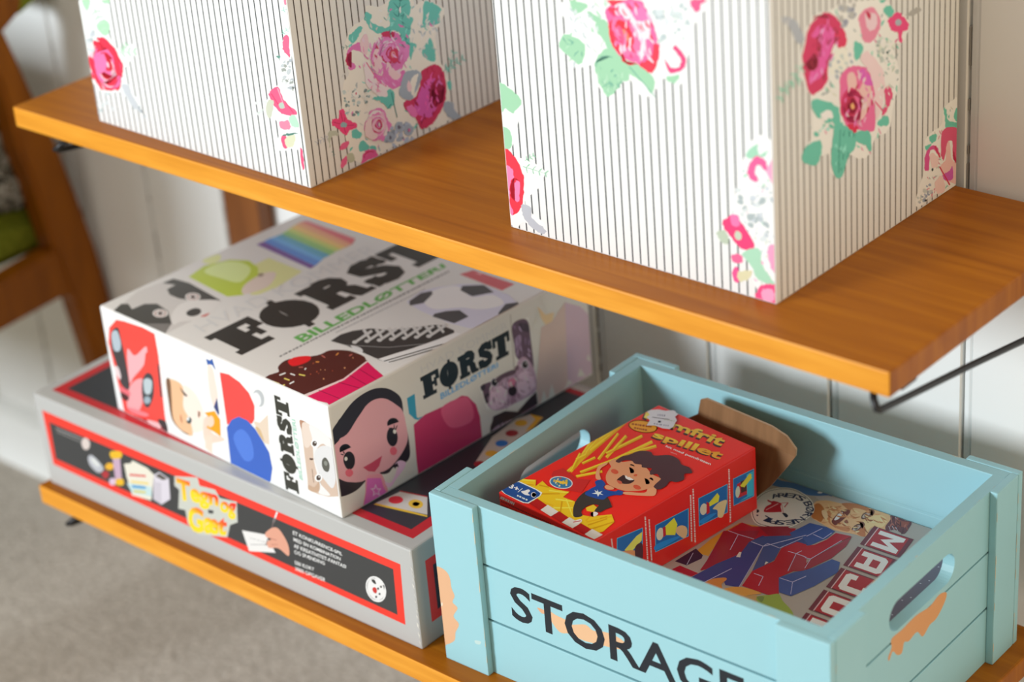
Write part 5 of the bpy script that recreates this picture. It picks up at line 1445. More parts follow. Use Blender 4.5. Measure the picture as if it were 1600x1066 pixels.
174,45,72 1 995,2857 964,2837 981,2798 993,2825
243,126,200 1 1054,2854 1023,2826 1062,2778 1065,2814
243,126,200 1 1193,2947 1150,2930 1158,2888 1180,2915
174,45,72 1 974,3064 908,3073 911,3033 949,3042
243,126,200 1 1147,2932 1104,2899 1129,2840 1145,2883
243,180,234 1 1286,2944 1285,2887 1345,2823 1322,2884
243,180,234 1 1064,3128 992,3119 1003,3065 1041,3091
174,45,72 1 797,2825 785,2778 839,2721 825,2773
243,126,200 1 774,2642 743,2594 764,2529 774,2583
174,45,72 1 1232,2762 1151,2752 1140,2697 1192,2725
243,180,234 1 1007,2660 984,2620 1026,2564 1023,2611
204,45,97 1 977,2978 903,2973 896,2926 943,2947
174,45,72 1 1081,2571 1024,2546 1041,2486 1068,2525
204,45,97 1 811,2909 807,2866 845,2816 832,2863
204,45,97 1 1140,3142 1108,3108 1149,3054 1152,3096
174,45,72 1 1231,2960 1160,2940 1141,2891 1190,2922
174,45,72 1 1339,3035 1298,3008 1335,2955 1345,2992
243,126,200 1 1346,2937 1305,2913 1331,2863 1345,2897
204,45,97 1 1123,2990 1103,2947 1140,2890 1138,2939
243,126,200 1 994,3055 947,3033 971,2982 989,3015
243,126,200 1 885,2617 809,2602 797,2548 847,2578
243,126,200 1 1260,2760 1187,2740 1180,2683 1226,2717
174,45,72 1 1388,2921 1298,2912 1257,2870 1326,2892
204,45,97 1 899,3010 829,3008 808,2971 857,2987
204,45,97 1 1122,2730 1087,2700 1105,2649 1118,2687
174,45,72 1 1319,2949 1263,2936 1285,2885 1310,2913
174,45,72 1 1298,3069 1248,3063 1250,3027 1279,3045
174,45,72 1 940,2873 921,2845 954,2805 952,2838
243,180,211 1 1911,2006 1905,1955 1973,1899 1950,1953
236,119,188 1 1956,2356 1906,2329 1923,2272 1946,2311
204,45,86 1 2018,1858 1962,1822 1961,1759 1995,1806
243,180,211 1 1857,2324 1782,2299 1779,2234 1824,2275
243,218,223 1 1945,1906 1866,1898 1856,1845 1906,1870
243,180,211 1 1758,1844 1687,1816 1677,1755 1723,1796
243,180,211 1 2003,1894 1972,1871 2007,1826 2012,1858
243,218,223 1 1951,1915 1896,1877 1904,1810 1933,1859
236,119,188 1 1740,1762 1671,1741 1676,1679 1715,1716
243,218,223 1 1760,2387 1754,2348 1807,2306 1790,2347
243,180,211 1 1943,1725 1885,1707 1894,1654 1925,1685
243,180,211 1 1923,1956 1877,1947 1880,1910 1906,1930
243,218,223 1 1843,1991 1833,1956 1886,1915 1871,1953
236,119,188 1 1529,1938 1478,1916 1500,1860 1522,1896
243,218,223 1 2126,1927 2089,1894 2120,1836 2129,1879
236,119,188 1 2003,2009 1960,1992 1987,1945 2002,1974
204,45,86 1 1838,1721 1775,1717 1790,1668 1821,1689
204,45,86 1 1747,1775 1739,1731 1793,1679 1776,1727
204,45,86 1 1777,2202 1717,2190 1721,2140 1755,2167
243,218,223 1 2066,2018 2029,1971 2072,1898 2077,1955
243,218,223 1 1597,2226 1549,2208 1556,2163 1581,2191
236,119,188 1 1512,2241 1461,2234 1462,2197 1492,2215
243,218,223 1 1951,2235 1870,2232 1868,2178 1917,2200
236,119,188 1 1510,2117 1466,2102 1492,2056 1508,2083
243,180,211 1 1791,1747 1792,1686 1853,1617 1828,1682
236,119,188 1 1571,1950 1521,1942 1535,1900 1559,1921
243,180,211 1 1753,1745 1774,1688 1832,1632 1797,1689
236,119,188 1 1941,2281 1919,2231 1945,2166 1948,2222
243,218,223 1 2115,1877 2069,1864 2076,1822 2101,1846
243,218,223 1 1506,1934 1511,1893 1564,1852 1540,1894
243,218,223 1 1789,2327 1753,2303 1795,2255 1800,2289
204,45,86 1 2084,1887 2051,1862 2080,1814 2088,1848
236,119,188 1 1924,2117 1926,2077 1979,2039 1957,2078
236,119,188 1 1767,1958 1763,1903 1816,1838 1798,1898
162,243,228 1 1404,1532 1362,1520 1362,1483 1387,1505
89,180,160 1 1359,1354 1301,1368 1283,1343 1324,1344
89,180,160 1 1474,1720 1443,1706 1465,1670 1475,1693
162,243,228 1 1495,1534 1471,1506 1482,1463 1492,1497
73,160,143 1 1620,1658 1564,1639 1561,1589 1596,1620
89,180,160 1 1618,1632 1635,1583 1690,1539 1658,1586
162,243,228 1 1251,1614 1257,1576 1301,1538 1281,1577
73,160,143 1 1437,1415 1412,1383 1433,1334 1439,1373
162,243,228 1 1611,1658 1603,1625 1624,1583 1620,1620
73,160,143 1 1452,1691 1424,1673 1447,1637 1454,1662
89,180,160 1 1327,1441 1324,1411 1353,1375 1344,1407
89,180,160 1 1316,1592 1279,1575 1296,1533 1311,1559
89,180,160 1 1413,1257 1369,1250 1379,1211 1401,1231
73,160,143 1 1550,1695 1550,1648 1583,1595 1570,1644
89,180,160 1 1523,1379 1503,1351 1533,1308 1533,1342
73,160,143 1 1642,1630 1668,1588 1717,1555 1682,1594
89,180,160 1 1364,1326 1329,1294 1346,1240 1360,1281
73,160,143 1 1528,1415 1542,1362 1581,1306 1558,1361
162,243,228 1 1431,1505 1417,1462 1450,1405 1445,1454
89,180,160 1 1374,1486 1418,1424 1487,1373 1434,1431
162,243,228 1 1452,1507 1452,1471 1493,1433 1477,1470
73,160,143 1 1340,1536 1321,1502 1347,1454 1348,1494
162,243,228 1 1302,1375 1268,1363 1271,1331 1290,1351
162,243,228 1 1282,1623 1291,1573 1329,1519 1309,1571
243,243,243 1 2453,2524 2404,2507 2411,2463 2437,2490
243,243,243 1 2362,2334 2346,2296 2393,2246 2384,2289
204,213,205 1 2546,2418 2541,2393 2575,2365 2564,2391
231,239,223 1 2422,1966 2395,1947 2417,1910 2424,1936
243,243,243 1 2250,2047 2281,1990 2348,1942 2304,1996
243,243,243 1 2301,2597 2249,2585 2259,2541 2286,2565
243,243,243 1 2500,2536 2436,2530 2436,2486 2474,2507
231,239,223 1 2192,2473 2226,2420 2294,2379 2247,2429
231,239,223 1 2287,2519 2234,2504 2230,2463 2263,2488
231,239,223 1 2220,2573 2227,2528 2268,2480 2247,2526
243,243,243 1 2430,1877 2429,1850 2463,1820 2451,1849
243,243,243 1 2253,2001 2198,1999 2202,1962 2233,1977
204,213,205 1 2533,2443 2500,2432 2521,2400 2532,2419
204,213,205 1 2261,2176 2221,2173 2227,2144 2248,2157
204,213,205 1 2440,1976 2480,1920 2554,1882 2501,1932
204,213,205 1 2589,2160 2527,2147 2511,2106 2554,2129
243,243,243 1 2361,2336 2355,2307 2392,2272 2381,2304
231,239,223 1 2242,2060 2260,2018 2306,1979 2277,2020
204,213,205 1 2391,2486 2333,2480 2333,2439 2367,2459
243,243,243 1 2237,1900 2234,1870 2277,1838 2262,1869
231,239,223 1 2584,2454 2525,2450 2522,2411 2558,2428
204,213,205 1 2353,1747 2342,1719 2391,1689 2378,1719
231,239,223 1 2419,2567 2408,2529 2457,2482 2444,2524
243,243,243 1 2659,2006 2601,1997 2608,1952 2639,1975
243,243,240 1 3716,1194 3909,1237 4094,1126 4132,-8 3522,94 3137,50 3107,237 3292,532 3286,880 3420,972 3694,999
222,147,166 1 3582,320 3518,340 3501,314 3545,312
181,193,194 1 3834,108 3853,80 3890,61 3865,86
222,147,166 1 3611,563 3630,532 3672,518 3644,543
111,203,183 1 3871,87 3823,87 3810,60 3844,71
111,203,183 1 3879,1067 3845,1056 3873,1020 3882,1041
222,147,166 1 3702,929 3688,904 3716,868 3713,897
111,203,183 1 4100,587 4071,565 4100,521 4106,552
181,193,194 1 3472,361 3494,323 3536,288 3507,325
111,203,183 1 4099,696 4048,715 4041,691 4074,689
213,213,200 1 3903,1176 3923,1138 3971,1104 3940,1141
181,193,194 1 3656,440 3617,439 3627,409 3646,421
222,147,166 1 3425,217 3363,233 3336,215 3383,212
222,147,166 1 4044,276 4051,239 4102,203 4077,240
222,147,166 1 3498,126 3460,107 3483,61 3497,91
213,213,200 1 4028,876 3971,889 3966,860 4002,863
181,193,194 1 3592,554 3520,572 3482,555 3539,551
222,147,166 1 3607,525 3627,483 3679,445 3647,486
111,203,183 1 3749,278 3722,268 3742,238 3750,256
213,213,200 1 3268,125 3202,143 3181,118 3228,116
222,147,166 1 3690,596 3675,581 3702,555 3700,575
222,147,166 1 3503,159 3445,162 3433,132 3472,141
222,147,166 1 3558,166 3519,166 3532,137 3550,148
222,147,166 1 3816,746 3774,736 3794,696 3811,718
213,213,200 1 4068,967 4081,928 4127,888 4101,928
181,193,194 1 3397,190 3422,147 3479,116 3442,156
181,193,194 1 3899,1144 3883,1127 3904,1098 3905,1120
222,147,166 1 3553,131 3528,121 3541,94 3550,110
181,193,194 1 3606,322 3554,340 3534,323 3573,318
222,147,166 1 3658,868 3619,852 3616,816 3640,840
111,203,183 1 4011,686 4012,656 4053,626 4036,656
213,213,200 1 3739,210 3712,199 3723,170 3735,188
222,147,166 1 3634,944 3645,902 3695,861 3669,903
222,147,166 1 3355,403 3367,373 3403,343 3382,374
181,193,194 1 3403,379 3402,355 3441,333 3426,357
181,193,194 1 3857,783 3807,777 3795,747 3829,762
213,213,200 1 3529,965 3520,938 3555,901 3546,933
181,193,194 1 3221,202 3196,189 3230,156 3231,178
111,203,183 1 3642,568 3658,532 3698,499 3672,534
213,213,200 1 3630,447 3582,452 3579,423 3609,431
222,147,166 1 3683,106 3638,92 3648,49 3671,74
111,203,183 1 3730,1205 3800,1165 3860,1003 4088,875 4090,811 3808,880 3776,1049
111,203,183 1 4012,1076 4096,1078 4102,886 4001,969
111,203,183 1 3393,935 3558,922 3560,827 3450,836
111,203,183 1 3300,843 3451,820 3370,771 3329,778
224,91,131 1 3710,899 4091,795 4121,320 3990,433 3954,669 3842,678 3763,484 3690,606
243,200,197 1 3814,672 3897,690 3962,411 4079,303 4087,41 3800,182 3681,419 3792,474
213,96,183 1 3713,279 3909,286 3965,330 3999,139 3828,171
194,45,83 1 3987,530 4077,369 4050,330 3990,433
222,86,154 1 3316,744 3479,794 3619,680 3649,590 3425,751 3403,491 3307,511 3291,611
213,55,86 0 3640,430 3902,74 3930,73 3667,429
213,55,86 0 3518,760 3647,554 3681,551 3551,756
243,213,211 1 3547,245 3713,279 3803,51 3606,78
243,213,211 1 3426,703 3622,568 3597,450 3458,502
160,172,194 1 3152,118 3170,130 3199,114 3207,87 3178,96
160,172,194 1 3323,124 3308,153 3341,158 3370,125 3363,109
160,172,194 1 3367,165 3346,194 3372,202 3404,181 3404,160
204,211,211 1 3467,161 3457,174 3472,176 3489,166 3486,154
160,172,194 1 3359,145 3359,170 3401,151 3434,122 3393,121
185,193,211 1 3329,152 3301,158 3284,179 3302,188 3332,168
160,172,194 1 3383,247 3357,253 3331,274 3344,286 3373,264
204,211,211 1 3311,190 3262,220 3257,247 3329,233 3368,193
185,193,211 1 3453,237 3416,261 3402,285 3422,283 3454,261
160,172,194 1 3271,142 3242,153 3228,171 3243,175 3269,161
160,172,194 1 3445,134 3423,168 3460,167 3497,133 3487,118
204,211,211 1 3251,85 3246,108 3288,101 3315,71 3282,68
204,211,211 1 3277,230 3254,264 3296,255 3337,222 3318,208
160,172,194 1 3428,145 3403,172 3417,181 3467,159 3474,134
204,211,211 1 3297,125 3282,146 3305,144 3331,121 3326,108
204,211,211 1 3451,135 3410,156 3390,185 3439,183 3473,152
160,172,194 1 3418,245 3382,269 3398,281 3438,260 3458,237
160,172,194 1 3319,64 3260,91 3248,118 3291,128 3326,95
204,211,211 1 3139,120 3144,140 3174,138 3191,117 3175,108
185,193,211 1 3297,117 3290,132 3306,132 3334,114 3326,101
204,211,211 1 3205,147 3177,169 3193,176 3233,159 3227,147
204,211,211 1 3114,194 3118,212 3146,203 3162,179 3149,164
68,80,86 1 3505,445 3501,434 3490,428 3473,435 3461,448 3458,462 3462,472 3473,476 3489,472 3501,459
52,60,69 1 3347,73 3343,65 3331,64 3317,71 3302,80 3299,91 3304,99 3316,100 3330,94 3342,84
""",
 'sR': """
47,42,54 1 19,1405 156,1514 440,1679 737,1717 964,1664 1155,1541 1307,1335 1319,1027 1358,704 1344,376 1166,307 1020,351 923,308 780,360 682,514 484,381 297,319 66,344 4,413 20,733 19,1183
237,178,192 1 -87,1233 30,1252 259,1244 453,1376 648,1510 829,1539 1025,1463 1209,1279 1309,1133 1343,889 1342,660 1224,510 1027,399 872,372 667,407 429,408 235,490 102,580 -21,728 -93,1013
47,42,54 0 19,1405 158,1525 525,1665 840,1621 648,1510 518,1421 327,1311 311,1393 205,1269 280,1382 110,1214 19,1183
243,164,186 1 508,445 667,407 780,364 845,179 874,-43 757,-11 610,10 401,11 460,213
232,117,209 0 524,412 617,372 771,297 795,151 860,-36 608,-2 401,11 474,207
243,206,243 0 660,256 686,166 756,132 705,106 722,19 652,98 585,87 606,154 560,228 628,202
232,117,209 0 660,213 675,153 717,133 687,111 693,70 654,112 615,108 626,144 597,192 637,178
243,206,242 1 834,210 930,137 1032,217 1095,341 1055,386 1149,405 1259,314 1185,220 1054,154 951,75 864,104
31,31,42 1 349,793 331,729 289,692 236,696 186,737 157,806 146,881 165,945 208,978 260,974 309,935 343,869
31,31,42 1 1164,790 1147,720 1108,680 1057,679 1008,721 974,789 964,868 980,936 1016,979 1067,980 1115,937 1152,871
243,243,243 1 221,875 210,857 190,857 173,875 168,900 179,918 199,918 217,900
243,243,243 1 1149,878 1137,858 1114,858 1095,878 1089,906 1101,926 1124,926 1144,906
31,31,42 1 105,1037 106,1090 145,1122 209,1118 270,1078 305,1023 305,1023 260,1068 209,1092 161,1095 123,1077 105,1037
31,31,42 1 1001,1043 1007,1094 1051,1123 1119,1113 1181,1068 1214,1010 1214,1010 1170,1059 1117,1087 1066,1095 1024,1081 1001,1043
31,31,42 0 165,975 115,1007 111,1001 155,959
31,31,42 0 191,977 161,1043 153,1043 167,978
31,31,42 0 1086,942 1023,1003 1017,999 1069,931
31,31,42 0 1128,926 1130,1001 1121,1005 1103,937
31,31,42 0 1145,901 1185,961 1176,968 1123,920
207,77,110 0 476,613 636,613 842,629 769,498 672,448 562,509
236,111,135 1 290,615 265,588 223,583 178,614 153,660 159,700 194,715 241,702 277,661
236,111,135 1 1121,573 1099,538 1057,535 1015,563 994,610 997,655 1031,674 1076,664 1110,622
31,31,42 0 1023,375 1101,389 1120,303 1080,348 1045,313
60,164,203 0 1412,1295 1563,1299 1554,932 1604,852 1512,911 1418,1044
60,164,203 0 1512,911 1768,867 2010,850 1995,830 1626,865
207,59,113 0 1481,832 1710,893 2113,860 2445,871 2563,808 2707,607 2764,375 2766,-41 1466,-40 1462,235
230,101,144 1 2030,848 2442,846 2595,726 2643,431 2468,374 2149,488
30,37,45 b 1694,1498 3491,1497 3497,1109 1718,1135 |FØRST
93,178,242 a1 2040,1091 3210,1086 3211,1006 2040,989 |BILLEDLØTTERI
221,222,225 a0 1720,1668 3464,1650 3490,1521 1734,1554 |HVAD KOMMER
173,168,166 0 3546,1725 3520,652 3533,647 3559,1721
243,243,243 0 3556,830 3633,1532 3918,1539 3955,97 3485,169 2905,434 2797,878
112,90,113 1 3562,1530 3738,1567 3891,1471 3921,1171 3927,635 3759,806 3596,1006 3577,1206
174,150,186 1 3608,1304 3712,1324 3720,1209 3645,1081 3599,1037 3593,1167
82,69,85 1 3692,1523 3886,1425 3893,1295 3759,1383
203,172,200 1 3628,927 3772,929 3930,666 3954,295 3660,264 3496,272 3212,294 3000,391 2924,597 3051,829 3354,839 3553,799
241,213,237 1 3625,703 3844,638 3924,407 3704,293 3559,473
241,213,237 1 3033,676 3255,674 3337,507 3301,361 3096,347 2986,439
226,138,175 1 3377,683 3501,693 3549,574 3443,541
177,140,169 1 3262,379 3532,419 3606,337 3414,277
111,87,110 1 2824,850 2914,858 3051,829 2999,724 2964,595 2955,518 2886,614 2862,753
65,57,71 1 2833,846 2905,862 2924,773 2845,777
65,57,71 1 2893,675 2992,663 2936,527 2900,559
47,39,51 1 3548,453 3517,411 3464,408 3406,439 3370,501 3377,561 3425,580 3483,572 3534,519
243,243,243 1 3059,779 3010,750 3007,690 3037,731
153,122,149 1 3336,318 3304,295 3313,249 3328,281
243,243,243 1 3035,539 3001,526 3010,486 3026,509
243,243,243 1 3445,622 3432,593 3461,556 3458,589
177,140,169 1 3747,859 3791,804 3842,767 3797,815
177,140,169 1 3090,695 3108,658 3142,632 3118,666
243,221,243 1 3311,736 3279,700 3284,643 3301,688
243,221,243 1 3762,862 3768,797 3809,730 3790,796
153,122,149 1 3071,578 3052,525 3080,457 3081,516
243,221,243 1 3400,681 3373,653 3380,607 3393,642
177,140,169 1 3229,748 3198,731 3201,693 3218,718
177,140,169 1 3603,633 3639,585 3686,556 3647,598
243,221,243 1 3309,320 3318,279 3359,253 3338,289
243,221,243 1 3623,870 3660,819 3710,797 3669,837
243,221,243 1 3948,413 3904,380 3899,321 3927,364
177,140,169 1 3607,447 3658,387 3718,359 3665,407
243,243,243 1 3716,634 3748,568 3799,514 3760,576
226,191,223 1 3648,624 3678,571 3727,537 3690,583
177,140,169 1 3797,637 3848,578 3907,550 3854,598
243,221,243 1 3490,373 3540,304 3605,259 3550,320
243,243,243 1 3184,474 3235,408 3299,368 3244,425
243,243,243 1 3454,660 3414,645 3423,598 3443,625
243,243,243 1 3121,675 3164,618 3217,581 3171,631
153,122,149 1 3799,852 3793,816 3827,779 3817,816
226,191,223 1 3830,456 3804,414 3823,353 3831,403
226,191,223 1 3135,594 3113,566 3139,522 3142,557
226,191,223 1 3419,422 3383,391 3378,341 3401,379
226,191,223 1 3051,721 3011,699 3011,649 3035,682
177,140,169 1 3712,780 3677,767 3685,727 3702,751
243,243,243 1 3135,708 3137,657 3166,603 3154,656
243,221,243 1 3315,436 3302,386 3324,324 3323,379
153,122,149 1 3558,617 3512,582 3517,517 3542,563
243,221,243 1 3758,559 3784,507 3826,465 3794,513
226,191,223 1 3806,594 3837,531 3885,477 3848,537
153,122,149 1 3277,732 3251,697 3272,644 3279,686
243,221,243 1 3730,472 3714,432 3734,380 3736,425
226,191,223 1 3509,411 3525,367 3565,335 3540,375
243,243,243 1 3310,544 3289,503 3299,447 3308,494
243,221,243 1 3705,748 3753,677 3819,632 3765,694
153,122,149 1 3260,670 3308,600 3373,559 3320,619
153,122,149 1 3376,767 3366,723 3399,672 3392,719
226,191,223 1 3060,737 3112,681 3168,646 3116,694
226,191,223 1 3655,368 3646,314 3665,251 3663,309
177,140,169 1 3152,440 3178,396 3220,371 3188,409
153,122,149 1 2967,638 2936,609 2948,558 2962,596
243,221,243 1 3393,334 3370,297 3384,243 3392,287
153,122,149 1 3551,739 3534,687 3562,622 3561,679
226,191,223 1 3945,541 3901,515 3893,463 3922,499
243,221,243 1 3880,432 3894,385 3936,350 3912,393
243,243,243 1 3525,705 3535,655 3577,612 3555,660
226,191,223 1 3021,605 3022,545 3052,479 3040,542
243,243,243 1 3108,552 3119,510 3150,471 3131,513
226,191,223 1 3091,416 3130,360 3179,322 3137,371
153,122,149 1 3602,664 3587,616 3604,557 3606,609
177,140,169 1 3761,527 3791,484 3834,468 3800,502
243,243,243 1 2952,538 2992,483 3044,452 3000,498
243,221,243 1 3786,779 3766,732 3781,672 3787,724
153,122,149 1 3818,423 3798,389 3813,340 3819,380
243,243,243 1 3340,584 3320,542 3339,484 3344,533
177,140,169 1 3029,739 3054,680 3099,630 3067,686
151,125,163 1 3709,1205 3690,1163 3712,1105 3715,1154
203,181,225 1 3634,1104 3614,1064 3625,1011 3633,1056
105,87,113 1 3904,1130 3873,1101 3889,1049 3901,1087
151,125,163 1 3662,1318 3642,1283 3657,1234 3663,1274
203,181,225 1 3838,979 3840,925 3887,873 3868,927
151,125,163 1 3671,1346 3648,1292 3659,1224 3668,1284
105,87,113 1 3789,1493 3776,1440 3796,1376 3796,1434
151,125,163 1 3878,1201 3865,1150 3882,1089 3883,1144
151,125,163 1 3610,1134 3595,1103 3619,1062 3619,1097
105,87,113 1 3768,1287 3751,1227 3781,1154 3779,1219
151,125,163 1 3675,1273 3660,1215 3684,1145 3684,1208
151,125,163 1 3817,1243 3789,1186 3813,1111 3820,1175
151,125,163 1 3712,1188 3650,1173 3641,1116 3681,1148
203,181,225 1 3705,1476 3708,1417 3751,1357 3732,1417
151,125,163 1 3652,1061 3617,1032 3640,977 3652,1017
105,87,113 1 3804,1110 3794,1066 3818,1013 3815,1061
105,87,113 1 3803,1189 3766,1178 3770,1138 3790,1160
203,181,225 1 3700,1151 3690,1097 3718,1034 3713,1092
203,181,225 1 3886,1154 3868,1126 3884,1085 3889,1118
151,125,163 1 3724,1047 3702,999 3713,936 3722,990
105,87,113 1 3639,1169 3603,1121 3602,1053 3624,1109
105,87,113 1 3835,1223 3827,1161 3865,1092 3855,1157
151,125,163 1 3665,1081 3619,1048 3606,992 3638,1034
151,125,163 1 3595,1547 3592,1500 3633,1452 3619,1500
203,181,225 1 3848,1049 3851,996 3896,945 3877,998
151,125,163 1 3910,1159 3868,1136 3862,1089 3889,1121
231,226,243 1 3829,775 3816,734 3773,732 3730,749 3694,789 3685,838 3707,870 3744,883 3790,868 3825,823
37,31,40 1 3817,781 3801,751 3770,743 3735,758 3707,791 3700,832 3717,860 3747,869 3783,856 3810,821
243,243,243 1 3793,812 3791,805 3782,805 3774,808 3766,816 3765,825 3769,831 3776,832 3785,830 3792,821
231,226,243 1 3185,761 3161,730 3125,719 3083,739 3048,778 3043,824 3060,860 3097,871 3139,849 3173,810
37,31,40 1 3169,768 3153,738 3122,731 3087,745 3062,780 3054,819 3069,850 3100,858 3134,841 3160,808
243,243,243 1 3146,800 3141,795 3134,791 3125,795 3118,804 3118,812 3121,819 3128,821 3137,817 3143,809
112,90,107 1 3153,847 3356,854 3555,815 3527,746 3307,779 3183,754
136,109,130 1 3537,839 3622,866 3612,774
54,44,56 0 3025,260 3270,240 3523,111 3769,213 3944,268 3956,48 3748,8 3512,9 3373,-34 3246,25 2940,21 2942,113 3001,192
175,150,175 1 3086,73 3381,43 3373,-34 3126,-13 2965,23
136,97,124 1 3583,44 3820,56 3956,48 3748,8
54,44,56 0 3144,125 3146,5 3159,-1 3170,114
54,44,56 0 3239,83 3218,-15 3231,-22 3265,69
54,44,56 0 3304,65 3300,-27 3313,-33 3329,53
223,201,197 0 4159,1267 4403,1267 4689,1456 5009,1255 5215,996 5188,55 3981,-44 3955,355
217,193,214 0 4689,1456 5009,1255 5215,996 5188,55 4618,-13
231,231,228 0 4046,1654 4247,1264 4137,1259
231,231,228 0 4170,1804 4308,1426 4408,1538
231,231,228 0 4071,1474 4159,1267 3944,1307
231,231,228 0 4917,245 5016,59 4837,121
231,231,228 0 5116,406 5171,240 5063,323
231,231,228 0 4634,158 4740,75 4530,27
231,231,228 0 4098,221 4166,14 4009,14
231,231,228 0 4279,245 4346,3 4166,14
243,216,175 0 4108,1628 4264,1427 4437,1389 4403,1267 4247,1264 4173,1397
""",
 'sF': """
236,69,61 0 174,1478 404,1680 608,1715 1078,1753 1356,1734 1361,1371 1265,357 1252,-14 757,20 162,10 86,780 66,1151
232,169,175 1 558,1224 739,1175 1075,1439 1045,1245 897,1039 592,753 462,630
236,69,61 1 447,571 890,1010 1046,1325 1121,1243 1001,993 554,606
231,158,163 1 468,578 839,807 735,395 502,98 273,131
58,55,59 1 215,1411 409,1550 441,1374 462,1007 431,512 217,523 189,867 137,1120
170,183,193 1 207,1382 372,1486 418,1287 337,1129 194,1111
222,202,204 1 78,750 216,821 256,672 197,598
58,61,66 1 839,807 994,964 1118,924 1059,611 875,333 758,335 751,536
179,192,198 1 852,784 989,869 1075,830 983,612 835,564
149,167,178 1 949,480 922,428 866,392 813,372 770,378 775,422 799,468 847,511 899,524 945,521
225,105,115 1 122,464 416,452 371,355 142,389
69,31,34 1 134,359 371,355 305,251 186,253
165,29,36 0 158,-5 772,80 1264,113 1252,-14 692,-85
232,126,133 1 273,131 802,200 745,126 416,69
230,183,185 1 772,80 1131,122 1025,3 835,20
54,48,51 1 1048,175 1250,217 1263,31 1152,47
63,61,68 0 1300,1247 1333,1178 1274,628 1227,640
227,230,230 0 3,1212 88,1158 180,3 30,-34 -26,58
238,221,208 1 1879,1040 2159,975 2280,701 2216,415 1921,260 1718,350 1732,728
230,182,141 1 1458,995 1772,1058 1859,955 1786,640 1894,464 1908,201 1677,175 1444,310 1446,632
116,84,62 1 1458,995 1558,1019 1521,711 1472,346 1609,205 1830,188 1675,169 1441,295 1425,625
78,68,58 0 1772,979 1953,881 1873,854 1813,913
57,69,75 1 1945,468 1923,429 1886,391 1846,384 1814,390 1814,423 1835,461 1871,494 1913,511 1940,499
218,225,226 1 1893,477 1880,452 1859,434 1840,429 1822,432 1823,453 1836,476 1854,497 1874,501 1887,494
184,129,103 1 2151,698 2181,702 2196,678 2186,637 2157,599 2124,581 2124,581 2154,605 2174,638 2181,669 2174,692 2151,698
210,138,100 1 1698,336 1672,345 1655,368 1653,405 1665,449 1687,492 1687,492 1678,452 1676,418 1678,388 1685,360 1698,336
238,213,200 1 2566,1573 2675,1583 2698,1360 2695,1101 2580,907 2519,1121
235,202,185 1 2248,558 2386,685 2401,426 2690,421 2600,337 2204,198
237,206,188 0 2230,313 2408,376 2332,29 2178,81
232,157,25 0 2303,722 2565,837 2667,728 2618,423 2480,454 2294,468 2452,655
238,202,182 1 2513,649 2483,576 2429,528 2374,501 2339,527 2343,591 2377,657 2423,704 2473,728 2505,704
48,61,115 0 2561,901 2675,1095 2672,834 2645,794
39,86,163 0 2558,1698 2647,1696 2712,1747 2754,1570 2688,1637 2633,1633 2572,1601
236,69,66 0 2843,1568 3051,1602 3285,1551 3469,1435 3555,1261 3505,1015 3435,926 2823,703
52,95,185 0 2803,644 2957,827 3140,941 3333,943 3490,856 3632,699 3742,557 3762,305 3680,66 3587,-52 2759,-18
74,118,208 1 2923,503 3150,738 3343,650 3350,340 3109,201
180,183,185 1 3810,1490 3802,1418 3767,1346 3705,1295 3637,1283 3581,1304 3554,1360 3556,1431 3597,1500 3657,1550 3724,1566 3781,1545
225,226,226 1 3730,1438 3728,1380 3698,1323 3652,1283 3600,1274 3557,1293 3533,1338 3536,1396 3566,1452 3613,1491 3665,1505 3707,1482
219,200,180 0 3480,981 3624,1004 3835,1204 3769,696 3663,684 3617,797 3527,868
204,173,130 1 3495,883 3602,894 3669,712 3606,741
47,49,43 b 4009,43 4051,1602 4351,1607 4308,67 |FØRST
159,206,185 a1 4362,359 4376,1328 4455,1333 4437,340 |BILLEDLØTTERI
203,179,161 0 4558,1369 4697,1365 4910,1348 5138,1301 5216,1274 5227,1133 5219,948 5223,693 5230,382 4960,271 4736,234 4528,232 4548,409 4563,1026
173,129,103 1 4558,1369 4710,1370 4613,1300 4564,1228
219,202,189 1 4591,1311 4723,1374 4830,1302 4818,1171 4675,974 4578,977
225,223,221 1 4771,1372 5138,1301 5215,1201 5214,1056 5017,1150 4847,998 4768,823 4836,663 4801,464 5017,321 4764,254 4813,394 4754,744 4763,932 4780,1157
214,213,213 1 4782,902 4960,1093 5159,1145 5227,1060 5198,684 5088,459 4955,521 4810,653
188,157,133 1 4556,318 4679,326 4801,464 4773,304 4663,235 4541,237
235,234,232 1 4897,1111 4873,1062 4821,1021 4768,1010 4738,1033 4748,1080 4790,1128 4845,1154 4887,1147
69,54,46 1 4871,1102 4854,1068 4820,1042 4787,1036 4767,1050 4774,1082 4801,1113 4836,1131 4864,1126
240,239,237 1 4851,1110 4848,1102 4839,1097 4830,1093 4823,1094 4821,1100 4826,1107 4834,1114 4843,1117 4850,1116
235,234,232 1 4888,556 4860,503 4806,463 4752,449 4721,472 4733,521 4774,570 4831,600 4872,590
69,54,46 1 4855,544 4839,509 4805,483 4770,474 4754,492 4758,523 4786,556 4821,573 4851,571
240,239,237 1 4836,552 4831,545 4824,538 4815,534 4808,536 4808,542 4811,549 4819,556 4828,559 4835,559
84,84,77 1 5089,850 5078,779 5044,714 4991,691 4943,706 4919,763 4930,836 4968,897 5020,931 5065,904
131,134,126 1 5049,856 5036,817 5006,793 4978,802 4974,837 4998,869 5028,875
99,69,55 1 4747,815 4738,797 4708,777 4674,768 4656,775 4664,793 4664,793 4666,780 4683,778 4707,784 4731,798 4747,815
129,99,81 0 4679,624 4675,399 4686,404 4690,629
""",
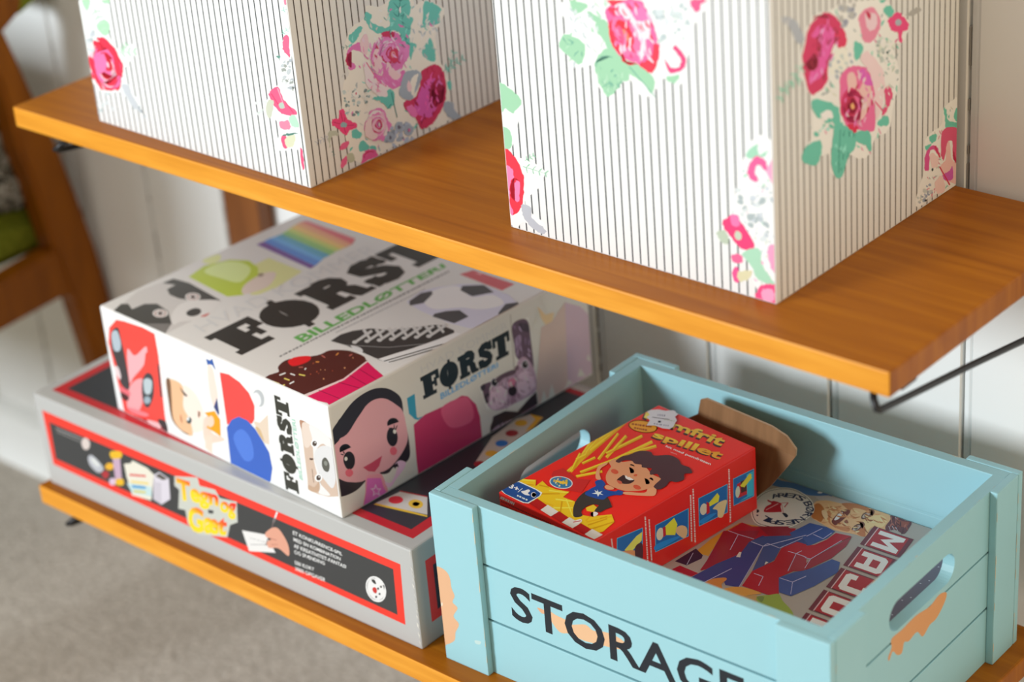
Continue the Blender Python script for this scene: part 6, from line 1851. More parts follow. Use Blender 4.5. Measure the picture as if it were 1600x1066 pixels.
 'sT': """
214,211,209 0 351,21 96,654 182,1247 375,1307 1455,1213 1632,793 1598,412 1612,-1
71,70,67 0 340,13 242,237 335,303 531,223 543,451 704,566 1037,512 1419,283 1612,-1 1013,-8
71,70,67 0 193,1064 206,1264 545,1313 1408,1216 1388,1128 1135,984 831,879 616,874 430,967 409,1141
232,230,228 1 1180,469 1002,779 1111,1004 1432,1196 1630,864 1638,583 1484,401 1465,281
60,59,57 1 1447,817 1503,758 1516,681 1484,618 1418,598 1344,618 1291,679 1281,754 1305,821 1374,842
213,118,112 1 1589,691 1607,848 1657,739
239,236,235 1 1098,462 1145,410 1147,353 1114,307 1051,284 975,291 907,325 863,377 855,434 888,482 954,503 1030,497
160,107,97 1 1075,445 1107,405 1115,361 1089,326 1041,310 983,315 929,340 898,382 892,425 916,460 964,478 1023,472
243,243,243 1 1059,433 1087,395 1086,355 1051,330 998,330 946,353 917,392 919,432 955,456 1008,458
87,58,55 1 1036,417 1054,390 1051,364 1024,353 987,360 958,383 950,410 965,431 1000,432
239,236,235 1 1068,1107 1113,1053 1120,995 1083,950 1022,924 944,933 874,969 827,1022 824,1081 859,1127 923,1150 1000,1145
160,107,97 1 1045,1090 1079,1049 1085,1004 1058,969 1010,953 952,957 899,986 865,1027 861,1071 883,1108 932,1125 992,1119
243,243,243 1 1028,1078 1060,1038 1055,998 1020,973 966,972 914,997 885,1038 887,1078 922,1104 977,1103
87,58,55 1 1004,1061 1025,1033 1020,1008 993,996 956,1004 926,1028 917,1057 935,1076 969,1078
128,125,123 0 1013,-8 1419,283 1467,212 1612,-1
232,239,168 1 66,1943 98,2243 279,2132 290,1943
228,230,166 0 1653,1611 874,2043 872,2627 1681,2613 1781,2001 1744,1677
196,217,74 0 355,1446 247,1835 399,2216 687,2379 1008,2293 1258,2084 1292,1804 1561,1546 1403,1360 1023,1388
225,243,164 1 402,1710 381,2086 619,2253 964,2184 1173,1796 840,1713
232,216,206 1 1292,1804 1229,2217 1392,2332 1641,1977 1604,1651 1490,1570
160,144,128 1 1260,2197 1285,2170 1295,2134 1283,2106 1256,2098 1225,2102 1200,2130 1188,2167 1199,2199 1230,2202
130,95,168 0 315,2836 333,2970 1698,2856 1713,2750
105,153,230 0 333,2970 316,3097 1645,3013 1698,2856
123,188,243 0 316,3097 344,3223 1601,3115 1645,3013
110,181,211 0 344,3223 348,3332 1602,3257 1601,3115
156,207,135 0 348,3332 331,3460 1573,3395 1602,3257
208,221,130 0 331,3460 290,3572 1584,3498 1573,3395
243,207,135 0 290,3572 267,3706 1591,3606 1584,3498
243,181,145 0 267,3706 260,3827 1590,3726 1591,3606
231,125,135 0 260,3827 307,3902 1484,3894 1590,3726
51,52,51 b 2172,287 2172,4487 3066,4487 3066,261 |FØRST
105,181,93 a2 3251,1068 3255,4071 3411,4017 3504,1051 |BILLEDLØTTERI
220,221,222 a0 1729,431 1795,3870 2169,3823 2047,387 |HVAD KOMMER
123,123,126 0 3569,552 3569,598 3532,618 3532,572
123,123,126 0 3569,618 3569,640 3532,660 3532,638
123,123,126 0 3569,650 3569,698 3532,718 3532,670
123,123,126 0 3569,718 3569,777 3532,797 3532,738
123,123,126 0 3569,802 3569,837 3532,857 3532,822
123,123,126 0 3569,851 3569,905 3532,925 3532,871
123,123,126 0 3569,928 3569,976 3532,996 3532,948
123,123,126 0 3569,997 3569,1036 3532,1057 3532,1017
123,123,126 0 3569,1053 3569,1109 3532,1130 3532,1073
123,123,126 0 3569,1134 3569,1165 3532,1185 3532,1154
123,123,126 0 3569,1178 3569,1210 3532,1231 3532,1199
123,123,126 0 3569,1224 3569,1276 3532,1297 3532,1245
123,123,126 0 3570,1299 3570,1335 3532,1356 3532,1320
123,123,126 0 3570,1350 3570,1374 3532,1395 3532,1371
123,123,126 0 3570,1384 3570,1428 3532,1449 3532,1405
123,123,126 0 3570,1446 3570,1491 3532,1512 3532,1468
123,123,126 0 3570,1510 3570,1546 3532,1567 3532,1531
123,123,126 0 3570,1561 3570,1591 3532,1613 3532,1582
123,123,126 0 3570,1604 3570,1636 3532,1658 3532,1626
123,123,126 0 3570,1650 3570,1703 3532,1724 3532,1672
123,123,126 0 3570,1725 3570,1770 3532,1792 3532,1747
123,123,126 0 3570,1789 3570,1813 3532,1835 3532,1811
123,123,126 0 3570,1824 3570,1882 3532,1904 3532,1845
123,123,126 0 3570,1908 3570,1945 3532,1967 3532,1930
123,123,126 0 3570,1961 3570,2006 3532,2028 3532,1983
123,123,126 0 3570,2025 3571,2086 3532,2108 3532,2047
123,123,126 0 3571,2112 3571,2147 3532,2169 3532,2135
123,123,126 0 3571,2162 3571,2212 3532,2234 3532,2184
123,123,126 0 3571,2233 3571,2277 3532,2299 3532,2255
123,123,126 0 3571,2296 3571,2342 3533,2365 3532,2318
123,123,126 0 3571,2362 3571,2400 3533,2423 3533,2385
123,123,126 0 3571,2416 3571,2472 3533,2494 3533,2439
123,123,126 0 3571,2495 3571,2537 3533,2560 3533,2518
123,123,126 0 3571,2555 3571,2594 3533,2617 3533,2578
123,123,126 0 3571,2611 3571,2658 3533,2681 3533,2634
123,123,126 0 3571,2678 3571,2728 3533,2751 3533,2701
123,123,126 0 3571,2749 3571,2778 3533,2801 3533,2773
123,123,126 0 3571,2790 3571,2824 3533,2848 3533,2813
123,123,126 0 3571,2839 3571,2873 3533,2897 3533,2862
123,123,126 0 3572,2888 3572,2932 3533,2956 3533,2911
123,123,126 0 3572,2951 3572,3016 3533,3039 3533,2975
123,123,126 0 3572,3043 3572,3103 3533,3127 3533,3067
123,123,126 0 3572,3129 3572,3168 3533,3192 3533,3153
123,123,126 0 3572,3184 3572,3223 3533,3247 3533,3208
123,123,126 0 3572,3240 3572,3272 3533,3296 3533,3264
123,123,126 0 3572,3285 3572,3340 3533,3364 3533,3309
123,123,126 0 3572,3363 3572,3401 3533,3425 3533,3387
123,123,126 0 3572,3417 3572,3446 3533,3470 3533,3441
123,123,126 0 3572,3458 3572,3514 3533,3539 3533,3482
123,123,126 0 3572,3539 3572,3592 3533,3616 3533,3563
123,123,126 0 3572,3615 3572,3651 3533,3676 3533,3639
123,123,126 0 3573,3667 3573,3724 3533,3748 3533,3692
123,123,126 0 3573,3748 3573,3798 3533,3823 3533,3773
123,123,126 0 3573,3820 3573,3868 3533,3893 3533,3845
123,123,126 0 3573,3889 3573,3922 3533,3947 3533,3914
160,160,164 0 3668,1538 3669,1564 3645,1578 3644,1552
160,160,164 0 3669,1576 3670,1609 3646,1623 3645,1590
160,160,164 0 3670,1624 3671,1658 3647,1672 3646,1638
160,160,164 0 3671,1672 3672,1699 3648,1713 3647,1686
160,160,164 0 3672,1710 3673,1755 3649,1769 3648,1724
160,160,164 0 3674,1775 3675,1806 3651,1820 3650,1789
160,160,164 0 3675,1819 3676,1849 3652,1863 3651,1833
160,160,164 0 3676,1862 3676,1878 3652,1892 3652,1876
160,160,164 0 3677,1885 3677,1915 3653,1929 3653,1899
160,160,164 0 3678,1927 3679,1972 3655,1986 3654,1941
160,160,164 0 3679,1992 3680,2007 3656,2021 3655,2006
160,160,164 0 3680,2014 3681,2050 3657,2064 3656,2028
160,160,164 0 3681,2066 3682,2084 3657,2098 3657,2080
160,160,164 0 3682,2091 3683,2124 3658,2138 3658,2106
160,160,164 0 3683,2138 3684,2178 3660,2192 3659,2152
160,160,164 0 3684,2195 3685,2211 3660,2226 3660,2209
160,160,164 0 3685,2219 3686,2259 3662,2273 3661,2233
160,160,164 0 3686,2276 3687,2295 3662,2309 3662,2290
160,160,164 0 3687,2303 3688,2329 3663,2344 3663,2317
160,160,164 0 3688,2341 3688,2365 3664,2380 3664,2355
160,160,164 0 3689,2376 3689,2408 3665,2422 3664,2390
160,160,164 0 3690,2422 3691,2461 3666,2475 3666,2436
160,160,164 0 3691,2478 3692,2514 3668,2529 3667,2492
160,160,164 0 3692,2530 3693,2561 3669,2576 3668,2545
160,160,164 0 3694,2575 3694,2592 3670,2607 3669,2590
160,160,164 0 3694,2600 3695,2644 3671,2659 3670,2615
160,160,164 0 3696,2663 3697,2695 3672,2709 3671,2678
160,160,164 0 3697,2708 3698,2754 3674,2769 3672,2723
160,160,164 0 3698,2774 3699,2790 3674,2805 3674,2789
160,160,164 0 3699,2796 3700,2843 3676,2858 3675,2811
160,160,164 0 3701,2863 3702,2901 3677,2917 3676,2878
160,160,164 0 3702,2918 3703,2949 3678,2964 3678,2933
160,160,164 0 3703,2962 3704,2996 3679,3011 3679,2977
160,160,164 0 3704,3010 3705,3039 3680,3054 3680,3025
160,160,164 0 3705,3051 3706,3075 3681,3090 3681,3066
160,160,164 0 3706,3085 3707,3122 3682,3137 3682,3101
160,160,164 0 3707,3137 3708,3157 3683,3172 3683,3152
160,160,164 0 3708,3165 3709,3185 3684,3201 3683,3181
160,160,164 0 3709,3194 3710,3231 3685,3247 3684,3210
160,160,164 0 3710,3247 3711,3281 3686,3297 3685,3262
243,243,243 0 4165,1366 4306,1424 4747,1344 5088,2577 5170,2591 5198,2182 4992,1347 4884,1355 4527,1361 4443,1299
63,63,64 0 3790,1321 3757,1548 3816,1729 3976,1937 4234,2053 4466,2312 4655,2564 4755,2613 5006,2610 5067,2562 5022,2257 4927,1874 4837,1608 4761,1354 4458,1355 4067,1363
214,214,213 0 3922,1818 4203,1684 4196,1732 3912,1879
214,214,213 0 4009,1914 4078,1524 4144,1492 4084,1877
214,214,213 1 4138,1527 4151,1500 4153,1475 4131,1464 4102,1461 4075,1482 4059,1505 4059,1529 4076,1544 4106,1539
214,214,213 0 4054,1940 4328,1810 4320,1859 4044,2002
214,214,213 0 4135,2042 4203,1651 4269,1618 4210,2004
214,214,213 1 4257,1650 4279,1626 4271,1605 4256,1590 4227,1592 4198,1607 4181,1632 4183,1656 4203,1668 4231,1664
214,214,213 0 4186,2062 4454,1936 4445,1986 4175,2125
214,214,213 0 4261,2169 4328,1777 4394,1745 4335,2131
214,214,213 1 4384,1778 4404,1752 4399,1729 4381,1714 4352,1719 4322,1733 4308,1759 4306,1784 4328,1795 4356,1791
214,214,213 0 4318,2184 4579,2063 4569,2113 4306,2248
214,214,213 0 4387,2297 4453,1904 4518,1871 4461,2259
214,214,213 1 4510,1905 4529,1879 4523,1856 4507,1838 4476,1840 4446,1859 4431,1885 4430,1911 4451,1924 4481,1924
214,214,213 0 4450,2306 4704,2189 4694,2240 4437,2370
214,214,213 0 4512,2424 4577,2030 4643,1997 4587,2386
214,214,213 1 4631,2029 4649,2005 4645,1983 4629,1969 4601,1974 4573,1987 4556,2012 4558,2035 4578,2046 4605,2044
214,214,213 0 4582,2428 4829,2315 4818,2367 4568,2493
214,214,213 0 4638,2552 4702,2157 4767,2123 4712,2513
214,214,213 1 4761,2159 4774,2131 4769,2110 4752,2096 4725,2094 4700,2115 4679,2138 4684,2161 4699,2179 4730,2171
214,214,213 0 4714,2550 4955,2442 4943,2493 4698,2615
214,214,213 0 4764,2680 4827,2283 4891,2249 4838,2641
214,214,213 1 4885,2284 4897,2258 4901,2231 4880,2218 4850,2221 4820,2238 4808,2264 4803,2291 4827,2300 4855,2300
165,164,164 0 4073,1357 4638,1677 4627,1688 4061,1368
165,164,164 0 4638,1677 4981,2060 4969,2070 4626,1687
227,228,230 1 4138,1391 4293,1436 4424,1375 4360,1329
55,53,55 0 4894,1348 5210,2220 5190,2235 4874,1362
55,53,55 0 4974,1365 5276,2203 5259,2216 4957,1377
222,221,239 0 3783,2829 3698,3206 3789,3418 4014,3726 4282,3916 4869,3893 5185,3758 5320,3429 5280,2913 5151,2786 4835,2732 4175,2750
243,242,243 1 3832,3301 4013,3651 4449,3521 4671,3752 5011,3633 4874,3322 4571,3176 4307,2916 4004,2987
83,84,88 0 3795,2874 3742,3164 3823,3310 3909,3246 4015,2958 3914,2779
83,84,88 0 4402,2807 4480,2969 4623,3107 4876,3041 4859,2763 4443,2730
83,84,88 0 4080,3699 4326,3910 4619,3824 4452,3538 4166,3576
83,84,88 0 5151,3378 5033,3649 5144,3800 5246,3694 5320,3429 5250,3295
217,107,116 0 3760,3958 3828,4179 4683,4200 4676,3938
243,181,183 0 3908,4138 4020,4179 4042,4119
243,243,243 0 3948,-107 3868,92 3870,267 3706,631 3962,906 4050,1193 4191,1251 4702,1223 5295,1007 5267,107 5057,118 4112,-158
230,26,97 0 4752,567 4709,1206 5283,1019 5248,300 5263,23 5069,86 4795,217
87,38,36 1 3922,-41 3854,104 3898,244 3760,361 3720,597 3962,906 3993,1107 4121,1222 4304,1288 4618,1250 4708,922 4778,543 4812,314 4820,152 4362,111 4197,32
87,38,36 0 3927,-15 3853,99 3891,239 3987,708 4339,1194 4672,1235 4789,671 4680,-67 4296,-77 4012,-64
230,26,97 0 4750,-43 4789,671 4717,1194 5269,1034 5308,667 5286,110 4994,28
243,216,216 0 4684,-65 4795,665 4667,1231 4705,1208 4838,641 4756,-76
162,16,69 0 4826,549 5261,621 5250,634 4814,563
162,16,69 0 4796,779 5315,716 5307,730 4788,792
162,16,69 0 4763,229 5263,243 5253,257 4753,242
162,16,69 0 4767,982 5270,904 5262,917 4759,996
240,35,45 1 3761,538 3749,684 3877,822 3974,782 4000,646 3928,484
243,225,116 0 4060,5 4185,14 4163,40 4038,32
243,243,243 0 3996,182 4016,281 3983,300 3964,202
243,243,243 0 4083,302 4173,311 4150,338 4060,329
243,225,116 0 4202,359 4299,391 4273,417 4176,386
243,225,116 0 4116,158 4222,168 4199,195 4094,185
243,243,243 0 4307,104 4308,188 4276,206 4275,121
243,225,116 0 4269,-7 4270,50 4238,67 4237,10
194,107,97 0 4026,934 4123,917 4109,941 4011,959
231,151,74 0 4202,1065 4176,1135 4147,1145 4174,1075
194,107,97 0 4372,1163 4366,1225 4337,1241 4342,1178
231,151,74 0 4113,751 4155,782 4128,805 4086,774
194,107,97 0 4040,501 4083,541 4056,563 4013,523
243,243,243 0 4164,513 4137,559 4111,563 4138,517
185,88,59 1 4401,563 4407,550 4393,553 4383,565 4385,574
231,163,116 1 4594,870 4568,881 4554,902 4568,906 4588,889
231,163,116 1 4345,640 4329,646 4324,659 4336,656 4349,647
185,88,59 1 4325,465 4308,474 4303,489 4318,486 4334,471
185,88,59 1 4118,708 4111,697 4095,712 4090,730 4108,731
231,163,116 1 4452,1154 4438,1156 4427,1173 4439,1175 4457,1161
185,88,59 1 4505,718 4487,727 4481,741 4493,741 4508,728
231,163,116 1 4592,486 4576,483 4555,500 4561,510 4578,507
185,88,59 1 4352,572 4345,562 4324,577 4321,594 4340,589
231,163,116 1 4392,675 4378,688 4379,695 4393,689 4404,678
204,95,97 1 -2749,1960 -2748,1959 -2748,1958 -2749,1958 -2750,1958 -2751,1959 -2752,1960 -2753,1961 -2752,1962 -2751,1961
""",
 'gF': """
231,54,41 0 170,1383 7913,1334 7874,313 186,396
56,58,60 0 298,1208 7762,1199 7739,430 276,526
162,160,159 0 438,1122 473,1123 492,1151 458,1150
162,160,159 0 488,1123 529,1124 548,1152 507,1151
162,160,159 0 546,1125 583,1126 602,1153 565,1152
162,160,159 0 599,1126 627,1127 646,1155 618,1154
162,160,159 0 639,1127 667,1128 686,1156 658,1155
162,160,159 0 679,1128 703,1129 721,1157 698,1156
162,160,159 0 713,1129 744,1130 762,1158 732,1157
162,160,159 0 757,1130 773,1131 792,1158 776,1158
162,160,159 0 780,1131 804,1132 823,1159 799,1159
162,160,159 0 815,1132 840,1133 859,1160 833,1160
162,160,159 0 851,1133 872,1134 891,1161 869,1160
162,160,159 0 882,1134 900,1134 919,1162 900,1161
162,160,159 0 908,1135 938,1135 956,1163 927,1162
162,160,159 0 950,1136 985,1137 1003,1164 969,1163
162,160,159 0 999,1137 1023,1138 1042,1165 1018,1164
162,160,159 0 1033,1138 1063,1139 1082,1166 1052,1165
162,160,159 0 1076,1139 1077,1139 1096,1166 1095,1166
133,132,130 0 457,1066 496,1066 516,1094 476,1094
133,132,130 0 513,1066 536,1067 556,1094 533,1094
133,132,130 0 546,1067 561,1067 580,1095 566,1094
133,132,130 0 567,1067 585,1067 605,1095 587,1095
133,132,130 0 593,1067 617,1068 637,1095 613,1095
133,132,130 0 628,1068 646,1068 666,1095 647,1095
133,132,130 0 654,1068 674,1068 693,1096 674,1096
133,132,130 0 682,1068 714,1069 734,1096 702,1096
133,132,130 0 728,1069 766,1069 785,1097 748,1096
133,132,130 0 782,1069 817,1070 837,1097 801,1097
133,132,130 0 832,1070 861,1070 880,1098 852,1097
133,132,130 0 873,1070 901,1070 920,1098 893,1098
133,132,130 0 913,1071 945,1071 965,1098 932,1098
133,132,130 0 959,1071 978,1071 997,1099 978,1099
133,132,130 0 985,1071 1005,1072 1024,1099 1005,1099
133,132,130 0 1014,1072 1047,1072 1066,1099 1033,1099
208,195,189 1 1281,1137 1257,1064 1200,1001 1132,970 1076,984 1058,1040 1079,1113 1136,1178 1205,1204 1259,1190
177,179,186 1 1155,842 1288,910 1512,762 1346,620 1168,698
208,210,208 1 1213,812 1310,868 1419,780 1340,730
223,168,45 1 1780,875 1734,808 1650,768 1581,762 1552,799 1608,864 1686,911 1765,923
169,45,53 1 1432,636 1570,731 1621,674 1494,558
189,160,182 0 1788,1024 1986,1113 1923,652 1758,572
223,176,37 1 1768,1139 2029,1223 2017,1111 1770,1018
223,176,37 1 1736,614 1953,711 1941,597 1766,538
208,183,205 1 1758,597 1737,545 1684,505 1632,487 1597,502 1593,541 1616,593 1669,628 1718,647 1760,641
221,216,201 0 2058,1015 2234,1084 2281,1148 2622,1127 2761,1053 2578,531 2120,472 2064,773
185,210,212 0 2038,666 2639,795 2614,616 2130,513
208,68,68 0 2140,830 2545,940 2558,979 2152,868
71,147,197 0 2152,620 2491,710 2509,762 2171,672
223,199,106 0 2142,708 2579,818 2593,857 2156,747
208,191,75 0 2167,545 2471,624 2485,663 2181,584
208,202,212 0 2761,1053 2907,1150 3111,1098 3057,719 2815,539 2636,575
86,80,75 0 2788,1038 2902,1129 3077,1087 2955,1022
193,187,197 0 2714,917 2910,959 2815,539 2636,575
193,195,186 0 3254,1193 3802,1352 3818,1216 4169,1264 4249,1150 4626,1209 4568,837 4385,725 4276,471 3606,281 3387,397 3377,636 3217,605 3313,974 3215,1013
56,58,60 0 3928,839 4057,860 4029,795 3920,771
239,45,26>239,210,30 a3 3288,1181 4243,1266 4169,898 3244,657 |Tegn
239,45,26>239,210,30 a3 4238,1095 4606,1179 4529,858 4180,807 |og
239,45,26>239,210,30 a3 3449,757 4368,861 4249,486 3386,251 |Gæt
224,222,220 0 4640,724 5165,835 5325,578 4732,393
169,168,167 0 4801,643 4843,648 4849,661 4807,656
169,168,167 0 4861,650 4920,658 4926,671 4867,663
169,168,167 0 4946,661 5008,670 5014,682 4952,674
169,168,167 0 5035,673 5063,677 5069,690 5041,686
169,168,167 0 5075,678 5128,685 5134,698 5082,691
56,58,60 0 4780,522 5180,666 5181,673 4782,529
215,216,216 0 5475,1336 5360,1116 5393,1118 5513,1338
102,86,87 0 5411,1208 5119,631 5135,632 5439,1210
215,155,132 1 5172,875 5361,1029 5497,1029 5630,832 5608,628 5457,675 5366,680 5194,618 5163,702 5273,798 5167,798
177,110,94 0 5224,794 5389,815 5395,828 5230,807
177,110,94 0 5253,691 5401,744 5403,755 5255,702
220,220,218 a1 5779,1123 6773,1108 6758,1050 5767,1053 |ET KONKURRENCE-SPIL
220,220,218 a1 5767,1004 6720,1008 6705,950 5763,937 |MED EN KOMBINATION
220,220,218 a1 5753,893 6813,914 6799,852 5751,823 |AF KREATIVITET-FANTASI
220,220,218 a1 5744,783 6372,808 6362,747 5740,716 |OG SPÆNDING
220,220,218 a1 5719,592 6126,611 6113,551 5715,525 |500 KORT
220,220,218 a1 5712,485 6340,514 6323,445 5708,417 |3000 OPGAVER
224,223,222 1 7554,849 7567,770 7549,682 7503,599 7435,534 7357,497 7279,493 7214,523 7172,583 7160,663 7178,752 7225,834 7293,899 7372,935 7449,938 7513,908
148,147,146 1 7529,831 7477,598 7265,523 7188,716 7353,907 7528,834 7528,834 7354,900 7197,716 7270,533 7473,602 7529,831
224,223,222 1 7519,824 7530,758 7516,685 7479,617 7424,564 7360,534 7296,532 7243,558 7208,608 7197,675 7212,748 7250,816 7305,869 7369,899 7432,900 7485,874
193,49,45 1 7382,720 7379,681 7354,642 7317,640 7296,663 7296,701 7324,734 7361,744
55,55,54 1 7295,844 7356,874 7384,813 7336,803
55,55,54 1 7430,750 7426,737 7414,726 7402,722 7391,723 7391,735 7394,748 7407,761 7420,765 7430,761
55,55,54 1 7496,807 7490,793 7478,781 7465,778 7457,781 7454,791 7458,804 7470,816 7483,820 7492,817
55,55,54 1 7449,668 7443,654 7430,643 7418,640 7409,642 7407,652 7411,665 7423,677 7436,681 7447,680
55,55,54 1 7373,591 7364,577 7354,564 7341,560 7333,565 7330,575 7335,588 7347,599 7360,605 7370,602
""",
 'gT': """
194,36,48 0 185,240 7970,240 7970,4763 185,4763
50,53,61 0 365,400 7790,400 7790,4603 365,4603
231,190,56 0 6896,582 7761,760 7734,790 6916,651
208,205,201 0 6898,625 6977,1041 7408,1149 7723,803
194,36,48 0 6971,1045 7407,1148 7393,1167 6957,1064
224,41,61 1 7167,906 7189,861 7184,813 7150,773 7097,753 7038,760 6992,791 6970,837 6975,885 7009,925 7062,945 7120,935
231,190,61 1 7492,968 7517,918 7511,867 7470,834 7411,825 7348,841 7294,878 7270,931 7278,981 7318,1015 7378,1024 7442,1007
204,171,72 1 7440,954 7455,893 7395,865 7333,908 7346,969 7414,973 7414,973 7351,964 7344,911 7395,875 7448,897 7440,954
204,195,188 0 7373,2182 7073,2943 7031,3546 7115,3754 7344,3789 7418,3465 7476,2390 7488,2153
231,176,46 0 7108,3763 7337,3798 7418,3465 7394,3313 7344,3444 7283,3681
222,171,46 1 7246,3544 7269,3491 7257,3436 7210,3400 7151,3394 7098,3425 7075,3480 7088,3537 7135,3573 7196,3577
162,36,46 1 7325,3239 7347,3186 7334,3130 7288,3094 7228,3090 7177,3120 7154,3173 7169,3228 7214,3264 7273,3269
41,118,206 1 7390,2931 7412,2878 7398,2824 7354,2787 7294,2783 7244,2813 7221,2865 7233,2920 7280,2955 7339,2960
231,176,46 1 7455,2627 7476,2575 7463,2522 7419,2484 7360,2482 7309,2510 7287,2561 7301,2614 7346,2650 7405,2656
162,36,46 1 7503,2290 7525,2236 7503,2186 7449,2162 7387,2179 7346,2225 7346,2281 7387,2320 7449,2324
208,205,201 0 6570,4723 7570,4723 7570,4843 6570,4843
""",
 'gR': """
243,57,54 0 238,334 4684,334 4684,1348 238,1348
53,52,62 0 378,474 4544,474 4544,1208 378,1208
""",
 'rT': """
227,171,30 0 371,917 19,2394 -52,2424 303,942
243,225,59 0 333,930 -21,2410 -43,2419 311,938
241,192,42 0 392,974 3,2040 -64,2060 327,991
243,225,59 0 355,984 -35,2052 -57,2059 334,990
241,192,42 0 302,1176 -84,1973 -148,1984 240,1186
243,225,59 0 266,1184 -121,1982 -142,1986 246,1187
241,192,42 0 111,1696 13,2374 -44,2402 41,1729
243,225,59 0 72,1712 -20,2388 -42,2399 50,1723
241,192,42 0 192,1465 -99,2215 -153,2231 139,1479
243,225,59 0 161,1474 -131,2225 -153,2232 140,1480
227,171,30 0 456,1441 162,2112 110,2125 393,1455
243,225,59 0 419,1450 131,2121 110,2126 399,1455
241,192,42 0 502,1545 301,2132 234,2154 437,1565
243,225,59 0 465,1557 263,2145 242,2152 444,1563
227,171,30 0 429,1609 472,2263 402,2307 359,1651
243,225,59 0 390,1628 433,2283 411,2297 368,1642
241,192,42 0 623,1531 683,2243 614,2287 554,1573
243,225,59 0 584,1550 645,2263 623,2277 563,1564
227,171,30 0 428,1768 294,2135 241,2151 376,1783
243,225,59 0 397,1778 263,2145 242,2152 376,1784
227,171,30 0 515,1030 618,1570 563,1606 448,1074
243,225,59 0 478,1050 586,1586 565,1600 456,1064
241,192,42 0 541,925 715,1241 664,1283 489,965
243,225,59 0 510,942 685,1259 665,1275 490,958
227,171,30 0 361,1217 383,1442 327,1475 306,1250
243,225,59 0 329,1232 351,1457 329,1470 307,1245
227,171,30 0 371,1036 151,1400 93,1401 314,1037
243,225,59 0 337,1041 116,1405 97,1406 319,1041
241,192,42 0 223,1238 232,1419 176,1451 167,1270
243,225,59 0 191,1253 200,1433 178,1446 169,1265
227,171,30 0 644,1773 807,2189 740,2241 577,1824
243,225,59 0 606,1795 769,2212 748,2228 585,1812
243,200,34 0 197,1533 132,1866 76,1890 141,1557
243,225,59 0 165,1545 100,1878 78,1888 143,1555
207,44,44 0 179,837 218,981 356,950 566,909 719,1003 867,698 696,624 467,644 238,741
223,225,221 1 619,774 650,718 646,658 605,608 540,575 460,568 382,587 323,631 291,688 296,748 335,800 404,831 484,839 562,819
59,125,175 1 607,768 632,718 627,665 590,620 530,591 459,584 390,601 337,637 310,687 317,740 353,787 413,816 485,822 554,805
235,225,167 1 531,635 531,614 512,614 497,641 505,650
64,144,113 1 542,766 544,751 520,753 511,772 525,778
64,144,113 1 465,653 446,655 435,672 450,677 469,670
219,192,75 1 382,676 395,645 364,660 340,696 359,700
187,75,59 1 412,760 389,761 365,776 361,790 389,785
219,192,75 1 496,755 470,787 476,810 518,781 530,751
235,225,167 1 392,730 388,713 366,731 362,748 378,749
235,225,167 1 591,688 575,687 552,710 559,723 588,706
235,225,167 1 491,683 466,680 447,702 456,718 478,713
64,144,113 1 563,672 549,676 531,688 538,693 555,687
219,192,75 1 458,682 430,719 458,720 499,684 490,668
219,192,75 1 476,623 464,629 450,646 461,647 477,632
219,192,75 1 514,724 529,682 492,691 455,743 470,764
235,225,167 1 431,631 410,653 405,676 422,673 436,647
243,200,67 0 399,664 571,720 541,757 369,701
239,200,38 0 -101,125 -89,409 42,447 164,532 280,413 251,569 407,521 555,540 727,614 759,464 957,492 1081,353 1230,307 1375,362 1551,582 1707,476 1761,218 1703,100 1273,70 933,122 626,139 -7,98
219,163,21 0 10,91 -47,376 -69,385 -23,104
243,233,84 0 33,395 182,494 164,513 5,423
219,163,21 0 103,310 252,409 234,427 76,338
219,163,21 0 311,451 446,502 430,522 286,480
219,163,21 0 495,320 677,484 658,501 467,347
243,233,84 0 511,441 744,577 727,595 485,469
235,183,25 0 619,180 824,222 810,242 597,209
243,233,84 0 735,348 944,464 927,483 709,376
243,233,84 0 870,182 1060,353 1042,371 842,208
219,163,21 0 817,376 1068,102 1081,108 836,385
243,233,84 0 829,444 1201,208 1205,222 833,466
235,183,25 0 1451,232 1598,538 1579,553 1421,255
219,163,21 0 1517,188 1593,465 1573,479 1488,208
219,163,21 0 1612,134 1712,465 1692,479 1583,155
219,163,21 0 1523,397 1556,502 1536,516 1493,419
235,183,25 0 1421,248 1384,359 1365,365 1392,257
187,30,34 0 538,64 520,218 746,186 756,40
231,229,225 0 765,48 747,200 976,173 985,28
187,30,34 0 994,36 977,188 1183,160 1191,17
231,229,225 0 1200,24 1184,175 1399,157 1406,14
187,30,34 0 1415,21 1400,171 1612,154 1619,11
231,229,225 0 1627,19 1613,168 1821,162 1803,-8
61,57,55 1 1214,224 1056,367 940,548 889,717 915,810 1146,865 1401,731 1418,675 1364,491 1310,514 1331,602 1231,621 1164,528 1194,380 1281,316 1277,261
235,200,50 0 1180,473 1199,593 1299,574 1332,463 1248,426
61,57,55 0 1206,222 1048,382 927,608 917,720 1022,719 1208,757 1372,748 1402,685 1406,511 1308,516 1268,630 1153,591 1131,512 1191,386 1288,293
29,79,163 1 815,999 805,1052 844,1100 956,1057 987,992 1056,959 1181,1006 1194,1062 1278,1072 1312,996 1247,940 1205,845 1208,757 1039,703 921,708 890,848 891,941
233,243,243 0 976,892 1035,851 1052,911 1070,850 1136,846 1078,826 1108,768 1052,805 990,767 1011,824 952,856 1010,850
235,167,125 1 757,1073 626,1210 552,1335 578,1467 611,1416 622,1300 710,1188 826,1100
235,167,125 1 1292,1084 1502,1233 1466,1339 1471,1404 1550,1410 1653,1286 1595,1207 1350,1043
235,167,125 1 997,1000 992,1057 1106,1063 1130,1022 1074,975
227,160,117 1 588,1491 594,1591 721,1604 838,1734 1069,1710 1242,1638 1418,1633 1464,1550 1490,1419 1464,1307 1414,1219 1285,1108 1116,1071 958,1090 810,1210 725,1356 693,1422
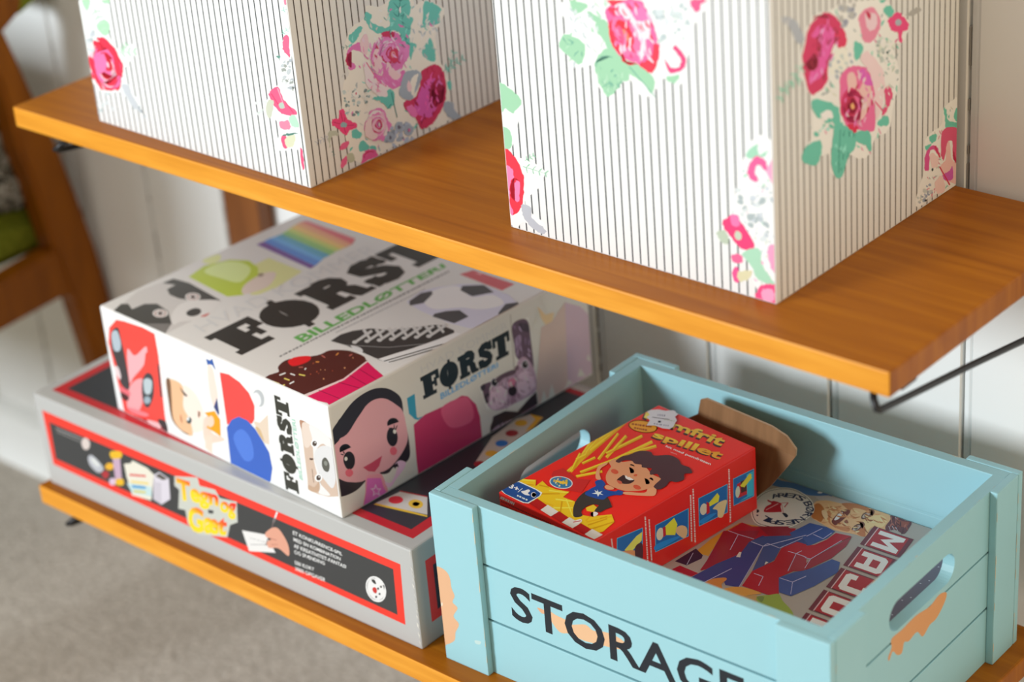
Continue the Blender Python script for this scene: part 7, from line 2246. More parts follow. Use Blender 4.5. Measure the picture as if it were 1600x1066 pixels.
78,50,59 1 638,1565 619,1707 661,1806 697,1965 829,2044 936,2006 1080,2144 1250,2145 1387,2072 1512,2084 1638,2004 1579,1924 1667,1814 1641,1700 1560,1662 1603,1546 1594,1417 1486,1432 1434,1616 1392,1642 1299,1686 1249,1614 1178,1677 1143,1741 1032,1678 972,1721 889,1682 791,1710 705,1638 710,1563
219,92,63 1 886,1369 891,1341 873,1320 835,1315 793,1328 763,1354 757,1383 775,1403 813,1408 855,1395
219,92,63 1 1396,1279 1400,1252 1380,1233 1342,1228 1301,1240 1271,1264 1266,1291 1288,1310 1325,1314 1367,1303
61,36,38 1 998,1231 975,1350 990,1378 1081,1348 1176,1382 1201,1296 1162,1232 1072,1201
239,237,233 0 1000,1377 1022,1390 1056,1373 1075,1389 1172,1378 1133,1330 1062,1332
211,100,75 1 1002,1219 1065,1242 1116,1208 1093,1180
61,36,38 1 895,1569 936,1574 989,1558 1030,1525 1040,1491 1017,1472 1017,1472 1031,1495 1017,1524 983,1551 938,1568 895,1569
61,36,38 1 1253,1500 1293,1506 1345,1489 1386,1457 1395,1424 1373,1404 1373,1404 1386,1427 1373,1456 1340,1483 1295,1500 1253,1500
61,36,38 1 859,1615 852,1631 860,1644 883,1648 910,1643 932,1630 932,1630 909,1638 888,1640 871,1637 860,1628 859,1615
61,36,38 1 1301,1536 1297,1557 1309,1569 1334,1566 1362,1549 1380,1527 1380,1527 1359,1545 1337,1556 1318,1558 1305,1552 1301,1536
219,100,63 1 1117,1498 1130,1474 1122,1450 1100,1446 1083,1462 1078,1487 1093,1506
243,237,233 1 1331,418 1335,480 1404,480 1424,410 1380,386
203,61,61 1 1414,378 1389,364 1350,375 1317,407 1309,443 1325,465 1325,465 1321,438 1334,411 1356,390 1385,376 1414,378
243,237,233 1 1302,130 1327,238 1384,200 1370,130
195,77,84 0 1318,115 1367,201 1350,214 1301,129
233,243,243 0 -66,54 -41,286 10,358 336,371 470,360 510,287 528,55 463,18 137,5
31,83,156 0 -18,59 -19,286 30,339 356,352 462,335 499,278 502,69 460,40 121,20
243,243,243 a2 -23,246 135,262 205,163 28,156 |3+
233,243,243 0 181,265 204,159 217,154 194,260
243,243,243 1 234,194 255,249 268,296 315,282 333,226 395,207 336,174
243,243,243 1 450,272 482,213 436,198 371,253 378,301 441,279 441,279 385,292 384,252 433,211 472,219 450,272
227,242,243 0 273,80 302,81 282,110 254,110
227,242,243 0 314,82 351,83 332,112 295,111
227,242,243 0 367,83 380,84 361,113 348,113
227,242,243 0 386,84 419,85 400,114 367,113
227,242,243 0 433,86 468,87 449,116 414,115
235,167,42 1 453,2564 479,2509 471,2449 433,2393 366,2351 285,2327 199,2324 122,2345 67,2388 42,2443 48,2502 88,2558 152,2602 234,2627 320,2626 397,2605
162,63,30 1 453,2564 481,2505 471,2440 425,2381 350,2338 259,2318 167,2326 91,2359 43,2413 33,2478 63,2542 126,2595 212,2627 305,2632 390,2611 451,2566 451,2566 389,2610 305,2630 213,2623 130,2591 69,2540 42,2478 52,2415 97,2364 171,2331 259,2324 347,2342 421,2383 468,2441 479,2505 453,2564
235,167,42 1 441,2559 465,2509 458,2453 419,2402 358,2361 280,2339 200,2335 130,2356 77,2392 54,2443 62,2498 100,2550 163,2590 239,2613 319,2616 391,2598
162,63,30 0 106,2411 137,2424 107,2459 77,2446
162,63,30 0 150,2429 176,2441 146,2476 120,2464
162,63,30 0 187,2446 203,2453 173,2487 157,2480
162,63,30 0 210,2455 237,2467 208,2502 180,2490
162,63,30 0 249,2472 281,2487 252,2521 219,2507
162,63,30 0 295,2493 320,2503 290,2538 266,2527
162,63,30 0 330,2508 348,2516 319,2550 301,2542
162,63,30 0 356,2519 370,2525 341,2560 327,2554
162,63,30 0 206,2355 234,2365 206,2400 177,2390
162,63,30 0 246,2369 269,2377 241,2412 218,2404
162,63,30 0 279,2381 299,2388 270,2423 251,2416
162,63,30 0 307,2391 323,2396 295,2431 279,2426
162,63,30 0 330,2399 353,2407 325,2442 302,2434
162,63,30 0 362,2410 386,2419 358,2454 334,2445
162,63,30 0 396,2422 398,2423 369,2458 368,2457
41,38,46 a2 11,2757 1403,2968 1470,2729 104,2612 |Pomfrit
243,229,109>235,192,59 a2 9,2796 1382,2999 1450,2769 95,2659 |Pomfrit
41,38,46 a2 501,2447 1635,2651 1673,2431 577,2275 |spillet
243,217,67>235,167,46 a2 489,2496 1616,2699 1690,2445 575,2313 |spillet
243,243,242 a1 870,2320 1653,2367 1693,2298 890,2263 |hit med pomfritten
227,167,167 0 1038,2215 1051,2216 1040,2232 1027,2231
227,167,167 0 1056,2217 1076,2219 1065,2235 1046,2233
227,167,167 0 1084,2220 1100,2222 1089,2238 1073,2236
227,167,167 0 1107,2222 1123,2224 1113,2240 1096,2239
227,167,167 0 1130,2225 1146,2227 1136,2243 1120,2241
#sticker
219,221,229 0 19,2804 36,2870 106,2945 213,2983 314,3101 344,3042 410,3029 429,2944 520,2886 553,2814 604,2724 609,2645 513,2598 382,2588 294,2514 230,2644 123,2689 121,2755
108,111,121 0 197,2722 429,2832 417,2846 185,2736
140,144,167 0 223,2805 231,2809 196,2849 188,2845
140,144,167 0 243,2815 248,2818 213,2858 207,2855
140,144,167 0 256,2822 266,2827 231,2867 221,2862
140,144,167 0 281,2834 290,2840 255,2880 245,2875
140,144,167 0 305,2847 318,2854 283,2895 270,2888
140,144,167 0 348,2603 365,2611 343,2637 325,2630
140,144,167 0 383,2618 399,2625 376,2652 360,2645
140,144,167 0 414,2632 423,2636 401,2663 392,2659
140,144,167 0 432,2640 455,2650 433,2677 410,2667
140,144,167 0 478,2660 490,2666 468,2693 455,2687
140,144,167 0 503,2672 517,2678 495,2705 481,2698
140,144,167 0 532,2684 545,2690 523,2717 509,2711
140,144,167 0 558,2696 558,2696 536,2723 536,2723
140,144,167 1 355,2680 333,2697 331,2724 355,2733 381,2715 385,2691 385,2691 375,2712 357,2721 342,2715 340,2699 355,2680
187,196,183 0 373,2779 397,2788 379,2810 355,2800
187,196,183 0 413,2794 424,2799 406,2821 395,2816
187,196,183 0 431,2802 442,2806 424,2828 413,2824
187,196,183 0 450,2809 460,2813 442,2835 432,2831
187,196,183 0 467,2816 490,2825 472,2847 449,2838
187,196,183 0 505,2832 517,2836 500,2858 488,2853
187,196,183 0 525,2839 526,2840 509,2862 507,2861
""",
 'rF': """
231,212,209 0 19,882 32,882 59,930 46,929
231,212,209 0 37,883 56,883 83,931 64,930
231,212,209 0 64,884 93,885 120,932 91,931
231,212,209 0 105,885 118,886 145,933 132,932
231,212,209 0 123,886 149,887 176,934 150,933
231,212,209 0 161,887 192,888 219,935 187,934
231,212,209 0 206,889 224,889 250,936 232,936
231,212,209 0 232,890 260,891 286,938 258,937
231,212,209 0 272,891 293,892 319,939 298,938
125,27,28 0 32,837 51,838 64,862 45,861
125,27,28 0 63,839 85,840 98,863 76,862
125,27,28 0 99,840 109,841 122,864 113,864
125,27,28 0 115,841 124,842 137,865 128,865
125,27,28 0 130,842 154,843 167,866 143,865
125,27,28 0 169,844 182,844 195,868 183,867
125,27,28 0 190,845 214,846 227,869 204,868
125,27,28 0 230,847 245,847 258,871 243,870
125,27,28 0 254,848 265,848 278,872 267,871
125,27,28 0 272,849 293,850 306,873 285,872
125,27,28 0 308,850 319,851 332,874 321,874
125,27,28 0 326,851 335,852 349,875 339,875
125,27,28 0 342,852 358,853 371,876 355,875
125,27,28 0 369,853 389,854 402,878 382,877
125,27,28 0 402,855 413,855 426,879 415,878
125,27,28 0 420,856 439,857 452,880 433,879
125,27,28 0 452,857 476,858 489,882 465,880
125,27,28 0 492,859 508,860 521,883 504,882
125,27,28 0 519,860 543,861 555,885 531,884
125,27,28 0 559,862 578,863 591,886 571,886
125,27,28 0 591,864 614,865 627,888 604,887
125,27,28 0 630,866 637,866 650,889 642,889
125,27,28 0 642,866 659,867 671,890 655,889
125,27,28 0 670,867 686,868 699,891 682,891
125,27,28 0 697,869 713,870 726,893 710,892
125,27,28 0 724,870 744,871 757,894 736,893
125,27,28 0 757,872 778,873 790,896 770,895
125,27,28 0 791,873 815,874 828,898 804,896
125,27,28 0 831,875 840,876 853,899 843,898
125,27,28 0 847,876 857,876 870,900 859,899
125,27,28 0 864,877 882,878 894,901 876,900
125,27,28 0 893,878 901,879 914,902 906,901
125,27,28 0 907,879 914,879 927,902 919,902
125,27,28 0 920,879 932,880 945,903 932,902
125,27,28 0 941,880 964,881 976,905 953,903
125,27,28 0 979,882 1002,883 1014,906 991,905
125,27,28 0 1017,884 1025,884 1038,907 1030,907
125,27,28 0 1031,885 1048,885 1060,908 1043,908
125,27,28 0 29,777 36,777 49,801 42,800
125,27,28 0 40,777 55,778 68,802 53,801
125,27,28 0 66,779 72,779 85,803 79,803
125,27,28 0 76,780 88,780 101,804 89,803
125,27,28 0 95,781 111,782 124,806 108,805
125,27,28 0 122,783 127,783 140,807 135,806
125,27,28 0 131,783 147,784 160,808 144,807
125,27,28 0 158,785 166,785 179,809 171,809
125,27,28 0 171,786 180,786 193,810 184,809
125,27,28 0 187,787 195,787 208,811 199,810
125,27,28 0 200,788 206,788 219,812 213,811
125,27,28 0 210,788 223,789 236,813 223,812
125,27,28 0 231,790 241,790 254,814 244,813
125,27,28 0 248,791 258,791 271,815 261,814
125,27,28 0 265,792 280,793 293,816 278,815
125,27,28 0 290,793 296,794 309,817 303,817
125,27,28 0 301,794 310,795 323,818 313,818
125,27,28 0 316,795 328,796 340,819 329,819
125,27,28 0 336,796 346,797 358,821 348,820
125,27,28 0 352,798 362,798 375,822 365,821
125,27,28 0 368,799 373,799 386,822 381,822
""",
 'rR': """
82,194,243 0 2593,696 3014,663 2998,231 2585,271
33,115,200 0 2603,685 3003,653 2988,243 2595,281
82,194,243 0 1914,709 2484,670 2464,225 1901,274
33,115,200 0 1928,697 2469,660 2450,238 1916,283
82,194,243 0 1089,685 1723,648 1699,218 1062,277
33,115,200 0 1104,673 1707,639 1683,230 1078,286
82,194,243 0 390,826 862,761 828,275 365,490
33,115,200 0 401,814 850,753 817,291 377,495
61,202,243 0 2860,640 2995,637 2981,256 2694,288 2858,297
212,44,61 0 2663,578 2858,573 2859,331 2675,349
82,44,50 0 2739,585 2858,573 2850,387 2742,403
243,235,72 0 2766,483 2966,587 2927,630 2727,526
243,235,72 0 2803,460 2970,545 2941,578 2774,492
222,230,212 1 2719,429 2702,384 2675,364 2648,378 2631,422 2631,476 2648,521 2674,538 2702,526 2718,483
243,243,72 0 2095,539 2279,622 2318,552 2293,478 2124,483
238,230,212 1 2070,456 2043,419 2002,409 1961,435 1938,485 1938,539 1965,576 2006,585 2046,558 2072,510
212,44,61 0 2065,587 2116,537 2119,391 2055,387
243,224,173 1 2206,435 2314,460 2452,429 2437,342 2366,203 2272,249 2266,355 2184,411
243,243,72 0 1266,582 1443,631 1497,504 1447,359 1267,447
238,230,212 1 1231,472 1205,428 1163,418 1124,443 1103,494 1105,552 1134,593 1175,604 1214,580 1235,529
212,44,61 0 1225,585 1275,577 1277,442 1225,433
243,202,156 1 1484,459 1577,448 1666,371 1670,267 1605,230 1469,382
40,153,243 1 1079,387 1364,348 1547,293 1360,283 1074,305
40,153,243 1 1916,352 2117,357 2243,314 1986,284
243,243,117 0 510,584 737,689 848,702 829,577 623,495
243,169,117 1 432,590 626,527 759,428 731,316 483,481
87,54,67 1 706,538 836,524 818,264 711,317
243,224,228 0 2506,889 2506,872 2533,860 2533,877
243,224,228 0 2505,866 2505,838 2532,826 2533,854
243,224,228 0 2505,828 2505,808 2532,796 2532,816
243,224,228 0 2505,801 2505,786 2532,774 2532,789
243,224,228 0 2504,781 2504,768 2532,756 2532,769
243,224,228 0 2504,763 2504,727 2531,715 2532,751
243,224,228 0 2504,715 2503,681 2531,669 2531,703
243,224,228 0 2503,670 2503,637 2530,625 2531,658
243,224,228 0 2503,626 2502,594 2530,582 2530,614
243,224,228 0 2502,583 2502,563 2529,550 2530,571
243,224,228 0 2502,556 2502,537 2529,525 2529,543
243,224,228 0 2502,531 2501,509 2529,497 2529,518
243,224,228 0 2501,502 2501,480 2528,468 2529,490
243,224,228 0 2501,473 2501,459 2528,447 2528,461
243,224,228 0 2501,455 2500,424 2528,412 2528,443
243,224,228 0 2500,414 2500,378 2527,365 2528,401
243,224,228 0 2500,366 2499,341 2527,329 2527,353
243,224,228 0 2499,333 2499,310 2527,298 2527,320
243,224,228 0 2499,303 2499,272 2526,259 2526,290
243,224,228 0 2498,262 2498,229 2526,217 2526,249
243,224,228 0 2498,218 2498,197 2525,185 2526,206
243,224,228 0 2498,190 2497,158 2525,145 2525,178
243,224,228 0 2497,147 2497,111 2524,99 2525,135
243,224,228 0 2497,99 2496,81 2524,68 2524,87
243,224,228 0 2496,75 2496,54 2524,41 2524,62
243,224,228 0 1807,907 1807,889 1834,877 1834,896
243,224,228 0 1807,883 1807,846 1833,835 1834,871
243,224,228 0 1807,834 1807,797 1833,785 1833,823
243,224,228 0 1807,785 1806,748 1833,736 1833,773
243,224,228 0 1806,735 1806,708 1833,697 1833,724
243,224,228 0 1806,699 1806,666 1832,655 1833,688
243,224,228 0 1806,655 1806,637 1832,625 1832,644
243,224,228 0 1806,631 1805,603 1832,591 1832,619
243,224,228 0 1805,594 1805,574 1832,562 1832,582
243,224,228 0 1805,568 1805,532 1832,520 1832,556
243,224,228 0 1805,520 1805,490 1831,478 1832,508
243,224,228 0 1805,480 1805,454 1831,442 1831,468
243,224,228 0 1804,445 1804,421 1831,409 1831,433
243,224,228 0 1804,413 1804,381 1831,369 1831,401
243,224,228 0 1804,371 1804,358 1831,346 1831,359
243,224,228 0 1804,354 1804,316 1830,304 1831,342
243,224,228 0 1804,304 1804,292 1830,279 1830,292
243,224,228 0 1804,287 1803,270 1830,258 1830,275
243,224,228 0 1803,264 1803,228 1830,215 1830,252
243,224,228 0 1803,215 1803,192 1830,179 1830,203
243,224,228 0 1803,184 1803,148 1829,135 1830,171
243,224,228 0 1803,136 1802,116 1829,103 1829,123
243,224,228 0 1802,109 1802,70 1829,58 1829,97
243,224,228 0 1802,57 1802,56 1829,43 1829,45
243,224,228 0 1755,835 1755,812 1781,800 1782,823
243,224,228 0 1754,804 1754,790 1780,778 1781,792
243,224,228 0 1754,786 1753,770 1780,757 1780,773
243,224,228 0 1753,764 1753,746 1779,734 1780,752
243,224,228 0 1752,740 1752,715 1778,703 1779,728
243,224,228 0 1751,706 1751,692 1777,680 1778,694
243,224,228 0 1751,688 1750,666 1776,654 1777,675
243,224,228 0 1750,659 1749,640 1776,628 1776,647
243,224,228 0 1749,634 1748,604 1774,592 1775,622
243,224,228 0 1748,595 1747,572 1773,560 1774,582
243,224,228 0 1747,565 1746,541 1772,529 1773,552
243,224,228 0 1746,534 1745,510 1771,497 1772,521
243,224,228 0 1745,502 1744,486 1770,473 1771,489
243,224,228 0 1744,480 1743,465 1770,452 1770,468
243,224,228 0 1743,459 1742,432 1769,420 1770,447
243,224,228 0 1742,423 1742,412 1768,399 1768,411
243,224,228 0 1741,408 1741,385 1767,372 1768,396
243,224,228 0 1740,377 1739,346 1766,333 1767,365
243,224,228 0 1739,335 1738,302 1765,290 1766,323
243,224,228 0 1738,291 1737,264 1763,252 1764,279
243,224,228 0 1736,255 1736,228 1762,216 1763,243
243,224,228 0 1735,219 1735,201 1761,188 1762,207
243,224,228 0 1734,195 1734,174 1760,161 1761,182
243,224,228 0 1733,167 1733,147 1759,134 1760,154
243,224,228 0 1733,140 1732,121 1759,108 1759,128
243,224,228 0 971,833 971,810 996,799 996,822
243,224,228 0 971,802 971,784 996,773 996,791
243,224,228 0 971,778 971,759 996,748 996,767
243,224,228 0 971,752 971,741 996,730 996,741
243,224,228 0 971,737 971,710 996,699 996,726
243,224,228 0 971,701 971,691 996,679 996,690
243,224,228 0 971,687 971,659 996,647 996,676
243,224,228 0 971,649 971,628 996,617 996,638
243,224,228 0 971,622 971,606 996,594 996,610
243,224,228 0 971,600 971,571 996,559 996,589
243,224,228 0 971,561 971,533 997,522 996,550
243,224,228 0 971,524 971,513 997,502 997,512
243,224,228 0 971,510 971,486 997,475 997,499
243,224,228 0 971,478 971,460 997,449 997,467
243,224,228 0 971,454 971,435 997,423 997,443
243,224,228 0 971,428 971,400 997,389 997,417
243,224,228 0 971,391 971,368 997,356 997,379
243,224,228 0 971,360 971,348 997,337 997,349
243,224,228 0 971,344 971,317 997,306 997,333
243,224,228 0 971,308 971,287 997,276 997,296
243,224,228 0 971,280 971,255 997,243 997,269
243,224,228 0 971,246 971,236 997,224 997,235
243,224,228 0 971,232 971,202 997,190 997,220
243,224,228 0 971,192 971,186 997,174 997,180
243,224,228 0 903,907 903,893 929,882 929,896
243,224,228 0 903,888 903,855 928,844 929,877
243,224,228 0 903,844 903,822 928,811 928,833
243,224,228 0 903,815 903,801 928,790 928,804
243,224,228 0 903,796 903,765 928,754 928,785
243,224,228 0 902,755 902,742 928,731 928,743
243,224,228 0 902,738 902,710 928,699 928,727
243,224,228 0 902,701 902,686 928,675 928,690
243,224,228 0 902,681 902,670 927,659 928,670
243,224,228 0 902,667 902,653 927,642 927,655
243,224,228 0 902,648 902,620 927,608 927,637
243,224,228 0 902,610 902,585 927,574 927,599
243,224,228 0 902,577 901,564 927,553 927,566
243,224,228 0 901,560 901,529 927,517 927,548
243,224,228 0 901,519 901,491 927,480 927,507
243,224,228 0 901,482 901,450 926,439 926,471
243,224,228 0 901,440 901,416 926,404 926,428
243,224,228 0 901,408 900,383 926,372 926,396
243,224,228 0 900,375 900,350 926,339 926,363
243,224,228 0 900,342 900,311 926,300 926,331
243,224,228 0 900,301 900,288 925,277 926,290
243,224,228 0 900,284 900,252 925,240 925,272
243,224,228 0 900,241 899,213 925,201 925,230
243,224,228 0 899,204 899,176 925,164 925,192
243,224,228 0 283,869 283,862 308,853 307,860
243,224,228 0 283,860 284,851 309,841 308,851
243,224,228 0 284,848 285,840 309,831 309,838
243,224,228 0 285,838 285,832 310,823 309,828
243,224,228 0 285,831 286,825 310,815 310,821
243,224,228 0 286,823 286,818 311,808 310,813
243,224,228 0 286,816 286,813 311,803 311,806
243,224,228 0 286,812 287,804 311,795 311,802
243,224,228 0 287,802 287,795 312,786 312,793
243,224,228 0 288,793 288,784 313,775 312,783
243,224,228 0 288,781 289,773 313,764 313,772
243,224,228 0 289,770 289,766 314,757 313,761
243,224,228 0 289,765 289,761 314,752 314,755
243,224,228 0 290,760 290,756 314,746 314,750
243,224,228 0 290,755 290,746 315,737 314,745
243,224,228 0 290,744 291,740 315,731 315,734
243,224,228 0 291,739 291,729 316,720 315,729
243,224,228 0 292,726 292,721 316,711 316,716
243,224,228 0 292,719 292,712 317,703 317,710
243,224,228 0 293,710 293,701 318,691 317,700
243,224,228 0 293,698 294,689 318,679 318,688
243,224,228 0 294,686 294,680 319,671 319,676
243,224,228 0 294,678 295,671 320,662 319,669
243,224,228 0 295,669 295,662 320,652 320,659
243,224,228 0 296,660 296,656 320,647 320,650
""",
 'mT': """
80,122,181 0 1884,4030 2372,3967 2770,4058 3141,4058 3186,3986 2909,3842 2565,3825 2320,3788 2098,3715
239,241,243 1 2964,3962 2976,4012 3023,4008 3007,3964
198,192,191 0 2984,3866 3128,3983 3521,4002 3750,4020 4108,3996 4147,3845 3573,3576
239,192,140 1 3169,3494 3067,3737 3188,3866 3393,3907 3527,3993 3701,4014 3909,4020 4114,3987 4176,3839 4225,3671 4199,3629 4059,3601 4098,3367 3935,3336 3664,3284 3393,3334 3238,3386
194,117,59 1 3104,3658 3148,3737 3310,3610 3410,3370 3330,3369 3227,3404
204,129,80 1 3393,3907 3527,3993 3731,4008 3897,3911 3757,3923 3590,3892 3631,3740 3763,3698 3706,3662 3587,3788 3483,3849
213,141,90 1 3341,3605 3358,3769 3433,3842 3421,3605 3537,3402 3685,3398 3798,3471 3846,3352 3700,3332 3518,3390
243,212,155 1 3880,3723 3965,3929 4125,3881 4166,3683 4043,3628 4055,3438 3949,3568
243,210,165 1 3272,3586 3308,3635 3417,3527 3425,3431
204,126,74 1 3961,3377 3949,3568 4098,3367
126,53,42 1 3523,3444 3492,3600 3490,3751 3555,3818 3608,3776 3628,3637 3631,3463 3612,3388
243,243,243 1 3529,3498 3496,3678 3522,3721 3558,3643 3567,3522
107,65,49 1 3852,3937 3881,3894 3886,3822 3873,3760 3848,3716 3813,3726 3789,3776 3775,3842 3794,3900 3819,3941
208,188,176 1 3845,3894 3864,3862 3866,3809 3853,3764 3831,3746 3809,3766 3797,3812 3803,3864 3822,3894
71,65,62 1 3846,3827 3855,3807 3856,3786 3842,3783 3826,3788 3812,3805 3804,3826 3804,3845 3813,3857 3831,3845
126,74,54 1 3790,3970 3814,3995 3848,3991 3881,3957 3902,3904 3906,3850 3906,3850 3892,3898 3870,3936 3846,3961 3818,3975 3790,3970
107,65,49 1 3911,3602 3933,3547 3944,3483 3930,3422 3903,3392 3872,3393 3846,3436 3836,3502 3847,3568 3877,3595
208,188,176 1 3904,3559 3920,3522 3923,3470 3911,3423 3888,3407 3868,3430 3857,3473 3861,3524 3880,3555
71,65,62 1 3906,3490 3914,3467 3912,3449 3900,3443 3884,3447 3866,3465 3860,3487 3861,3506 3872,3513 3889,3507
126,74,54 1 3848,3629 3872,3653 3906,3650 3938,3616 3959,3564 3963,3511 3963,3511 3949,3558 3928,3595 3903,3620 3876,3633 3848,3629
243,212,155 1 3810,3813 3866,3792 3886,3829 3843,3831
231,167,115 1 3560,3700 3632,3638 3691,3632 3624,3674
194,117,59 1 3959,3784 4027,3753 4076,3761 4015,3779
213,141,90 1 3427,3723 3479,3674 3523,3670 3473,3703
194,117,59 1 3266,3686 3317,3711 3331,3767 3294,3732
194,117,59 1 4050,3667 4111,3633 4156,3634 4101,3656
243,212,155 1 3341,3773 3406,3716 3465,3692 3402,3738
243,226,181 1 3344,3745 3393,3720 3407,3755 3370,3760
243,212,155 1 3268,3650 3318,3635 3344,3657 3303,3659
213,141,90 1 3782,3897 3832,3879 3852,3909 3813,3911
231,167,115 1 3764,3908 3815,3912 3832,3955 3794,3938
243,226,181 1 3899,3367 3954,3383 3967,3441 3928,3411
213,141,90 1 3567,3885 3622,3825 3676,3803 3621,3849
194,117,59 1 3722,3678 3768,3703 3783,3753 3749,3720
243,212,155 1 3384,3629 3447,3609 3483,3632 3431,3637
243,226,181 1 4027,3860 4071,3817 4104,3823 4064,3849
194,117,59 1 3849,3785 3923,3728 3983,3720 3914,3760
231,167,115 1 3461,3741 3528,3671 3591,3649 3525,3702
213,141,90 1 3580,3385 3623,3342 3661,3334 3620,3364
213,141,90 1 3491,3594 3545,3581 3577,3599 3532,3602
231,167,115 1 3379,3792 3444,3767 3484,3786 3428,3796
231,167,115 1 3903,3906 3961,3911 3981,3960 3938,3940
243,226,181 1 3958,3710 4010,3718 4035,3755 3993,3738
194,117,59 1 3497,3601 3563,3587 3600,3614 3545,3615
243,212,155 1 3408,3453 3455,3416 3481,3435 3442,3452
194,117,59 1 3614,3435 3660,3440 3664,3490 3634,3470
243,212,155 1 3828,3471 3878,3467 3896,3502 3859,3493
162,93,54 1 3827,3790 3893,3714 3961,3673 3894,3736
243,212,155 1 3344,3666 3396,3639 3420,3665 3379,3673
231,167,115 1 3649,3667 3698,3662 3717,3695 3679,3688
213,141,90 1 4047,3775 4100,3762 4124,3791 4082,3790
231,167,115 1 3651,3738 3705,3736 3725,3776 3684,3763
231,167,115 1 3410,3353 3466,3347 3484,3389 3442,3379
243,212,155 1 3868,3681 3917,3672 3938,3702 3900,3698
213,141,90 1 3804,3825 3846,3814 3863,3839 3830,3838
243,212,155 1 3792,3453 3837,3408 3878,3396 3834,3429
162,93,54 1 3301,3527 3361,3467 3419,3438 3360,3487
231,167,115 1 4019,3894 4088,3829 4154,3796 4086,3850
213,141,90 1 3364,3713 3439,3700 3472,3744 3413,3737
243,212,155 1 3936,3840 3989,3836 4007,3877 3967,3866
162,93,54 1 3907,3731 3961,3725 3976,3768 3937,3758
231,167,115 1 3831,3416 3901,3375 3948,3385 3887,3409
162,93,54 1 3812,3844 3872,3812 3908,3830 3857,3845
231,167,115 1 3625,3487 3695,3455 3746,3459 3683,3479
243,212,155 1 3471,3755 3527,3748 3554,3778 3509,3773
213,141,90 1 3561,3619 3613,3619 3620,3671 3584,3654
162,93,54 1 3671,3467 3720,3439 3751,3449 3709,3464
162,93,54 1 3845,3519 3887,3511 3907,3534 3873,3532
213,141,90 1 4007,3900 4083,3855 4137,3864 4069,3890
194,117,59 1 3951,3572 3995,3508 4044,3490 3998,3537
194,117,59 1 3987,3466 4028,3438 4057,3441 4021,3458
162,93,54 1 3382,3554 3447,3514 3497,3510 3438,3538
243,226,181 1 3657,3523 3716,3474 3765,3467 3709,3501
162,93,54 1 3971,3526 4043,3471 4105,3450 4037,3493
243,212,155 1 3625,3842 3669,3820 3681,3853 3649,3856
213,141,90 1 3709,3358 3743,3362 3750,3395 3726,3381
194,117,59 1 3799,3619 3843,3620 3860,3653 3826,3641
194,117,59 1 3781,3402 3820,3399 3830,3432 3802,3423
243,212,155 1 3615,3848 3685,3814 3736,3819 3673,3840
243,212,155 1 3236,3793 3300,3727 3364,3687 3300,3744
162,91,64 1 3666,3535 3672,3589 3735,3530 3697,3505
112,60,69 1 4108,3996 4176,4014 4343,3996 4430,4002 4476,3858 4494,3697 4348,3726 4266,3648 4193,3725 4163,3905
160,84,69 1 4238,3954 4364,3960 4412,3966 4428,3852 4332,3839
160,84,69 1 4325,3936 4336,3873 4374,3813 4352,3874
160,84,69 1 4325,3870 4315,3837 4338,3793 4335,3829
185,112,100 1 4214,4027 4223,3964 4267,3909 4244,3968
185,112,100 1 4396,3932 4392,3880 4429,3825 4417,3876
160,84,69 1 4336,3973 4393,3935 4431,3946 4381,3967
160,84,69 1 4346,3950 4396,3948 4414,3987 4376,3975
185,112,100 1 4134,3987 4170,3905 4226,3838 4182,3914
185,112,100 1 4237,3862 4224,3804 4256,3731 4251,3793
185,112,100 1 4235,3932 4261,3850 4311,3777 4276,3855
160,84,69 1 4295,3777 4349,3735 4396,3720 4345,3752
87,45,54 1 4180,3965 4247,3920 4299,3915 4238,3946
185,112,100 1 4174,3989 4231,3925 4288,3883 4231,3939
87,45,54 1 4205,3848 4269,3813 4319,3808 4261,3833
160,84,69 1 4312,3920 4341,3842 4389,3774 4353,3847
87,45,54 1 4289,3877 4324,3841 4353,3838 4320,3862
87,45,54 1 4168,4009 4159,3960 4192,3900 4185,3952
87,45,54 1 4422,3814 4430,3761 4468,3717 4448,3766
160,84,69 1 4286,3856 4281,3813 4310,3764 4302,3808
87,45,54 1 4296,3952 4326,3871 4382,3807 4342,3882
185,112,100 1 4212,3843 4266,3801 4307,3802 4258,3829
160,84,69 1 4407,3908 4446,3836 4500,3788 4455,3851
87,45,54 1 4459,3763 4444,3724 4474,3669 4471,3713
87,45,54 1 4256,3860 4300,3783 4359,3734 4309,3801
185,112,100 1 4271,3761 4325,3738 4361,3749 4314,3760
213,203,216 0 4229,3744 4302,3669 4304,3675 4232,3754
213,203,216 0 4267,3768 4349,3699 4350,3705 4269,3779
213,203,216 0 4315,3774 4397,3705 4398,3712 4317,3785
213,203,216 0 4185,3991 4222,3954 4224,3960 4188,4001
243,241,231 1 3142,3609 3003,3752 2823,3838 2640,3874 2482,3815 2360,3661 2328,3454 2379,3219 2507,3004 2680,2854 2843,2846 3016,2901 3132,3016 3182,3178 3213,3344 3202,3483
43,45,54 1 3126,3598 2992,3734 2821,3817 2647,3850 2496,3795 2379,3647 2348,3450 2397,3226 2519,3020 2684,2877 2840,2869 3005,2922 3116,3032 3164,3186 3194,3345 3183,3478
237,233,226 1 3119,3593 2988,3727 2820,3807 2649,3840 2502,3785 2388,3641 2357,3448 2405,3229 2525,3027 2686,2887 2839,2880 3001,2931 3109,3039 3156,3190 3185,3345 3174,3475
34,45,85 a1 2441,3559 2518,3662 2610,3594 2533,3491 |A
34,45,85 a1 2510,3654 2613,3731 2682,3640 2579,3563 |R
34,45,85 a1 2599,3723 2718,3770 2760,3664 2640,3617 |E
34,45,85 a1 2676,3759 2803,3780 2822,3668 2696,3646 |T
34,45,85 a1 2800,3780 2927,3763 2912,3650 2784,3667 |S
34,45,85 a1 2998,3734 3102,3658 3035,3566 2931,3642 |B
34,45,85 a1 3129,3629 3194,3518 3095,3460 3030,3571 |Ø
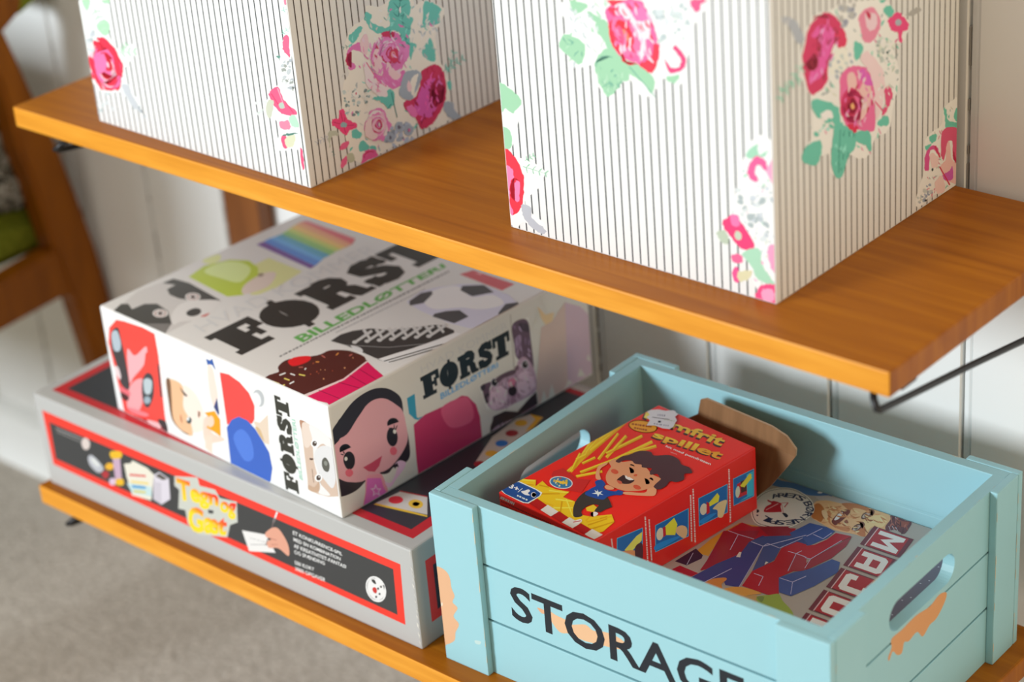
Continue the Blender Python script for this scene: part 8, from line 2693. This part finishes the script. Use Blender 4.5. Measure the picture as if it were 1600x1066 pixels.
34,45,85 a1 3206,3482 3223,3355 3110,3340 3093,3467 |R
34,45,85 a1 3216,3289 3173,3168 3065,3206 3108,3327 |N
34,45,85 a1 3152,3132 3064,3038 2980,3117 3068,3211 |E
34,45,85 a1 3040,3021 2923,2967 2875,3070 2992,3125 |S
34,45,85 a1 2940,2972 2813,2951 2794,3063 2921,3085 |P
34,45,85 a1 2822,2955 2758,2957 2763,3072 2827,3069 |I
34,45,85 a1 2762,2955 2668,2977 2694,3089 2788,3067 |L
34,45,85 1 2610,3037 2613,3025 2611,3015 2603,3012 2594,3012 2585,3021 2581,3032 2583,3042 2591,3045 2600,3045
34,45,85 1 2505,3152 2522,3158 2545,3146 2563,3119 2565,3094 2553,3081 2553,3081 2557,3099 2552,3119 2540,3136 2523,3149 2505,3152
194,36,54 1 2617,3157 2572,3277 2588,3386 2513,3405 2496,3444 2557,3433 2590,3463 2700,3458 2740,3384 2821,3288 2798,3257 2691,3179
243,193,196 0 2625,3202 2675,3433 2663,3443 2613,3212
222,98,105 0 2675,3443 2773,3522 2766,3533 2668,3453
194,60,74 0 2760,3532 2782,3405 2800,3396 2779,3523
222,98,105 0 2712,3448 2861,3262 2865,3268 2716,3453
43,45,64 1 2850,3257 2888,3281 2956,3243 2954,3193 2886,3231
213,163,59 0 2423,1876 2438,2413 2500,2752 2784,2815 2722,2715 2478,2498 2484,2207 2574,2032 2568,1855
222,169,59 0 2412,1824 2406,2195 2434,2458 2520,2161 2619,1839
43,36,69 0 2315,1497 2370,1903 2544,1817 2574,1744 2506,1503
185,26,54 0 2372,1233 2430,1453 2740,1435 2689,1247
185,36,54 0 2722,1499 2478,2498 2523,2766 2693,2756 3218,3035 3277,2896 3202,2671 3040,2626 2888,2469 2956,1992 2932,1749
156,41,59 0 2761,2800 3101,3019 3313,2890 3233,2721 3049,2661
162,36,54 0 2740,1499 2434,2458 2840,2720 2885,2586 2891,2402 2935,2163 2813,1742
62,72,140 0 2706,1245 2813,1742 2940,2113 2879,2420 2945,2652 3047,2610 3096,2427 3247,1920 3377,1455 3197,1400 3116,1475 3019,1488 2953,1291 2917,1217
73,91,148 0 2887,2452 2978,2646 3327,2899 3453,2926 3360,2625 3315,2516 3403,2230 3348,1986 3306,1855 3108,2408
71,93,160 0 3210,2892 3300,3249 3546,3283 3696,3255 3700,3061 3651,2931 3604,2778 3462,2711
62,79,140 0 3207,2693 3387,2908 3574,2783 3436,2548
185,36,54 0 3949,3271 3727,3226 3713,3020 3648,2832 3521,2701 3590,2312 3639,2439 3788,2512 3856,2918
162,45,62 0 3954,3262 4014,3020 4007,2679 3882,2265 3806,2263 3788,2512
185,36,54 0 3551,2775 3413,2766 3325,2522 3415,2212 3306,1855 3389,1500 3851,1514 3891,1603 3680,1920 3758,2150 3850,2313
169,53,69 0 3539,2529 3720,2514 3878,2228 3678,2098
71,93,160 0 3680,1920 3780,2138 3885,2259 3955,2150 3898,1935 4030,1669 3856,1655
71,93,160 0 3704,1889 3790,2112 3922,2338 4026,2659 4151,2656 4255,2442 4170,2000 4048,1648 3869,1640
204,203,236 0 2655,2484 2895,2504 2889,2516 2649,2496
204,203,236 0 2647,2491 2772,2114 2782,2113 2657,2489
204,203,236 0 3091,2428 3366,1464 3375,1462 3100,2426
204,203,236 0 2902,2427 3098,2421 3093,2433 2897,2440
204,203,236 0 3101,2423 3115,2512 3105,2520 3091,2431
204,203,236 0 3112,2510 3307,2503 3302,2515 3107,2522
204,203,236 0 3310,2505 3430,2877 3421,2886 3300,2514
204,203,236 0 3557,2517 3693,2111 3702,2110 3566,2516
204,203,236 0 3442,2498 3564,2511 3558,2523 3437,2510
204,203,236 0 3564,2511 3722,2508 3717,2521 3559,2523
204,203,236 0 3566,2512 3591,2608 3581,2616 3556,2521
204,203,236 0 3494,1827 3563,1618 3572,1617 3503,1826
204,203,236 0 3359,1818 3501,1821 3496,1833 3354,1830
204,203,236 0 3699,1912 3891,1923 3886,1934 3694,1923
204,203,236 0 3885,1927 4015,1685 4022,1688 3892,1930
204,203,236 0 3893,1924 3966,2137 3956,2146 3884,1933
204,203,236 0 3043,1768 2910,1245 2920,1237 3052,1760
204,203,236 0 2399,1793 2495,1512 2504,1511 2409,1791
204,203,236 0 2488,2485 2655,2484 2649,2496 2483,2498
204,203,236 0 3111,2428 3433,2959 3424,2970 3101,2439
204,203,236 0 3793,2508 3896,3107 3887,3115 3783,2516
204,203,236 0 3783,2514 3838,2288 3847,2285 3793,2511
204,203,236 0 3710,2490 3791,2506 3785,2518 3704,2502
204,203,236 0 3448,2940 3520,3221 3510,3230 3439,2948
204,203,236 0 3493,3030 3666,3007 3662,3019 3488,3042
204,203,236 0 3669,3009 3685,3192 3675,3200 3659,3017
231,226,216 0 2938,2020 2905,2143 2936,2151 2990,2040
231,226,216 0 3351,2079 3330,2143 3372,2145 3362,2073
222,145,74 1 2957,1243 2964,1400 3080,1527 3139,1515 3145,1392 3218,1287 3098,1209
231,169,85 1 3218,1287 3381,1470 3692,1497 3587,1378 3484,1236 3297,1214
204,164,105 1 3485,1212 3656,1424 3831,1290 3808,1177 3601,1189
158,181,80 1 3689,1396 3804,1521 3891,1603 4010,1507 4232,1382 4340,1259 4252,1225 4010,1212 3811,1277
126,148,80 1 3689,1396 3768,1447 3808,1325
117,43,59 0 4062,3650 4672,3650 4746,3170 4136,3170
231,198,201 0 4126,3646 4142,3646 4216,3174 4200,3174
181,36,49 0 4142,3630 4612,3630 4686,3190 4216,3190
243,243,241 d 4582,3600 4656,3220 4266,3220 4192,3600 |M
117,43,59 0 4802,3770 5322,3770 5396,3290 4876,3290
181,36,49 0 4882,3750 5322,3750 5396,3310 4956,3310
231,198,201 0 4866,3770 4882,3770 4956,3290 4940,3290
243,243,241 0 4942,3690 5062,3690 5136,3370 5016,3370
117,43,59 0 4146,3102 4756,3102 4831,2622 4221,2622
231,198,201 0 4210,3098 4226,3098 4301,2626 4285,2626
181,36,49 0 4226,3082 4696,3082 4771,2642 4301,2642
243,243,241 d 4666,3052 4741,2672 4351,2672 4276,3052 |A
117,43,59 0 4886,3222 5406,3222 5481,2742 4961,2742
181,36,49 0 4966,3202 5406,3202 5481,2762 5041,2762
231,198,201 0 4950,3222 4966,3222 5041,2742 5025,2742
117,43,59 0 4231,2554 4841,2554 4916,2074 4306,2074
231,198,201 0 4295,2550 4311,2550 4386,2078 4370,2078
181,36,49 0 4311,2534 4781,2534 4856,2094 4386,2094
243,243,241 d 4751,2504 4826,2124 4436,2124 4361,2504 |J
117,43,59 0 4971,2674 5491,2674 5566,2194 5046,2194
181,36,49 0 5051,2654 5491,2654 5566,2214 5126,2214
231,198,201 0 5035,2674 5051,2674 5126,2194 5110,2194
117,43,59 0 4316,2006 4926,2006 5001,1526 4391,1526
231,198,201 0 4380,2002 4396,2002 4471,1530 4455,1530
181,36,49 0 4396,1986 4866,1986 4941,1546 4471,1546
243,243,241 d 4836,1956 4911,1576 4521,1576 4446,1956 |O
117,43,59 0 5056,2126 5576,2126 5651,1646 5131,1646
181,36,49 0 5136,2106 5576,2106 5651,1666 5211,1666
231,198,201 0 5120,2126 5136,2126 5211,1646 5195,1646
117,43,59 0 4401,1458 5011,1458 5086,978 4476,978
231,198,201 0 4465,1454 4481,1454 4556,982 4540,982
181,36,49 0 4481,1438 4951,1438 5026,998 4556,998
243,243,241 d 4921,1408 4996,1028 4606,1028 4531,1408 |R
123,117,135 0 5160,200 5460,200 5460,3440 5160,3440
162,41,54 0 5100,200 5160,200 5160,3440 5100,3440
213,212,226 0 5200,400 5220,400 5220,420 5200,420
213,212,226 0 5260,514 5280,514 5280,534 5260,534
213,212,226 0 5320,628 5340,628 5340,648 5320,648
213,212,226 0 5380,742 5400,742 5400,762 5380,762
213,212,226 0 5200,856 5220,856 5220,876 5200,876
213,212,226 0 5260,970 5280,970 5280,990 5260,990
213,212,226 0 5320,1084 5340,1084 5340,1104 5320,1104
213,212,226 0 5380,1198 5400,1198 5400,1218 5380,1218
213,212,226 0 5200,1312 5220,1312 5220,1332 5200,1332
213,212,226 0 5260,1426 5280,1426 5280,1446 5260,1446
213,212,226 0 5320,1540 5340,1540 5340,1560 5320,1560
213,212,226 0 5380,1654 5400,1654 5400,1674 5380,1674
213,212,226 0 5200,1768 5220,1768 5220,1788 5200,1788
213,212,226 0 5260,1882 5280,1882 5280,1902 5260,1902
213,212,226 0 5320,1996 5340,1996 5340,2016 5320,2016
213,212,226 0 5380,2110 5400,2110 5400,2130 5380,2130
213,212,226 0 5200,2224 5220,2224 5220,2244 5200,2244
213,212,226 0 5260,2338 5280,2338 5280,2358 5260,2358
213,212,226 0 5320,2452 5340,2452 5340,2472 5320,2472
213,212,226 0 5380,2566 5400,2566 5400,2586 5380,2586
213,212,226 0 5200,2680 5220,2680 5220,2700 5200,2700
213,212,226 0 5260,2794 5280,2794 5280,2814 5260,2814
213,212,226 0 5320,2908 5340,2908 5340,2928 5320,2928
213,212,226 0 5380,3022 5400,3022 5400,3042 5380,3042
213,212,226 0 5200,3136 5220,3136 5220,3156 5200,3156
213,212,226 0 5260,3250 5280,3250 5280,3270 5260,3270
""",
 'kF': """
223,180,140 1 1811,1445 1958,1406 2156,1388 2220,1350 2457,1442 2584,1398 2750,1447 2943,1460 3130,1395 3060,1289 2864,1243 2668,1212 2469,1180 2338,1176 2173,1190 2004,1155 1820,1353
215,164,128 1 1656,1401 1758,1408 1823,1386 1734,1336
28,35,44 a1 1198,1607 4926,1607 4926,1055 1198,1055 |STORAGE
""",
 'kL': """
219,172,134 1 -6,1498 147,1505 228,1420 243,1247 284,1132 234,1014 317,947 224,780 311,681 230,516 194,368 32,236 -22,249 -18,1281
227,212,194 1 44,910 38,890 29,872 18,868 12,880 11,897 17,916 26,933 36,936 43,927
187,212,210 1 575,518 686,545 661,486 588,473
""",
 'kR': """
215,151,94 1 1544,1811 1790,1804 2122,1818 2460,1761 2687,1805 2874,1734 2837,1614 2638,1481 2467,1476 2298,1399 2154,1554 1959,1530 1847,1579 1794,1454 1683,1485 1573,1604 1492,1514 1464,1583 1545,1673
""",
}

g = G
ZL = -g['H']
WALL_Y = .248; FLOOR_Z = -.598
# ------------------------------------------------------------------ the setting
bm = bmesh.new(); box(bm, (-3, -4, FLOOR_Z-.03), (4, WALL_Y+.03, FLOOR_Z)); struct(link('floor', bm, M_carpet))
bm = bmesh.new()
pitch = .10905; x = .694 - pitch*30; gw = .0016
while x < 4:                                   # vertical painted boards with a groove between neighbours
    prism(bm, [(x+gw, WALL_Y+.02), (x+gw, WALL_Y+.003), (x+gw+.0008, WALL_Y+.0016), (x+gw+.0045, WALL_Y+.0010), (x+gw+.0055, WALL_Y+.0016), (x+gw+.0062, WALL_Y+.0024), (x+gw+.0075, WALL_Y), (x+pitch-.0008, WALL_Y), (x+pitch, WALL_Y+.0012), (x+pitch, WALL_Y+.02)], 'z', FLOOR_Z, 1.6)
    x += pitch
n0 = len(bm.faces)
box(bm, (-2.6, WALL_Y+.006, FLOOR_Z), (4.1, WALL_Y+.03, 1.6), 0, 0)
rnd = random.Random(3)
x = .694 - pitch*30
while x < 4:                                   # the paint has cracked here and there along the joint
    z = FLOOR_Z
    while z < .6:
        l = rnd.uniform(.004, .03)
        if rnd.random() < .4: box(bm, (x+gw*.35, WALL_Y+.0014, z), (x+gw*.35+rnd.uniform(.0005, .0009), WALL_Y+.0062, z+l), 0, 1)
        z += l + rnd.uniform(.001, .012)
    x += pitch
struct(link('wall_back', bm, [M_wall, M_crack]))
bm = bmesh.new(); prism(bm, [(WALL_Y-.016, FLOOR_Z), (WALL_Y-.016, FLOOR_Z+.05), (WALL_Y-.012, FLOOR_Z+.062), (WALL_Y-.004, FLOOR_Z+.07), (WALL_Y, FLOOR_Z+.072), (WALL_Y, FLOOR_Z)], 'x', -2.6, 4); struct(link('baseboard_back', bm, M_wall))
# ------------------------------------------------------------------ shelves
def shelf(name, label, x0, x1, y0, y1, z, bl, br):
    t = thing(name, label, 'shelf', ((x0+x1)/2, (y0+y1)/2, z), 0, 'teak shelves on the wall')
    ox, oy = (x0+x1)/2, (y0+y1)/2
    bm = bmesh.new(); box(bm, (x0-ox, y0-oy+.0006, -g['t']), (x1-ox, y1-oy, 0), .0016)
    ed = 0
    for f in bm.faces:
        if f.normal.y < -.5: f.material_index = 1
    o = link('board', bm, [M_teak_top, M_teak_edge], t)
    for xs in (bl, br):
        bm = bmesh.new(); s = 1 if xs < ox+.0 else -1
        xb = xs-ox
        fy = y0-oy
        r = .0022
        pts = [(xb-.012*s*-1, fy+.03, -g['t']-.002), (xb+.010*s, fy+.012, -g['t']-.0025), (xb+.004*s, fy+.004, -g['t']-.006), (xb, fy+.001, -g['t']-.010), (xb, fy+.004, -g['t']-.0115), (xb, fy+.10, -g['t']-.0275), (xb, WALL_Y-oy-.004, -g['t']-.0535), (xb, WALL_Y-oy-.0018, -g['t']-.05), (xb, WALL_Y-oy-.0018, -g['t']-.002), (xb, WALL_Y-oy-.003, -g['t']-.0019), (xb, fy+.02, -g['t']-.0019)]
        tube(bm, pts, r); wb = link('wire_bracket', bm, M_black, t, smooth=True)
        bm = bmesh.new(); box(bm, (xb-.006, fy+.018, -g['t']-.004), (xb+.006, fy+.034, -g['t']+.0001), .001); link('bracket_clip', bm, M_black, wb)
    return t
shelf('wall_shelf', 'upper teak wall shelf carrying the two tall floral boxes', 0, g['W'], 0, .24, 0, .045, g['W']-.0085)
shelf('wall_shelf', 'lower teak wall shelf under the stacked games and blue crate', g['lx'], g['W'], g['ly'], .2, ZL, g['lx']+.03, g['W']-.0125)
# ------------------------------------------------------------------ tall floral boxes
def stripes(w, pitch_, wd, col, h, n0=0):
    out = []; x = n0
    while x < w:
        out.append('%s 0 %d,%d %d,%d %d,%d %d,%d' % (col, x*20, 0, (x+wd)*20, 0, (x+wd)*20, h*20, x*20, h*20)); x += pitch_
    return '\n'.join(out) + '\n'
for k, b in (('f1', 'f1'), ('f2', 'f2')):
    w, d, h = g[k+'w'], g[k+'d'], g[k+'h']
    ART[k+'F'] = stripes(w*1000, 6.25, 1.05, '58,62,66', h*1000, 1.0) + ART[k+'F'].strip()
    ART[k+'R'] = stripes(d*1000, 6.25, 1.0, '74,64,56', h*1000, 5.0) + ART[k+'R'].strip()
def floral(k, label):
    t = thing('storage_box', label, 'box', (g[k+'x'], g[k+'y'], 0), g[k+'a'], 'striped floral boxes on the upper shelf')
    printed_box('body', g[k+'w'], g[k+'d'], g[k+'h']-.06, 'e6e6e4', M_matte, [k+'F', k+'R'], None, None, parent=t)
    bm = bmesh.new(); w, d, h = g[k+'w'], g[k+'d'], g[k+'h']; box(bm, (-.0015, -.0015, h-.06), (w+.0015, d+.0015, h), .0015); ink_layer(bm, 'e6e6e4'); link('lid', bm, M_matte, t)
    return t
floral('f1', 'tall striped box with roses, left one on the upper shelf')
floral('f2', 'tall striped box with roses, right one on the upper shelf nearest the camera')
# ------------------------------------------------------------------ board games
def wear(bm, L):
    w, d, h = g['gw'], g['gd'], g['gh']; rn = random.Random(5)
    for k in range(26):                       # scuffed paper along the near corner and its top edge
        z = rn.uniform(.002, h-.002); s = rn.uniform(.0008, .003) * (2 if z > h-.012 or z < .01 else 1)
        v = [bm.verts.new((w-rn.uniform(0, .0022), -.00009, z+q)) for q in (0,)] + [bm.verts.new((w-.0012, -.00009, z+s)), bm.verts.new((w-rn.uniform(.001, .003), -.00009, z+s*1.6))]
        f = bm.faces.new(v)
        for lp in f.loops: lp[L] = hexc('e6e2d8')
printed_box('board_game', g['gw'], g['gd'], g['gh'], 'b4b4b2', M_semi, ['gT', 'gF', 'gR'], (g['gx'], g['gy'], ZL), g['ga'], .0016, wear)
tag(bpy.data.objects['board_game'], 'large flat grey board game with red-bordered black panels, bottom of the stack', 'board game')
o = printed_box('picture_game', g['sw'], g['sd'], g['sh'], 'e7e6e4', M_semi, ['sT', 'sF', 'sR'], (g['sx'], g['sy'], ZL+g['gh']+.0001), g['sa'], .0018)
tag(o, 'white square picture lotto game box lying on top of the grey game', 'board game')
# ------------------------------------------------------------------ wooden crate
kx, ky, ka, kw, kd, kh = (g['k'+q] for q in ('x', 'y', 'a', 'w', 'd', 'h'))
crate = thing('storage_crate', 'light blue painted wooden crate lettered on the front', 'crate', (kx, ky, ZL), ka)
PAINT = '98c8d1'; pt = .0056; bt = .0085
zg = (.0435, .0875)
def panel(name, org, U, N, length, art=None, slot=None, thick=bt):
    """three planks with open joints on a thin backing; N points outwards, org is the outer bottom corner"""
    bm = bmesh.new(); lay = None
    T = Matrix((U, N, Zv)).transposed(); zs = [.0, zg[0]-.0009, zg[0]+.0009, zg[1]-.0009, zg[1]+.0009, kh]
    for i in range(3):
        a, b = zs[2*i], zs[2*i+1]
        if i == 2 and slot:
            s0, s1, c0, c1 = slot; r = (c1-c0)/2; cz = (c0+c1)/2; n = 32; inner = []
            for k in range(n):
                t = 2*math.pi*(k+.5)/n; cx = s1-r if math.cos(t) > 0 else s0+r
                inner.append((cx+r*math.cos(t), cz+r*math.sin(t)))
            mid = (s0+s1)/2; outer = []
            for (x_, z_) in inner:
                dx, dz = (x_-mid)/((s1-s0)/2), (z_-cz)/r
                if abs(dz) > .75 : outer.append((x_, b if dz > 0 else a))
                else: outer.append((length if dx > 0 else 0, cz + (b-cz)*dz/.75 if dz > 0 else cz + (cz-a)*dz/.75))
            # add exact corners
            ov = []
            for j, q in enumerate(outer): ov.append(q)
            cor = [(0, a), (length, a), (length, b), (0, b)]
            for c in cor:
                j = min(range(n), key=lambda j: (ov[j][0]-c[0])**2+(ov[j][1]-c[1])**2*9); ov[j] = c
            f1 = [bm.verts.new((x_, 0, z_)) for x_, z_ in inner]; f2 = [bm.verts.new((x_, 0, z_)) for x_, z_ in ov]
            g1 = [bm.verts.new((x_, -thick, z_)) for x_, z_ in inner]; g2 = [bm.verts.new((x_, -thick, z_)) for x_, z_ in ov]
            for j in range(n):
                k = (j+1) % n
                for q in ((f1[j], f2[j], f2[k], f1[k]), (g1[k], g2[k], g2[j], g1[j]), (f1[k], g1[k], g1[j], f1[j]), (f2[j], g2[j], g2[k], f2[k])):
                    bm.faces.new(q)
        else:
            box(bm, (0, -thick, a), (length, 0, b), .0006)
        if i < 2: box(bm, (.001, -thick+.0002, b-.0005), (length-.001, -.0035, b+.0019))
    bmesh.ops.recalc_face_normals(bm, faces=bm.faces)
    lay = ink_layer(bm, PAINT)
    # darker paint that has pooled in the joints
    for z in zg:
        f = bm.faces.new([bm.verts.new(p) for p in ((.001, -.0032, z-.0012), (length-.001, -.0032, z-.0012), (length-.001, -.0032, z+.0012), (.001, -.0032, z+.0012))])
        for lp in f.loops: lp[lay] = hexc('3f8a8e')
    rn = random.Random(int(length*1e5)+(7 if slot else 3)); q = .004
    while q < length-.01:                      # cream undercoat rubbed through along the top edge
        l = rn.uniform(.002, .011)
        if rn.random() < .5:
            w_ = rn.uniform(.0003, .0009); y_ = -.0001 if rn.random() < .6 else -thick+.0011
            f = bm.faces.new([bm.verts.new(v) for v in ((q, y_-w_, kh+.00003), (q+l*.3, y_-w_*1.3, kh+.00003), (q+l, y_-w_*.6, kh+.00003), (q+l, y_-.0005, kh+.00003), (q, y_-.0005, kh+.00003))])
            for lp in f.loops: lp[lay] = hexc('cfc0a0')
        q += l + rn.uniform(0, .006)
    if art:
        lo = Vector((0, 0, 0)); off = art[1]
        print_on(bm, lay, ART[art[0]], Vector((-off, 0, 0)), X, Zv, Y, (off*1000, 1, (off+length)*1000, kh*1000-.6))
    bm.transform(T.to_4x4()); bmesh.ops.translate(bm, vec=org, verts=bm.verts)
    for f in bm.faces: f.normal_update()
    return link(name, bm, M_paint, crate)
i0 = pt
panel('side_panel', Vector((i0, pt, 0)), X, -Y, kw-2*i0, ('kF', i0))
panel('side_panel', Vector((i0, kd-pt, 0)), X, Y, kw-2*i0)
slot = (.0744-pt-bt, .1536-pt-bt, .0930, .1150)
ln = kd-2*(pt+bt)
panel('side_panel', Vector((kw-pt, pt+bt, 0)), Y, X, ln, ('kR', pt+bt), slot)
panel('side_panel', Vector((pt, pt+bt, 0)), Y, -X, ln, None, slot)
def post(x0, y0, x1, y1, art=None):
    bm = bmesh.new(); box(bm, (x0, y0, 0), (x1, y1, kh+.0004), .0009); lay = ink_layer(bm, PAINT)
    if art: print_on(bm, lay, ART[art], Vector((0, y0, 0)), X, Zv, -Y, (x0*1000+.4, 1, x1*1000-.4, kh*1000-.5))
    # bare wood showing along worn edges
    rn = random.Random(int(x0*1e4+y0*1e5)); z = 0
    while z < kh-.01:
        l = rn.uniform(.003, .012)
        if rn.random() < .55:
            w_ = rn.uniform(.0003, .0009)
            if y0 < .001: q = ((x1-w_, y0-.00005, z), (x1-.0001, y0-.00005, z+l*.2), (x1-.0001, y0-.00005, z+l), (x1-w_*.5, y0-.00005, z+l*.8))
            else: q = ((x1+.00005, y0+.0001, z), (x1+.00005, y0+w_, z+l*.2), (x1+.00005, y0+w_*.8, z+l), (x1+.00005, y0+.0001, z+l*.9))
            f = bm.faces.new([bm.verts.new(p) for p in q])
            for lp in f.loops: lp[lay] = hexc('d8c09a')
        z += l
    return link('corner_post', bm, M_paint, crate)
pw = .0385
post(0, 0, pw, pt, 'kL'); post(kw-pw, 0, kw, pt); post(0, kd-pt, pw, kd); post(kw-pw, kd-pt, kw, kd)
post(kw-pt, pt+.0001, kw, .0395); post(kw-pt, .197, kw, kd-pt-.0001); post(0, pt+.0001, pt, .0395); post(0, .197, pt, kd-pt-.0001)
bm = bmesh.new(); box(bm, (pt+bt, pt+bt, .002), (kw-pt-bt, kd-pt-bt, .008)); ink_layer(bm, PAINT); link('bottom_board', bm, M_paint, crate)
# ------------------------------------------------------------------ games inside the crate
mz = ZL + .0082; mh = g['H'] - .27*.8 - .0082
o = printed_box('board_game', g['mw'], g['md'], mh, 'b8b0a8', M_gloss, ['mT'], (g['mx'], g['my'], mz), g['ma'], .0012)
tag(o, 'red, blue and beige board game lying flat at the bottom of the blue crate', 'board game')
mat4 = Matrix.Translation((g['rx'], g['ry'], 0)) @ Matrix.Rotation(g['ra'], 4, 'Z')
rz = mz + mh + .0001
fries = thing('card_game', 'small red fries game box on top of the board game inside the blue crate', 'game', (g['rx'], g['ry'], rz), g['ra'])
art, stick = ART['rT'].split('#sticker'); ART['rT'] = art
printed_box('body', g['rw'], g['rd'], g['rh'], 'ee2c26', M_gloss, ['rT', 'rF', 'rR'], None, None, .0009, parent=fries)
bm = bmesh.new(); lay = ink_layer(bm, 'ffffff'); print_on(bm, lay, stick, Vector((0, 0, g['rh']+.0007)), X, Y, Zv, (0, 0, g['rw']*1000, g['rd']*1000)); o = link('price_sticker', bm, M_matte, fries); o['label'] = 'white overlapping price stickers'
# open end flap, brown inside: hinged on the far end, bent twice
def flap():
    bm = bmesh.new(); w = g['rw']; d = g['rd']; h = g['rh']
    rows = [(.1542, .001, .002, .083), (.160, .018, .004, .098), (.1655, .034, .010, .108), (.1688, .0425, .0225, .1125), (.1692, .048, .0235, .1130), (.1700, .0545, .0245, .104), (.1702, .0572, .030, .090)]
    th = .0014; fr, bk = [], []
    for y, z, a, b in rows:
        fr.append([bm.verts.new((a+(b-a)*k/6, y, z)) for k in range(7)]); bk.append([bm.verts.new((a+(b-a)*k/6, y+th, z+.0003)) for k in range(7)])
    n = len(rows)-1
    for i in range(n):
        for k in range(6):
            bm.faces.new((fr[i][k], fr[i][k+1], fr[i+1][k+1], fr[i+1][k])); bm.faces.new((bk[i+1][k], bk[i+1][k+1], bk[i][k+1], bk[i][k]))
        bm.faces.new((fr[i][0], fr[i+1][0], bk[i+1][0], bk[i][0])).material_index = 1; bm.faces.new((fr[i+1][6], fr[i][6], bk[i][6], bk[i+1][6])).material_index = 1
    for k in range(6):
        bm.faces.new((fr[n][k], fr[n][k+1], bk[n][k+1], bk[n][k])).material_index = 1; bm.faces.new((fr[0][k+1], fr[0][k], bk[0][k], bk[0][k+1])).material_index = 1
    bmesh.ops.recalc_face_normals(bm, faces=bm.faces)
    o = link('end_flap', bm, [M_board, M_board_edge], fries); o['label'] = 'brown cardboard flap bent open'
flap()
# ------------------------------------------------------------------ chair left of the shelves
chair = thing('armchair', 'wooden framed armchair with green cushions left of the shelves', 'chair', (-.47, -.1, FLOOR_Z))
CX = -.256; o_ = Vector((-.47, -.1, FLOOR_Z))
def loc2(p): return (p[0]-o_.y, p[1]-o_.z)
def part(name, pts, x0, x1, m, bev, parent=chair, org=o_):
    bm = bmesh.new(); prism(bm, [(p[0]-org.y, p[1]-org.z) for p in pts], 'x', x0-org.x, x1-org.x, bev); return link(name, bm, m, parent, smooth=False)
post_o = CHAIR['post']; b0 = post_o[10][0]
leg = post_o[:11] + [(b0+.001, -.50), (b0-.002, FLOOR_Z), (b0-.02, FLOOR_Z), (b0-.026, -.50)] + post_o[11:]
rz0 = CHAIR['rail'][1][1]; rail = [(-.40, rz0)] + CHAIR['rail'][1:-1] + [(-.40, CHAIR['rail'][-2][1])]
arm = [(-.42, CHAIR['arm'][0][1]), CHAIR['arm'][0]] + CHAIR['arm'][1:] + [(-.42, CHAIR['arm'][-1][1])]
front = [(-.40, CHAIR['arm'][-1][1]), (-.365, CHAIR['arm'][-1][1]), (-.36, -.25), (-.37, FLOOR_Z), (-.395, FLOOR_Z), (-.41, -.25)]
for s, (xa, xb) in enumerate(((CX-.03, CX), (-.72, -.69))):
    part('leg', leg, xa, xb, M_chair, .004); part('leg', front, xa, xb, M_chair, .004)
    part('armrest', arm, xa, xb+.004, M_chair, .006)
    part('side_rail', rail, xa+.003, xb-.003, M_chair, .003)
seat = [(-.38, CHAIR['seat'][0][1])] + CHAIR['seat'][1:-1] + [(-.38, CHAIR['seat'][-1][1])]
part('seat_cushion', seat, -.685, CX-.031, M_green, .012)
part('back_cushion', CHAIR['back'] + [], -.6, CX-.005, M_green, .002) if 0 else None
bk = [CHAIR['back'][3], CHAIR['back'][2], CHAIR['back'][1], (.235, .0), (.243, .28), (.22, .30), (.19, .28), (.17, .08)]
part('back_cushion', bk, -.685, CX-.004, M_green, .002)
pb = [(-.36, .03), (-.20, .03)] + CHAIR['pillow'][:-1] + [(-.10, -.182), (-.36, -.165)]  # pillow with a front end added out of view to shade the wall
bm = bmesh.new(); po = Vector((-.3, .05, -.16)); prism(bm, [(p[0]-po.y, p[1]-po.z) for p in pb], 'x', -.62-po.x, CX-.031-po.x, .012)
o = link('throw_pillow', bm, M_throw); o.location = po; tag(o, 'black and grey patterned pillow lying on the green chair seat', 'pillow')
# upright fixed to the wall behind the shelves
bm = bmesh.new(); box(bm, (-.0455, -.0, FLOOR_Z+.075), (0, .0165, -.022), .001); o = link('wooden_upright', bm, M_dark_wood); o.location = (.0, WALL_Y-.0170, 0)
tag(o, 'dark brown wooden upright against the white wall behind the picture game', 'post')
